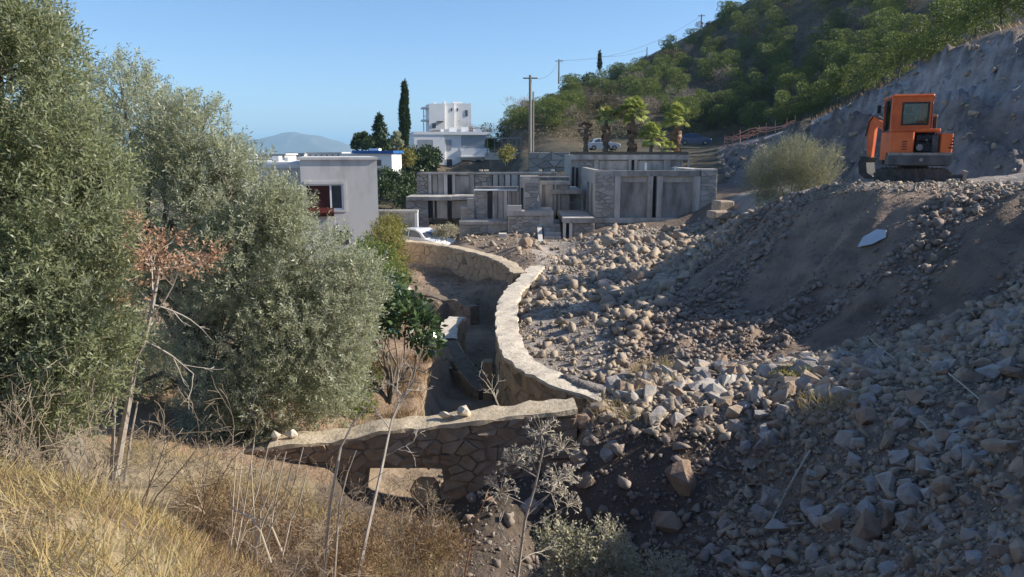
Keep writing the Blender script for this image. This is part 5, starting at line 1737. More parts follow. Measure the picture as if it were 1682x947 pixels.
# ------------------------------------------------------------------ plant materials
def leafmat(name, cols, trans=0.3, rough=0.6, spec=0.3):
    return mat(name, [cols[0], cols[-1]], scale=1.2, rough=rough, spec=spec, rndcols=cols, noise_mix=0.3, trans=trans)
M['olive'] = leafmat('olive leaf', [(0.176, 0.204, 0.079), (0.270, 0.291, 0.122), (0.410, 0.428, 0.228), (0.228, 0.253, 0.097), (0.410, 0.433, 0.330)], 0.50, 0.42, 0.5)
M['olive2'] = leafmat('silver olive leaf', [(0.259, 0.273, 0.129), (0.408, 0.409, 0.215), (0.506, 0.536, 0.375), (0.328, 0.333, 0.161), (0.506, 0.536, 0.493)], 0.50, 0.42, 0.5)
M['bark'] = mat('grey bark', [(0.10, 0.08, 0.06), (0.22, 0.19, 0.15)], scale=6, bump=0.7, bscale=14, bdist=0.02)
M['palebark'] = mat('pale dead wood', [(0.30, 0.25, 0.20), (0.46, 0.41, 0.35)], scale=8, bump=0.5, bscale=20, bdist=0.01)
M['twig'] = mat('dry twig', [(0.20, 0.15, 0.10), (0.36, 0.29, 0.21)], scale=5)
M['paletwig'] = mat('pale dry stalk', [(0.42, 0.36, 0.27), (0.58, 0.52, 0.42)], scale=5)
M['deadleaf'] = leafmat('dead brown leaf', [(0.405, 0.225, 0.128), (0.540, 0.330, 0.208), (0.324, 0.165, 0.096), (0.594, 0.405, 0.272)], 0.35)
M['straw'] = leafmat('dry grass', [(0.464, 0.325, 0.133), (0.552, 0.429, 0.205), (0.375, 0.251, 0.103), (0.552, 0.503, 0.287), (0.331, 0.273, 0.103)], 0.35)
M['brownweed'] = leafmat('brown dry weeds', [(0.243, 0.149, 0.076), (0.337, 0.227, 0.126), (0.187, 0.114, 0.063), (0.374, 0.272, 0.160)], 0.3)
M['green'] = leafmat('fresh green leaf', [(0.121, 0.174, 0.042), (0.182, 0.237, 0.063), (0.242, 0.262, 0.085)], 0.35)
M['gloss'] = leafmat('glossy dark leaf', [(0.053, 0.098, 0.039), (0.075, 0.126, 0.046), (0.120, 0.168, 0.065)], 0.15, 0.22, 0.7)
M['broom'] = leafmat('grey green broom', [(0.242, 0.243, 0.133), (0.333, 0.328, 0.193), (0.423, 0.400, 0.252), (0.196, 0.200, 0.104)], 0.3)
M['sage'] = leafmat('pale sage leaf', [(0.278, 0.282, 0.175), (0.416, 0.386, 0.253), (0.521, 0.461, 0.350)], 0.3)
M['ivy'] = leafmat('dark ivy leaf', [(0.036, 0.102, 0.054), (0.060, 0.144, 0.072), (0.072, 0.156, 0.060)], 0.2, 0.4)
M['pine'] = leafmat('pine needles', [(0.100, 0.138, 0.031), (0.154, 0.194, 0.043), (0.217, 0.249, 0.056), (0.126, 0.154, 0.039)], 0.28)
M['pinedark'] = leafmat('dark conifer needles', [(0.038, 0.063, 0.023), (0.060, 0.091, 0.033), (0.083, 0.112, 0.039)], 0.15)
M['scrub'] = leafmat('hill scrub', [(0.135, 0.106, 0.054), (0.101, 0.106, 0.038), (0.189, 0.142, 0.081), (0.081, 0.093, 0.032), (0.216, 0.162, 0.097)], 0.25)
M['greytwig'] = leafmat('pinkish grey twigs', [(0.330, 0.246, 0.210), (0.450, 0.348, 0.294), (0.270, 0.203, 0.168)], 0.1)
M['yellowbush'] = leafmat('yellow green bush', [(0.260, 0.247, 0.060), (0.364, 0.312, 0.096), (0.195, 0.195, 0.054)], 0.35)
M['frond'] = leafmat('palm frond', [(0.283, 0.338, 0.074), (0.426, 0.464, 0.113), (0.520, 0.529, 0.168)], 0.3)
M['frondy'] = leafmat('yellowing palm frond', [(0.28, 0.24, 0.05), (0.34, 0.28, 0.06)], 0.3)
M['deadfrond'] = leafmat('dead palm frond', [(0.280, 0.156, 0.084), (0.378, 0.221, 0.120), (0.210, 0.117, 0.066)], 0.15)

def blob_points(blobs, n, g, shell=0.35, noise_cut=None, nscale=1.5, seed=0):
    """points in a union of ellipsoids, more of them towards the skin. blobs: (x,y,z,rx,ry,rz)"""
    B = np.array(blobs, float)
    w = (B[:, 3] * B[:, 5]) ** 1.0
    k = g.choice(len(B), n, p=w / w.sum())
    d = unit(g.normal(size=(n, 3)))
    r = (shell + (1 - shell) * g.random(n)) ** (1 / 2.0)
    P = B[k, :3] + d * B[k, 3:] * r[:, None]
    out = unit(d / B[k, 3:])
    if noise_cut is not None:
        q = vnoise(P * nscale, seed) * 0.65 + vnoise(P * nscale * 2.3, seed + 1) * 0.35
        m = q > noise_cut
        P, out = P[m], out[m]
    return P, out

def sprigs(P, D, g, length=(0.2, 0.36), nl=14, leaf=(0.05, 0.07), lw=0.22, spread=0.85):
    """leaves set along short shoots"""
    n = len(P)
    D = unit(D)
    A = unit(np.cross(D, g.normal(size=(n, 3))))
    B = np.cross(D, A)
    L = g.uniform(*length, n)
    t = (np.arange(nl) + 0.5) / nl
    base = P[:, None, :] + D[:, None, :] * (L[:, None] * t[None])[:, :, None]
    ph = np.arange(nl) * 2.4 + g.uniform(0, 6.28, n)[:, None]
    perp = np.cos(ph)[:, :, None] * A[:, None, :] + np.sin(ph)[:, :, None] * B[:, None, :]
    dirs = D[:, None, :] * 0.75 + perp * spread + g.normal(0, 0.15, (n, nl, 3))
    ll = g.uniform(*leaf, (n, nl)).ravel()
    V, F, r = leaves(base.reshape(-1, 3), dirs.reshape(-1, 3), ll, ll * lw, seed=int(g.integers(1e6)))
    return V, F, r

def limb_path(a, b, g, bow=0.15, n=6):
    a, b = np.asarray(a, float), np.asarray(b, float)
    t = np.linspace(0, 1, n)[:, None]
    L = np.linalg.norm(b - a)
    P = a + (b - a) * t
    P += g.normal(0, bow * L * 0.25, (n, 3)) * (np.sin(t * math.pi))
    P[:, 2] += bow * L * np.sin(t[:, 0] * math.pi) * 0.5
    return P

def olive_tree(label, blobs, base, fork, nsp, m, seed, cut=-0.18, nscale=1.3, lean=(0.1, 0, 0.55), leaf=(0.050, 0.078)):
    g = np.random.default_rng(seed)
    root = thing('olive_tree', label, 'olive tree', base)
    P, out = blob_points(blobs, nsp, g, 0.30, cut, nscale, seed)
    D = out * 0.7 + np.array(lean) + g.normal(0, 0.42, P.shape)
    V, F, r = sprigs(P, D, g, nl=15, leaf=leaf, lw=0.27)
    part(root, 'crown', V, F, M[m], rnd=r)
    base, fork = np.array(base, float), np.array(fork, float)
    part(root, 'trunk', *tube(limb_path(base - np.array((0, 0, 0.3)), fork, g, 0.08, 7), np.linspace(0.26, 0.16, 7), sides=9), M['bark'])
    tw = MB()
    for b in blobs:
        c = np.array(b[:3])
        part(root, 'limb', *tube(limb_path(fork, c, g, 0.12, 8), np.linspace(0.09, 0.02, 8), sides=6), M['bark'])
        for k in range(9):
            d = unit(g.normal(size=3) + np.array((0, 0, 0.4)))
            e = c + d * np.array(b[3:]) * 0.92
            tw.add(*tube(limb_path(c, e, g, 0.08, 5), 0.016, 0.004, 4))
    part(root, 'branches', tw.v, tw.F, M['bark'], kind='stuff')
    return root

def bl(px, py, Y, r, ry=None, rz=None):
    p = W(px, py, Y)
    k = Y / FPX
    return (*p, r * k, (ry if ry is not None else r) * k, (rz if rz is not None else r) * k)

# ---- the olive at the left border
blobs = [bl(0, 60, 7.9, 84), bl(40, 110, 7.9, 80), bl(-70, 200, 8.1, 190), bl(80, 240, 7.8, 92), bl(30, 330, 7.9, 130), bl(120, 380, 7.6, 92), bl(70, 480, 7.5, 118), bl(140, 560, 7.3, 74), bl(30, 600, 7.4, 120), bl(-90, 520, 7.9, 170), bl(110, 640, 7.2, 70), bl(-40, 690, 7.3, 90), bl(165, 300, 8.0, 48)]
olive_tree('dense green olive tree filling the left border', blobs, (-5.0, 8.3, HZ(-5.0, 8.3)), W(20, 560, 8.2), 14500, 'olive', 41, cut=-0.22, nscale=1.8)
# ---- the broad silver olive
blobs = [bl(205, 180, 13.9, 66, rz=80), bl(255, 235, 13.7, 86), bl(318, 250, 13.6, 70, rz=86), bl(380, 320, 13.3, 84), bl(280, 360, 13.9, 120), bl(428, 356, 13.1, 72), bl(410, 440, 13.1, 120), bl(455, 345, 13.0, 48), bl(400, 380, 13.2, 80), bl(345, 300, 13.6, 70), bl(494, 432, 12.9, 80), bl(545, 490, 13.0, 78), bl(585, 470, 13.2, 52), bl(500, 560, 12.8, 112),
         bl(400, 570, 13.1, 115), bl(540, 640, 12.7, 62), bl(440, 660, 12.6, 88), bl(370, 680, 12.7, 72), bl(290, 500, 14.5, 95), bl(230, 420, 14.3, 80), bl(270, 640, 14.9, 100), bl(160, 260, 14.3, 60), bl(200, 620, 15.3, 90), bl(560, 560, 12.9, 55), bl(350, 730, 12.5, 42)]
olive_tree('broad silvery olive tree in front of the grey building', blobs, (-4.9, 13.8, HZ(-4.9, 13.8)), W(330, 640, 13.8), 20500, 'olive2', 43, cut=-0.26, nscale=1.7, leaf=(0.058, 0.092))

# ------------------------------------------------------------------ shrubs
def shrub(label, blobs, n, m, seed, leaf=(0.04, 0.07), lw=0.3, length=(0.12, 0.25), nl=8, lean=(0, 0, 0.5), cut=-0.2, nscale=2.0, cat='shrub', name='shrub', stem='bark', stems=5, jit=0.4, spread=0.85, stem_r=0.02):
    g = np.random.default_rng(seed)
    B = np.array(blobs)
    c = B[:, :3].mean(0)
    gz0 = HZ(c[0], c[1])
    root = thing(name, label, cat, (c[0], c[1], gz0))
    P, out = blob_points(blobs, n, g, 0.25, cut, nscale, seed)
    D = out * 0.6 + np.array(lean) + g.normal(0, jit, P.shape)
    V, F, r = sprigs(P, D, g, length, nl, leaf, lw, spread)
    part(root, 'foliage', V, F, M[m], rnd=r)
    for b in blobs[:stems]:
        bp = np.array((c[0] + (b[0] - c[0]) * 0.3, c[1] + (b[1] - c[1]) * 0.3, HZ(c[0] + (b[0] - c[0]) * 0.3, c[1] + (b[1] - c[1]) * 0.3) - 0.1))
        part(root, 'stem', *tube(limb_path(bp, b[:3], g, 0.08, 5), stem_r, stem_r * 0.4, 5), M[stem])
    return root

shrub('bright green bush at the foot of the grey building', [bl(625, 440, 20, 30), bl(640, 470, 19.5, 28), bl(610, 480, 19, 34), bl(600, 425, 20.5, 26), bl(625, 505, 19, 26)], 1500, 'green', 51, leaf=(0.08, 0.13), length=(0.2, 0.4), nl=9)
shrub('loose yellow green bush with red flowers beside the grey building', [bl(640, 382, 30, 18), bl(632, 400, 29, 20), bl(650, 420, 28, 18), bl(660, 440, 28, 12), bl(640, 450, 27, 22)], 1500, 'yellowbush', 52, leaf=(0.10, 0.2), lw=0.18, length=(0.3, 0.6), nl=8)
fl = shrub('small cluster of red flowers on the yellow green bush', [bl(634, 407, 28.6, 8), bl(638, 400, 28.6, 5)], 60, 'maroon', 53, leaf=(0.12, 0.18), lw=0.7, length=(0.1, 0.2), nl=5, cat='flowers', name='red_flowers', stems=1)
shrub('glossy large leaved bush above the bare stems in the gully', [bl(625, 500, 17, 34, rz=26), bl(665, 518, 16.6, 36, rz=24), bl(695, 542, 16.3, 22), bl(610, 530, 17, 28), bl(640, 480, 17.4, 20), bl(700, 565, 16.4, 14)], 330, 'gloss', 54, leaf=(0.14, 0.22), lw=0.5, length=(0.2, 0.4), nl=7, jit=0.6, cut=-0.4)
shrub('grey green broom shrub at the edge of the fill bank', [bl(1270, 285, 27, 36), bl(1305, 268, 26.5, 34), bl(1340, 285, 26, 34), bl(1365, 272, 25.5, 18), bl(1290, 315, 26.3, 34), bl(1250, 310, 26.6, 22), bl(1325, 305, 26, 26), bl(1265, 335, 26.5, 18)], 5200, 'broom', 55, leaf=(0.07, 0.13), lw=0.11, length=(0.3, 0.6), nl=9, lean=(0, 0, 0.9), jit=0.3, spread=0.4)
shrub('pale sage shrub at the bottom of the dark pit', [bl(915, 890, 8.2, 30), bl(950, 915, 8.0, 36), bl(1000, 895, 8.1, 30), bl(980, 935, 7.9, 40), bl(1025, 930, 8.1, 26), bl(920, 940, 7.9, 30), bl(1065, 945, 8.1, 30), bl(1110, 945, 8.2, 20)], 760, 'sage', 56, leaf=(0.035, 0.06), lw=0.5, length=(0.12, 0.24), nl=9, cut=-0.35)
shrub('dark green ivy plant growing out of the near rubble', [bl(1450, 765, 9.4, 26), bl(1470, 750, 9.5, 22), bl(1435, 800, 9.2, 26), bl(1420, 820, 9.1, 14), bl(1480, 780, 9.4, 16)], 420, 'ivy', 57, leaf=(0.06, 0.10), lw=0.7, length=(0.1, 0.22), nl=7, cut=-0.4)
shrub('small yellow green tuft on the stony ridge', [bl(1300, 622, 12.6, 22, rz=12), bl(1320, 626, 12.5, 12)], 90, 'yellowbush', 58, leaf=(0.06, 0.11), lw=0.2, length=(0.1, 0.25), nl=7)
shrub('green bush low on the gully slope under the olive', [bl(590, 640, 15.5, 30), bl(610, 610, 16, 20), bl(585, 665, 14.8, 24)], 700, 'green', 59, leaf=(0.05, 0.09), length=(0.15, 0.3), nl=8)
shrub('dark round tree in front of the white villa', [bl(690, 268, 112, 22), bl(706, 262, 113, 16), bl(670, 280, 111, 18), bl(655, 290, 108, 18)], 1300, 'pinedark', 60, leaf=(0.35, 0.6), lw=0.45, length=(0.5, 1.0), nl=6, cut=-0.3, nscale=0.4, stem_r=0.1, cat='tree', name='round_tree')
shrub('yellowish bush left of the white villa', [bl(652, 248, 108, 16), bl(664, 258, 108, 14), bl(645, 258, 107, 12)], 800, 'yellowbush', 61, leaf=(0.3, 0.5), lw=0.45, length=(0.5, 1.0), nl=6, cut=-0.3, nscale=0.4, stem_r=0.08)
shrub('clipped light green ball shrub at the corner of the villa', [bl(806, 236, 116, 6.5)], 160, 'green', 62, leaf=(0.25, 0.4), lw=0.5, length=(0.3, 0.6), nl=6, cut=-0.9, nscale=0.4, stem_r=0.06)
shrub('yellow green bush below the metal canopy', [bl(836, 252, 108, 8), bl(828, 256, 107, 6)], 220, 'yellowbush', 63, leaf=(0.25, 0.4), lw=0.4, length=(0.4, 0.8), nl=6, cut=-0.4, nscale=0.4, stem_r=0.06)
shrub('dark shrubbery on the slope beside the concrete shells', [bl(650, 305, 72, 20), bl(672, 312, 70, 18), bl(635, 320, 68, 20), bl(662, 330, 64, 18), bl(640, 340, 62, 14), bl(628, 295, 76, 14)], 1500, 'pinedark', 64, leaf=(0.22, 0.4), lw=0.4, length=(0.4, 0.8), nl=6, cut=-0.3, nscale=0.5, stem_r=0.06)
shrub('little weed clump by the white car', [bl(735, 380, 43, 14, rz=6), bl(722, 384, 43, 8, rz=5)], 180, 'sage', 65, leaf=(0.12, 0.2), lw=0.3, length=(0.2, 0.4), nl=6, cut=-0.5)

for i, (cx_, cy_, Yd, rad, lab) in enumerate(((430, 850, 7.6, 40, 'low brown dry bush at the foot of the canes'), (520, 880, 7.2, 44, 'brown dry bush between canes and upright sapling'), (640, 880, 7.6, 46, 'broad brown dry bush under the wall opening'), (350, 830, 7.8, 36, 'small brown dry bush left of the canes'), (710, 900, 7.4, 34, 'brown dry bush beside the rusty stalk'), (590, 930, 6.6, 44, 'brown dry bush at the bottom border by the leaning sapling'))):
    shrub(lab, [bl(cx_, cy_, Yd, rad, rz=rad * 0.7), bl(cx_ + rad, cy_ + 10, Yd - 0.1, rad * 0.7, rz=rad * 0.5), bl(cx_ - rad, cy_ + 12, Yd + 0.1, rad * 0.7, rz=rad * 0.5)], 620, 'brownweed', 600 + i, leaf=(0.03, 0.08), lw=0.12, length=(0.12, 0.3), nl=7, lean=(0, 0, 0.6), cut=-0.3, stem='twig', stems=3, stem_r=0.006, spread=0.6)
# ------------------------------------------------------------------ bare, dead and dry plants
def bare(mb, a, d, L, r, depth, g, kids=3, droop=0.0, wob=0.12, tips=None, shrink=0.62, min_r=0.002, sides=5):
    n = 5
    P = [np.array(a, float)]
    d = unit(np.array(d, float))
    for i in range(n - 1):
        d = unit(d + g.normal(0, wob, 3) + np.array((0, 0, -droop)))
        P.append(P[-1] + d * L / (n - 1))
    r1 = max(r * 0.55, min_r)
    mb.add(*tube(P, r, r1, max(3, sides)))
    if depth == 0:
        if tips is not None:
            tips.append((P[-1], d))
        return
    for k in range(kids):
        t = g.uniform(0.35, 1.0) if k else 1.0
        i = min(n - 1, int(t * (n - 1) + 0.5))
        dd = unit(d + g.normal(0, 0.55, 3) + np.array((0, 0, 0.12)))
        bare(mb, P[i], dd, L * shrink * g.uniform(0.75, 1.15), max(r * 0.5, min_r), depth - 1, g, kids, droop, wob, tips, shrink, min_r, sides - 1)

def pth(pts, Y):
    return np.array([W(x, y, Y if not isinstance(Y, (list, tuple)) else Y[i]) for i, (x, y) in enumerate(pts)])

def smoothline(P, n=14):
    P = chaikin(P, 2)
    return resample(P, max(0.02, np.linalg.norm(np.diff(P, axis=0), axis=1).sum() / n))[0]

# dead shrub with a pale trunk and brown leaves
g = np.random.default_rng(71)
tp = pth([(188, 790), (196, 740), (210, 668), (216, 622), (214, 604), (238, 566), (248, 520), (252, 486), (262, 440)], 7.6)
ds = thing('dead_shrub', 'dead shrub with crooked pale trunk and rusty brown leaves between the olives', 'shrub', tp[0])
part(ds, 'trunk', *tube(smoothline(tp, 24), np.linspace(0.045, 0.016, len(smoothline(tp, 24))), sides=7), M['palebark'])
tips = []
tw = MB()
for (sx_, sy_), (ex_, ey_) in (((214, 610), (186, 540)), ((248, 520), (300, 470)), ((252, 486), (225, 420)), ((262, 440), (300, 405)), ((258, 460), (245, 400)), ((240, 560), (310, 620)), ((250, 500), (320, 510)), ((262, 440), (330, 440)), ((250, 500), (210, 450))):
    a, e = W(sx_, sy_, 7.6), W(ex_, ey_, 7.6 + g.uniform(-0.25, 0.25))
    bare(tw, a, e - a, np.linalg.norm(e - a), 0.012, 2, g, 3, 0.0, 0.12, tips, 0.5, 0.0025)
part(ds, 'branches', tw.v, tw.F, M['palebark'], kind='stuff')
up = [t for t in tips if proj(t[0])[1][0] < 500]
PP = np.array([t[0] for t in up]); DD = np.array([t[1] for t in up])
PP = np.repeat(PP, 5, 0) + g.normal(0, 0.05, (len(PP) * 5, 3)); DD = np.repeat(DD, 5, 0) + g.normal(0, 0.6, (len(DD) * 5, 3))
V, F, r = sprigs(PP, DD, g, (0.08, 0.16), 6, (0.035, 0.06), 0.4)
part(ds, 'foliage', V, F, M['deadleaf'], rnd=r)
for pts, rad in (([(182, 790), (190, 740), (186, 690), (190, 640)], 0.02), ([(205, 790), (212, 730), (226, 660)], 0.014)):
    part(ds, 'stem', *tube(smoothline(pth(pts, 7.5), 10), rad, rad * 0.6, 6), M['palebark'])

def bare_shrub(label, base, stems, seed, m='twig', depth=3, kids=3, wob=0.14, r=0.014, name='bare_shrub', cat='shrub', shrink=0.6, min_r=0.002):
    """stems: list of end points (world)"""
    g = np.random.default_rng(seed)
    root = thing(name, label, cat, base)
    for e in stems:
        mb = MB()
        d = np.array(e) - np.array(base)
        bare(mb, np.array(base) + g.normal(0, 0.04, 3), d, np.linalg.norm(d) * 0.55, r, depth, g, kids, 0.0, wob, None, shrink, min_r)
        part(root, 'stem', mb.v, mb.F, M[m])
    return root

b0 = W(640, 660, 15.2)
bare_shrub('many stemmed bare brown bush on the gully slope', b0, [W(590, 560, 15.4), W(612, 550, 15.0), W(640, 545, 15.3), W(660, 550, 15.1), W(690, 560, 15.4), W(575, 590, 15.2)], 73, 'bark', 2, 3, 0.10, 0.045, min_r=0.008)
# thin bare saplings rising from the weeds
sap = thing('bare_sapling', 'tall thin bare sapling leaning right across the front wall', 'sapling', W(600, 947, 6.6))
sp = smoothline(pth([(585, 960), (606, 860), (625, 780), (637, 720), (645, 680), (668, 640)], [6.4, 6.6, 6.8, 7.0, 7.1, 7.2]), 22)
part(sap, 'trunk', *tube(sp, 0.021, 0.008, 6), M['palebark'])
g = np.random.default_rng(75)
mb = MB()
for s0, e0 in (((645, 690), (700, 610)), ((640, 705), (612, 660)), ((655, 660), (655, 600)), ((668, 640), (705, 640)), ((660, 650), (640, 615)), ((630, 750), (690, 715))):
    a, e = W(*s0, 7.1), W(*e0, 7.2)
    bare(mb, a, e - a, np.linalg.norm(e - a) * 0.8, 0.007, 2, g, 4, 0.0, 0.15, None, 0.5, 0.002)
part(sap, 'branches', mb.v, mb.F, M['palebark'], kind='stuff')
sap2 = thing('bare_sapling', 'upright thin bare sapling in front of the wall opening', 'sapling', W(530, 947, 6.2))
for pts, r0 in (([(528, 970), (535, 880), (546, 800), (556, 740), (575, 700), (600, 670)], 0.017), ([(548, 970), (548, 900), (556, 830), (572, 770), (585, 740)], 0.011), ([(545, 900), (560, 850), (590, 800), (640, 770)], 0.006)):
    part(sap2, 'trunk', *tube(smoothline(pth(pts, 6.2), 18), r0, r0 * 0.35, 6), M['palebark'])
# dry cane stalks
g = np.random.default_rng(77)
ends = [(388, 742), (400, 730), (418, 720), (440, 735), (452, 748), (470, 742), (480, 760), (430, 770), (412, 760), (498, 735), (460, 790), (376, 790), (505, 770), (395, 800)]
for i, (ex_, ey_) in enumerate(ends):
    Yc = 6.1 + 0.25 * math.sin(i * 2.1)
    bx = 372 + i * 7.0 + g.uniform(-8, 8)
    P = smoothline(pth([(bx, 905 + g.uniform(-10, 25)), (bx + (ex_ - bx) * 0.35 + g.uniform(-4, 4), 850), (ex_ - g.uniform(2, 8), ey_ + 45), (ex_, ey_)], Yc), 12)
    t = thing('dry_stalk', 'pale dry cane in the clump before the wall, %s from the left by its tip' % ['second', 'fourth', 'sixth', 'eighth', 'ninth', 'twelfth', 'thirteenth', 'seventh', 'fifth', 'eleventh', 'tenth', 'first', 'fourteenth', 'third'][i], 'stalk', P[0], group='dry canes in front of the wall')
    part(t, 'stem', *tube(P, 0.0085, 0.004, 5), M['paletwig'])
    for k in range(3, len(P) - 1, 2):
        part(t, 'node', *hull(P[k] + unit(g.normal(size=(10, 3))) * 0.014), M['paletwig'])
# dry umbel plant
um = thing('umbel_plant', 'tall dead umbel plant with round dry flower heads in front of the pit', 'plant', W(848, 955, 7.0))
main = smoothline(pth([(846, 975), (850, 920), (856, 880), (868, 830), (882, 790), (893, 750), (896, 722)], 7.0), 20)
part(um, 'stem', *tube(main, 0.018, 0.007, 7), M['palebark'])
g = np.random.default_rng(79)
heads = [((896, 735), (890, 704), 30), ((893, 750), (925, 728), 24), ((884, 785), (846, 752), 26), ((878, 800), (918, 778), 24), ((868, 830), (822, 800), 30), ((862, 850), (936, 770), 18), ((866, 836), (905, 800), 22), ((858, 872), (935, 820), 20), ((884, 780), (870, 740), 18)]
for s0, e0, rad in heads:
    a, e = W(*s0, 7.0), W(*e0, 7.0 + g.uniform(-0.2, 0.2))
    pp = smoothline(np.array([a, a * 0.5 + e * 0.5 + np.array((0, 0, -0.03)), e - np.array((0, 0, 0.06))]), 8)
    st_ = part(um, 'flower_stalk', *tube(pp, 0.006, 0.004, 5), M['palebark'])
    hb = MB()
    R_ = rad / FPX * 7.0 * 1.05
    c = pp[-1]
    for k in range(30):
        d = unit(g.normal(size=3) * np.array((1, 1, 0.5)) + np.array((0, 0, 0.55)))
        e2 = c + d * R_ * g.uniform(0.8, 1.05)
        hb.add(*tube([c, c * 0.45 + e2 * 0.55 + np.array((0, 0, 0.006)), e2], 0.0026, 0.0020, 3))
        for q in range(6):
            d3 = unit(d + g.normal(0, 0.6, 3))
            hb.add(*tube([e2, e2 + d3 * R_ * 0.28], 0.0022, 0.0034, 3))
    part(st_, 'flower_head', hb.v, hb.F, M['paletwig'], kind='stuff')
mb = MB()
for s0, e0 in (((850, 925), (815, 840)), ((850, 925), (900, 880)), ((848, 940), (830, 870)), ((852, 900), (806, 880))):
    a, e = W(*s0, 7.0), W(*e0, 7.1)
    bare(mb, a, e - a, np.linalg.norm(e - a) * 0.75, 0.006, 2, g, 3, 0.0, 0.15, None, 0.55, 0.0018)
part(um, 'branches', mb.v, mb.F, M['paletwig'], kind='stuff')
# rusty stalk
rs = thing('dry_stalk', 'rusty orange dry stalk with short side leaves left of the umbel plant', 'stalk', W(762, 955, 6.6))
pp = smoothline(pth([(760, 965), (770, 900), (778, 860), (796, 822)], 6.6), 12)
part(rs, 'stem', *tube(pp, 0.009, 0.004, 5), M['deadleaf'])
g = np.random.default_rng(81)
V, F, r = leaves(pp[2:].repeat(4, 0), unit(g.normal(size=(len(pp[2:]) * 4, 3)) + np.array((0, 0, 0.5))), 0.12, 0.016, seed=8)
part(rs, 'foliage', V, F, M['deadleaf'], rnd=r)
ts_ = thing('dry_stalk', 'small reddish dry sapling in the shaded gully behind the front wall', 'stalk', W(820, 665, 13.5))
mb = MB()
for e in ((790, 615), (806, 600), (812, 640)):
    a = W(820, 668, 13.5)
    bare(mb, a, W(*e, 13.5) - a, 0.5, 0.01, 2, g, 3, 0, 0.12, None, 0.55, 0.003)
part(ts_, 'stem', mb.v, mb.F, M['paletwig'])
# long twigs poking out of the grass at the left
for i, (bx, by, tops, lab) in enumerate(((20, 830, [(0, 600), (60, 560), (110, 640), (-20, 660)], 'arching bare bramble at the left border'), (120, 810, [(60, 650), (130, 610), (20, 700), (190, 690)], 'bare bramble in front of the left olive'),
                                         (235, 835, [(190, 700), (260, 650), (300, 700), (330, 640)], 'bare twiggy bramble at the foot of the dead shrub'), (330, 850, [(280, 740), (340, 700), (390, 690), (300, 780)], 'low bare bramble between dead shrub and canes'))):
    b0 = W(bx, by, 6.0)
    bare_shrub(lab, b0, [W(*t, 6.0 + 0.3 * math.sin(k + i)) for k, t in enumerate(tops)], 90 + i, 'twig', 3, 3, 0.12, 0.008, 'bare_bramble', 'bramble', 0.62, 0.0022)
for i, (bx, by, Yb, tops, lab) in enumerate(((455, 900, 6.6, [(420, 790), (470, 780), (510, 800), (440, 830)], 'brown bare bramble behind the canes'), (650, 920, 7.0, [(600, 830), (650, 800), (700, 820), (730, 850), (620, 870)], 'tangled brown bramble below the wall opening'),
        (330, 800, 7.6, [(270, 720), (330, 700), (380, 730), (300, 760), (400, 780)], 'wide bare bramble before the left end of the front wall'), (420, 830, 8.2, [(380, 760), (430, 740), (480, 770), (400, 800)], 'bare bramble leaning on the front wall'), (560, 860, 8.4, [(520, 790), (560, 770), (610, 800), (580, 820)], 'bare bramble left of the wall opening'), (250, 770, 8.4, [(200, 700), (260, 680), (300, 720)], 'thin bare bush in the shade between the olives'),
        (700, 840, 8.0, [(660, 780), (700, 770), (730, 800)], 'dry twiggy bush in front of the tan block'), (520, 930, 6.3, [(480, 850), (530, 830), (570, 860)], 'dry bramble at the foot of the upright sapling'),
        (1240, 860, 9.0, [(1180, 800), (1260, 780), (1300, 740), (1320, 760), (1220, 820)], 'bare twigs in the dark face below the ridge'), (1075, 655, 12.8, [(1050, 600), (1080, 590), (1100, 610), (1060, 620)], 'dry brown twigs at the toe of the fill bank'), (1260, 780, 9.6, [(1240, 735), (1270, 730), (1220, 750)], 'small dry bush under the stony ridge'))):
    bare_shrub(lab, W(bx, by, Yb), [W(*t, Yb + 0.2 * math.sin(k)) for k, t in enumerate(tops)], 110 + i, 'twig', 3, 4, 0.16, 0.007, 'bare_bramble', 'bramble', 0.6, 0.0022)
# sticks lying on the rubble
for pts, lab in (([(1425, 560), (1445, 580), (1468, 598)], 'short pale stick lying on the upper rubble'), ([(1498, 590), (1530, 606), (1565, 630), (1612, 672)], 'long pale branch lying down the rubble slope'), ([(1330, 750), (1300, 800), (1265, 870)], 'grey broken branch standing in the dark rubble')):
    P = np.array([hit(*p) + np.array((0, 0, 0.10)) for p in pts])
    single('stick', *tube(smoothline(P, 12), 0.016, 0.010, 5), M['paletwig'], lab, 'stick')

# ------------------------------------------------------------------ grass
def grass(name, polys, n, h, w, m, seed, box_, lean=0.35, cut=None, clump=0.9):
    g = np.random.default_rng(seed)
    x = g.uniform(box_[0], box_[1], n)
    y = g.uniform(box_[2], box_[3], n)
    z = H(x, y)
    px, py, _ = proj(np.stack([x, y, z], 1))
    k = np.zeros(n, bool)
    for p in polys:
        k |= in_poly(px, py, p)
    k &= poly_dist(x, y, FRONT[:, :2], closed=False) > 0.36
    k &= poly_dist(x, y, WIND[:, :2], closed=False) > 0.4
    nn = vnoise(np.stack([x * clump, y * clump, x * 0 + seed], 1), seed)
    if cut is not None:
        k &= nn > cut
    x, y, z, nn = x[k], y[k], z[k], nn[k]
    n = len(x)
    D = g.normal(0, lean, (n, 3))
    D[:, 2] = 1
    flow = vnoise(np.stack([x * 1.5, y * 1.5, x * 0 + 3], 1), seed + 5)
    D[:, 0] += flow * 0.5
    L = g.uniform(h[0], h[1], n) * (0.75 + 0.4 * nn)
    V, F, r = leaves(np.stack([x, y, z - 0.02], 1), D, L, w, seed=seed, bend=0.06)
    o = link(name, mesh(name, V, F, M[m], rnd=r))
    o['kind'] = 'stuff'
    tag(o, {'dry_grass': 'dry grass', 'dry_weeds': 'dry weeds'}.get(name, name), 'grass') if False else None
    return o
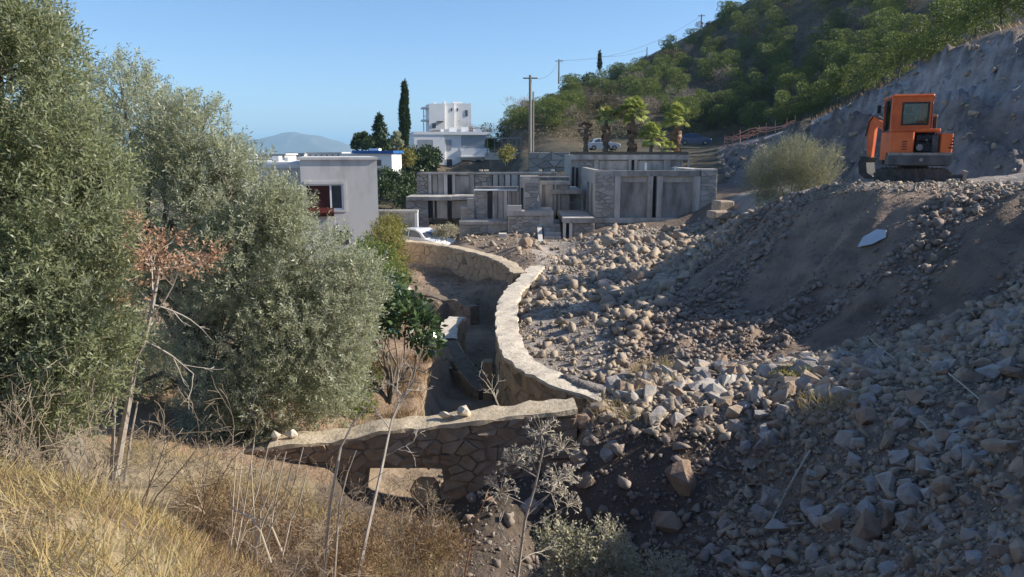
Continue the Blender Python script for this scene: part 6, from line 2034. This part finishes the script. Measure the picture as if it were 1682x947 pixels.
grass('dry_grass', [[(-400, 700), (120, 730), (260, 800), (330, 870), (300, 1300), (-400, 1300)]], 42000, (0.08, 0.36), 0.006, 'straw', 61, (-6.0, 0.2, 1.0, 7.0), lean=0.75, cut=-0.35, clump=1.6)
grass('dry_grass', [[(-400, 700), (120, 730), (260, 800), (330, 870), (300, 1300), (-400, 1300)]], 16000, (0.10, 0.34), 0.005, 'brownweed', 68, (-6.0, 0.2, 1.0, 7.0), lean=1.1, cut=-0.3, clump=2.5)
grass('dry_grass', [[(240, 790), (360, 850), (440, 900), (470, 1100), (280, 1200)]], 16000, (0.08, 0.25), 0.006, 'straw', 62, (-3.5, 0.5, 1.5, 7.0), cut=-0.1)
grass('dry_weeds', [[(120, 700), (330, 720), (600, 760), (760, 860), (760, 1300), (300, 1300), (330, 860)]], 34000, (0.08, 0.38), 0.005, 'brownweed', 63, (-4.0, 0.8, 2.5, 9.0), lean=0.95, cut=-0.15, clump=2.2)
grass('dry_weeds', [[(540, 560), (700, 545), (720, 600), (690, 690), (560, 720)]], 30000, (0.12, 0.4), 0.012, 'brownweed', 64, (-6, -0.5, 11, 20), lean=0.5, cut=-0.35)
grass('dry_grass', [[(1300, 640), (1420, 640), (1400, 730), (1310, 720)], [(1040, 600), (1110, 600), (1110, 665), (1030, 680)], [(960, 660), (1100, 665), (1090, 700), (960, 690)]], 30000, (0.1, 0.42), 0.007, 'straw', 65, (0.5, 8, 8, 17), lean=0.5, cut=0.0, clump=2.0)
grass('dry_weeds', [[(640, 430), (820, 440), (820, 470), (650, 470)], [(560, 470), (700, 480), (690, 560), (560, 560)]], 14000, (0.1, 0.35), 0.018, 'brownweed', 66, (-9, 0.5, 16, 36), lean=0.5, cut=-0.1)
grass('hill_grass', [[(1290, 225), (1400, 168), (1480, 128), (1560, 88), (1682, 54), (1682, 30), (1560, 60), (1470, 100), (1380, 150), (1280, 205)]], 5000, (0.3, 0.8), 0.08, 'brownweed', 67, (25, 60, 40, 100), lean=0.5, cut=-0.2, clump=0.3)

grass('dry_grass', [[(100, 690), (330, 720), (600, 770), (740, 860), (740, 1000), (420, 900), (330, 840)]], 26000, (0.15, 0.5), 0.006, 'straw', 69, (-7.0, 0.8, 3.5, 11.0), lean=0.6, cut=-0.2, clump=1.3)
# tangle of thin dry brush, nobody could count the twigs
g = np.random.default_rng(505)
mb = MB()
BR = [[(330, 760), (560, 780), (760, 850), (760, 1050), (420, 1050), (330, 870)], [(-50, 700), (150, 720), (330, 780), (330, 860), (-50, 800)], [(950, 680), (1180, 700), (1330, 700), (1330, 800), (1200, 860), (950, 800)]]
bx_ = g.uniform(-6, 4.5, 4000); by_ = g.uniform(3.4, 12.0, 4000)
bz_ = H(bx_, by_)
brx, bry, _ = proj(np.column_stack([bx_, by_, bz_]))
sel = np.zeros(4000, bool)
for i_, pl in enumerate(BR):
    sel |= in_poly(brx, bry, pl) & ((g.random(4000) < 0.35) if i_ == 2 else True)
sel &= poly_dist(bx_, by_, FRONT[:, :2], closed=False) > 0.4
for x, y, z in list(zip(bx_[sel], by_[sel], bz_[sel]))[:380]:
    d = unit(g.normal(0, 0.5, 3) + np.array((0, 0, 1.0)))
    bare(mb, (x, y, z - 0.03), d, g.uniform(0.18, 0.42), 0.0045, 2, g, 3, 0.02, 0.2, None, 0.62, 0.0016, 3)
brush = link('dry_brush', mesh('dry_brush', mb.v, mb.F, M['twig']))
brush['kind'] = 'stuff'
# ------------------------------------------------------------------ trees of the hillside
def crown_mesh(kind, seed, n=2600):
    """unit-height tree crown"""
    g = np.random.default_rng(seed)
    if kind == 'pine':
        bb = []
        for k in range(26):
            a, rr = g.uniform(0, 6.28), 0.36 * math.sqrt(g.random())
            z = g.uniform(0.20, 0.88)
            lim = 0.40 * math.sqrt(max(0.04, 1 - ((z - 0.46) / 0.48) ** 2))
            rr = min(rr, lim)
            s = g.uniform(0.09, 0.16)
            bb.append((rr * math.cos(a), rr * math.sin(a), z, s, s, s * 0.8))
        P, out = blob_points(bb, n, g, 0.55)
        D = out * 1.2 + np.array((0, 0, 0.4)) + g.normal(0, 0.35, P.shape)
        L = g.uniform(0.03, 0.055, len(P))
        return leaves(P, D, L, L * 0.36, seed=seed)
    if kind == 'bush':
        bb = [(g.normal(0, 0.28), g.normal(0, 0.28), g.uniform(0.25, 0.65), 0.24, 0.24, 0.22) for k in range(9)]
        P, out = blob_points(bb, n, g, 0.3)
        D = out + np.array((0, 0, 0.3)) + g.normal(0, 0.6, P.shape)
        L = g.uniform(0.05, 0.09, len(P)) * (2.0 if n < 100 else 1.0)
        return leaves(P, D, L, L * 0.42, seed=seed)
    if kind == 'twiggy':
        bb = [(g.normal(0, 0.2), g.normal(0, 0.2), g.uniform(0.4, 0.85), 0.2, 0.2, 0.18) for k in range(9)]
        P, out = blob_points(bb, n // 2, g, 0.1)
        D = out * 0.8 + np.array((0, 0, 0.7)) + g.normal(0, 0.5, P.shape)
        L = g.uniform(0.06, 0.13, len(P))
        return leaves(P, D, L, 0.006, seed=seed)
def trunk_mesh(seed, h=0.62, r=0.022):
    g = np.random.default_rng(seed)
    mb = MB()
    mb.add(*tube(limb_path((0, 0, -0.12), (g.normal(0, 0.04), g.normal(0, 0.04), h), g, 0.03, 6), np.linspace(r, r * 0.5, 6), sides=7))
    for k in range(7):
        z = g.uniform(0.25, 0.6)
        a = g.uniform(0, 6.28)
        mb.add(*tube(limb_path((0, 0, z), (0.26 * math.cos(a), 0.26 * math.sin(a), z + g.uniform(0.08, 0.25)), g, 0.1, 4), r * 0.45, r * 0.12, 5))
    return mesh('trunk', mb.v, mb.F, M['bark'])
PINE = [(lambda a: mesh('crown', a[0], a[1], M['pine'], rnd=a[2]))(crown_mesh('pine', 200 + k, 4600)) for k in range(6)]
TRUNK = [trunk_mesh(220 + k) for k in range(4)]
BUSH = [(lambda a: mesh('crown', a[0], a[1], M['scrub'], rnd=a[2]))(crown_mesh('bush', 230 + k, 2400)) for k in range(4)]
DBUSH = [(lambda a: mesh('crown', a[0], a[1], M['pinedark'], rnd=a[2]))(crown_mesh('bush', 240 + k, 1500)) for k in range(3)]
TWIG = [(lambda a: mesh('crown', a[0], a[1], M['greytwig'], rnd=a[2]))(crown_mesh('twiggy', 250 + k)) for k in range(3)]
def tree(name, label, cat, loc, h, crown, trunk, wid=1.0, rz=0.0, group=None):
    t = thing(name, label, cat, loc, rz, group)
    c = link('crown', crown, t, scale=(h * wid, h * wid, h))
    tr_ = link('trunk', trunk, t, scale=(h, h, h))
    return t
g = np.random.default_rng(301)
placed = []
def free(x, y, dmin):
    return all((x - a) ** 2 + (y - b) ** 2 > (dmin * 0.5 + c) ** 2 for a, b, c in placed)
# pines along the top of the cut, each with its own place
edge = [(1240, 215, 104, 5.0), (1290, 200, 96, 5.4), (1335, 188, 92, 4.6), (1375, 172, 86, 5.2), (1410, 158, 80, 4.6), (1440, 146, 76, 4.2), (1475, 128, 72, 4.6), (1510, 112, 68, 5.0), (1553, 84, 64, 5.0), (1600, 66, 60, 4.6), (1645, 48, 56, 4.4), (1690, 36, 54, 4.4)]
names_ = ['first', 'second', 'third', 'fourth', 'fifth', 'sixth', 'seventh', 'eighth', 'ninth', 'tenth', 'eleventh', 'last']
for i, (px, py, Y, h) in enumerate(edge):
    p = W(px, py, Y)
    z = HZ(p[0], p[1])
    tree('pine_tree', 'sunlit rounded pine on the edge of the cut, %s counting from the netting' % names_[i], 'pine tree', (p[0], p[1], z - 0.1), h, PINE[i % 6], TRUNK[i % 4], g.uniform(0.95, 1.25), g.uniform(0, 6.28), 'pines along the top of the cut')
    placed.append((p[0], p[1], h * 0.42))
HILLP = [(790, 212), (850, 168), (940, 140), (1060, 112), (1140, 75), (1185, 40), (1230, -20), (1330, -120), (1800, -200), (1800, 0), (1560, 62), (1480, 100), (1400, 148), (1300, 196), (1190, 222), (1080, 226), (900, 222), (800, 226)]
def hill_ok(x, y, z):
    px, py, _ = proj(np.array([[x, y, z]]))
    return px[0], py[0], bool(in_poly(px, py, HILLP)[0])
cnt = 0
tries = g.uniform(size=(5200, 2))
td = 104 * np.exp(tries[:, 0] * math.log(232 / 104))
tx = (-0.06 + tries[:, 1] * 0.82) * td
tz = H(tx, td)
tpx, tpy, _ = proj(np.column_stack([tx, td, tz]))
tok = in_poly(tpx, tpy, HILLP)
pend = []
for x, d, z, px, py in zip(tx[tok], td[tok], tz[tok], tpx[tok], tpy[tok]):
    h = g.uniform(3.2, 5.2) if px < 1010 else g.uniform(3.8, 6.6)
    dens = 1.0
    if g.random() > dens or not free(x, d, h * 0.55):
        continue
    placed.append((x, d, h * 0.33))
    pend.append((float(px), float(py), float(x), float(d), float(z), h, ('p', 't', 'b')[int(np.searchsorted((0.50, 0.70, 1.0) if px < 1010 else (0.80, 0.90, 1.0), g.random()))]))
    cnt += 1
    if cnt > 290:
        break
# each tree is told apart by what it stands above and how far up the hill
LM = [(800, 'the metal canopy'), (870, 'the tall utility pole'), (918, 'the ridge utility pole'), (962, 'the withered palm'), (995, 'the yellowing palm'), (1038, 'the tallest palm'), (1070, 'the short bushy palm'), (1110, 'the palm beside the blue car'), (1141, 'the blue car'), (1200, 'the lower end of the netting'), (1250, 'the middle of the netting'), (1300, 'the upper end of the netting'), (1350, 'the third edge pine'), (1420, 'the fifth edge pine'), (1490, 'the cab of the excavator'), (1530, 'the excavator exhaust'), (1600, 'the tenth edge pine'), (1660, 'the right border')]
cols_ = {}
for q in pend:
    j = int(np.argmin([abs(q[0] - m_[0]) for m_ in LM]))
    cols_.setdefault((j, q[6]), []).append(q)
for (j, kd), lst in cols_.items():
    lst.sort(key=lambda q: -q[1])
    for n_, (px, py, x, d, z, h, _k) in enumerate(lst):
        rank = 'lowest' if n_ == 0 else ordinal_word(n_ + 1) + ' one up'
        if kd == 'p':
            tree('pine_tree', 'rounded pine on the hill above %s, %s' % (LM[j][1], rank), 'pine tree', (x, d, z - 0.2), h, PINE[int(g.integers(6))], TRUNK[int(g.integers(4))], g.uniform(0.95, 1.4), g.uniform(0, 6.28), 'pines on the wooded hill')
        elif kd == 'b':
            tree('round_shrub', 'low brown bush on the hill above %s, %s' % (LM[j][1], rank), 'bush', (x, d, z - 0.2), h * 0.7, BUSH[int(g.integers(4))], TRUNK[int(g.integers(4))], 1.3, g.uniform(0, 6.28), 'round bushes on the wooded hill')
        else:
            tree('bare_tree', 'leafless pinkish tree on the hill above %s, %s' % (LM[j][1], rank), 'tree', (x, d, z - 0.2), h * 0.9, TWIG[int(g.integers(3))], TRUNK[int(g.integers(4))], 1.1, g.uniform(0, 6.28), 'leafless trees on the wooded hill')
print('hill trees', cnt)
# trees on the ridge line
for i, (px, py, Y, h, kind, lab) in enumerate(((862, 160, 150, 6.5, 't', 'leafless pinkish tree rising behind the tall utility pole'), (800, 185, 165, 5.5, 't', 'leafless grey tree at the left end of the ridge'), (935, 130, 178, 5.0, 'p', 'pine just right of the ridge utility pole'), (968, 128, 180, 5.5, 'd', 'dark rounded tree left of the small cypress'),
        (1062, 102, 198, 4.5, 'd', 'dark bush by the small pole on the ridge'), (1105, 90, 200, 4.5, 't', 'leafless tree on the ridge below the bare slope'), (1128, 78, 204, 4.5, 't', 'leafless tree beside the upper utility pole'), (1022, 118, 190, 4.2, 'd', 'small dark tree in the middle of the ridge'), (905, 145, 165, 4.6, 'p', 'pine below the ridge utility pole'), (830, 178, 160, 5, 'd', 'dark tree at the left of the ridge'), (775, 200, 168, 4.2, 't', 'leafless tree beside the upper villa'))):
    p = W(px, py + 12, Y)
    z = HZ(p[0], p[1])
    cm = {'t': TWIG, 'p': PINE, 'd': DBUSH}[kind][i % 3]
    tree({'t': 'bare_tree', 'p': 'pine_tree', 'd': 'round_tree'}[kind], lab, 'tree', (p[0], p[1], min(z, p[2]) - 0.1), h, cm, TRUNK[i % 4], 1.1, i * 1.1)
# scrub carpet of the hillside, too many bushes to count
Vs, Fs, rs, off = [], [], [], 0
g = np.random.default_rng(303)
SB = [crown_mesh('bush', 260 + k, 60) for k in range(5)]
nb = 0
_ab = g.uniform(size=(4600, 2))
_dd = 86 * np.exp(_ab[:, 0] * math.log(240 / 86))
Vs = np.column_stack([(-0.12 + _ab[:, 1] * 0.90) * _dd, _dd])
pts2 = np.array(Vs)
Vs = []
zz = H(pts2[:, 0], pts2[:, 1])
px, py, _ = proj(np.column_stack([pts2, zz]))
HB = [(760, 235), (850, 165), (940, 135), (1060, 105), (1140, 68), (1190, 30), (1330, -120), (1800, -200), (1800, 20), (1560, 80), (1480, 118), (1400, 160), (1300, 206), (1180, 232), (1080, 240), (870, 244), (800, 262)]
road = (pts2[:, 1] > 92) & (pts2[:, 1] < 113) & (px > 860) & (px < 1260) & (py > 225)
kk = in_poly(px, py, HB) & ~road
pts2, zz = pts2[kk], zz[kk]
for (x, d), z in zip(pts2, zz):
    V, F, r = SB[int(g.integers(5))]
    s_ = g.uniform(0.7, 2.2)
    ca, sa = math.cos(x * 7), math.sin(x * 7)
    V2 = np.column_stack([(V[:, 0] * ca - V[:, 1] * sa) * s_ * 1.25, (V[:, 0] * sa + V[:, 1] * ca) * s_ * 1.25, V[:, 2] * s_]) + np.array((x, d, z - 0.15))
    Vs.append(V2)
    Fs.append(F + off)
    rs.append((r * 0.25 + g.random() * 0.75))
    off += len(V)
o = link('hill_scrub', mesh('hill_scrub', np.concatenate(Vs), np.concatenate(Fs), M['scrub'], rnd=np.concatenate(rs)))
o['kind'] = 'stuff'

# ------------------------------------------------------------------ cypress, conifers
def leafy_tree(name, label, cat, base, blobs, n, m, seed, leaf, lw=0.3, lean=(0, 0, 0.8), trunk_r=0.15, cut=-0.5, nscale=0.6):
    g = np.random.default_rng(seed)
    root = thing(name, label, cat, base)
    P, out = blob_points(blobs, n, g, 0.3, cut, nscale, seed)
    V, F, r = leaves(P, out * 0.6 + np.array(lean) + g.normal(0, 0.35, P.shape), g.uniform(*leaf, len(P)), leaf[1] * lw, seed=seed)
    part(root, 'crown', V, F, M[m], rnd=r)
    top = max(blobs, key=lambda b: b[2])
    part(root, 'trunk', *tube([np.array(base) - np.array((0, 0, 0.5)), np.array((base[0], base[1], top[2]))], trunk_r, trunk_r * 0.3, 7), M['bark'])
    return root
Yc = 108
cb = [bl(664 + 1.0 * math.sin(k), 142 + k * 7.6, Yc, 3.2 + 4.6 * min(1, k / 6.0) * (1 if k < 10 else 0.85), rz=9) for k in range(13)]
p = W(664, 238, Yc)
leafy_tree('cypress_tree', 'tall slender dark cypress left of the white villa', 'cypress', p, cb, 7000, 'pinedark', 401, (0.25, 0.5), 0.3)
cb = [bl(985, 88 + k * 4.2, 188, 1.4 + 1.6 * min(1, k / 4), rz=5) for k in range(6)]
leafy_tree('cypress_tree', 'tiny dark cypress on the ridge against the sky', 'cypress', W(985, 114, 188), cb, 1200, 'pinedark', 402, (0.3, 0.55), 0.3)
cb = []
for k in range(9):
    rr = 2.5 + k * 2.0
    for a in range(4):
        cb.append(bl(623 + rr * 0.55 * math.cos(a * 1.57 + k), 190 + k * 6.4 + 1.5 * math.sin(a + k), 104 + rr * 0.04 * math.sin(a * 1.57 + k), rr * 0.6, rz=2.6))
leafy_tree('conifer_tree', 'dark pointed conifer left of the tall cypress', 'conifer', W(623, 252, 104), cb, 5200, 'pinedark', 403, (0.3, 0.6), 0.3, (0, 0, 0.1), cut=-0.15, nscale=1.2)
leafy_tree('round_tree', 'dark round tree with ragged crown beside the pointed conifer', 'tree', W(595, 252, 100), [bl(590, 230, 100, 9), bl(602, 238, 100, 10), bl(585, 240, 100, 7), bl(598, 224, 100, 5)], 1600, 'pinedark', 404, (0.3, 0.6), 0.35)
leafy_tree('round_tree', 'small loose tree between conifer and cypress', 'tree', W(653, 245, 106), [bl(652, 222, 106, 5), bl(648, 232, 106, 7), bl(656, 236, 106, 6)], 800, 'olive2', 405, (0.25, 0.5), 0.35)

# ------------------------------------------------------------------ palms
def frond_mesh(seed, m, seg=15, spread=2.3):
    g = np.random.default_rng(seed)
    mb = MB()
    mb.add(*tube([(0, 0, 0), (0.35, 0, 0.08), (0.62, 0, 0.10)], 0.02, 0.014, 4))
    for k in range(seg):
        a = -spread / 2 + spread * k / (seg - 1)
        L = 0.62 * (1 - 0.25 * abs(a) / spread * 2)
        b_ = np.array((0.60, 0, 0.10))
        d = np.array((math.cos(a), math.sin(a), 0.02))
        s = np.array((-math.sin(a), math.cos(a), 0.0))
        tip = b_ + d * L + np.array((0, 0, -0.16 * g.uniform(0.6, 1.4)))
        mid = b_ + d * L * 0.6 + np.array((0, 0, 0.015))
        mb.add([b_, mid + s * 0.05 + np.array((0, 0, -0.02)), tip, mid - s * 0.05 + np.array((0, 0, -0.02))], [[0, 1, 2, 3]], g.random())
    return mesh('frond', mb.v, mb.F, m, rnd=mb.rnd)
FR = [frond_mesh(410 + k, M['frond']) for k in range(3)]
FRY = frond_mesh(420, M['frondy'])
FRD = [frond_mesh(430 + k, M['deadfrond']) for k in range(2)]
def palm(label, px, pytop, pybase, Y, cr, nf, seed, dead=0, yellow=0, skirt=True):
    g = np.random.default_rng(seed)
    base, top = W(px, pybase, Y), W(px, pytop, Y)
    top[0] = base[0]
    base[2] = min(base[2], HZ(base[0], base[1]))
    t = thing('fan_palm', label, 'palm tree', base)
    crown = top - np.array((0, 0, cr * 0.8))
    part(t, 'trunk', *tube([base - np.array((0, 0, 0.3)), (base + crown) / 2, crown], 0.26, 0.2, 9), M['bark'])
    for k in range(nf):
        el = g.uniform(-0.5, 1.45) if not dead else g.uniform(-1.4, 1.2)
        az = g.uniform(0, 6.28)
        me = FRD[k % 2] if k < dead else (FRY if k < dead + yellow else FR[k % 3])
        o = link('frond', me, t, crown - np.array(base))
        o.rotation_euler = (g.uniform(-0.5, 0.5), -el, az)
        s_ = cr * g.uniform(0.75, 1.0)
        o.scale = (s_, s_, s_)
    if skirt:
        hgt = crown[2] - base[2]
        for k in range(30):
            o = link('dead_frond', FRD[k % 2], t, crown - np.array(base) - np.array((0, 0, g.uniform(0.0, 0.72) * hgt)))
            o.rotation_euler = (g.uniform(-0.3, 0.3), g.uniform(1.05, 1.5), g.uniform(0, 6.28))
            o.scale = (cr * 0.62,) * 3
    return t
palm('fan palm with partly yellow crown, left of the tallest palm', 995, 178, 250, 82, 1.45, 34, 1, yellow=8)
palm('tallest fan palm with full green crown and brown skirt', 1038, 164, 252, 82, 1.85, 46, 2)
palm('fan palm standing furthest from the villa beside the blue car', 1110, 175, 254, 82, 1.65, 40, 3)
palm('short bushy fan palm between the two tall green ones', 1070, 206, 252, 80, 1.7, 44, 4, skirt=False)
palm('low young palm at the foot of the short bushy one', 1094, 232, 254, 79, 1.0, 22, 5, skirt=False)
palm('withered brown palm with only dead fronds', 962, 200, 252, 82, 0.95, 36, 6, dead=36)
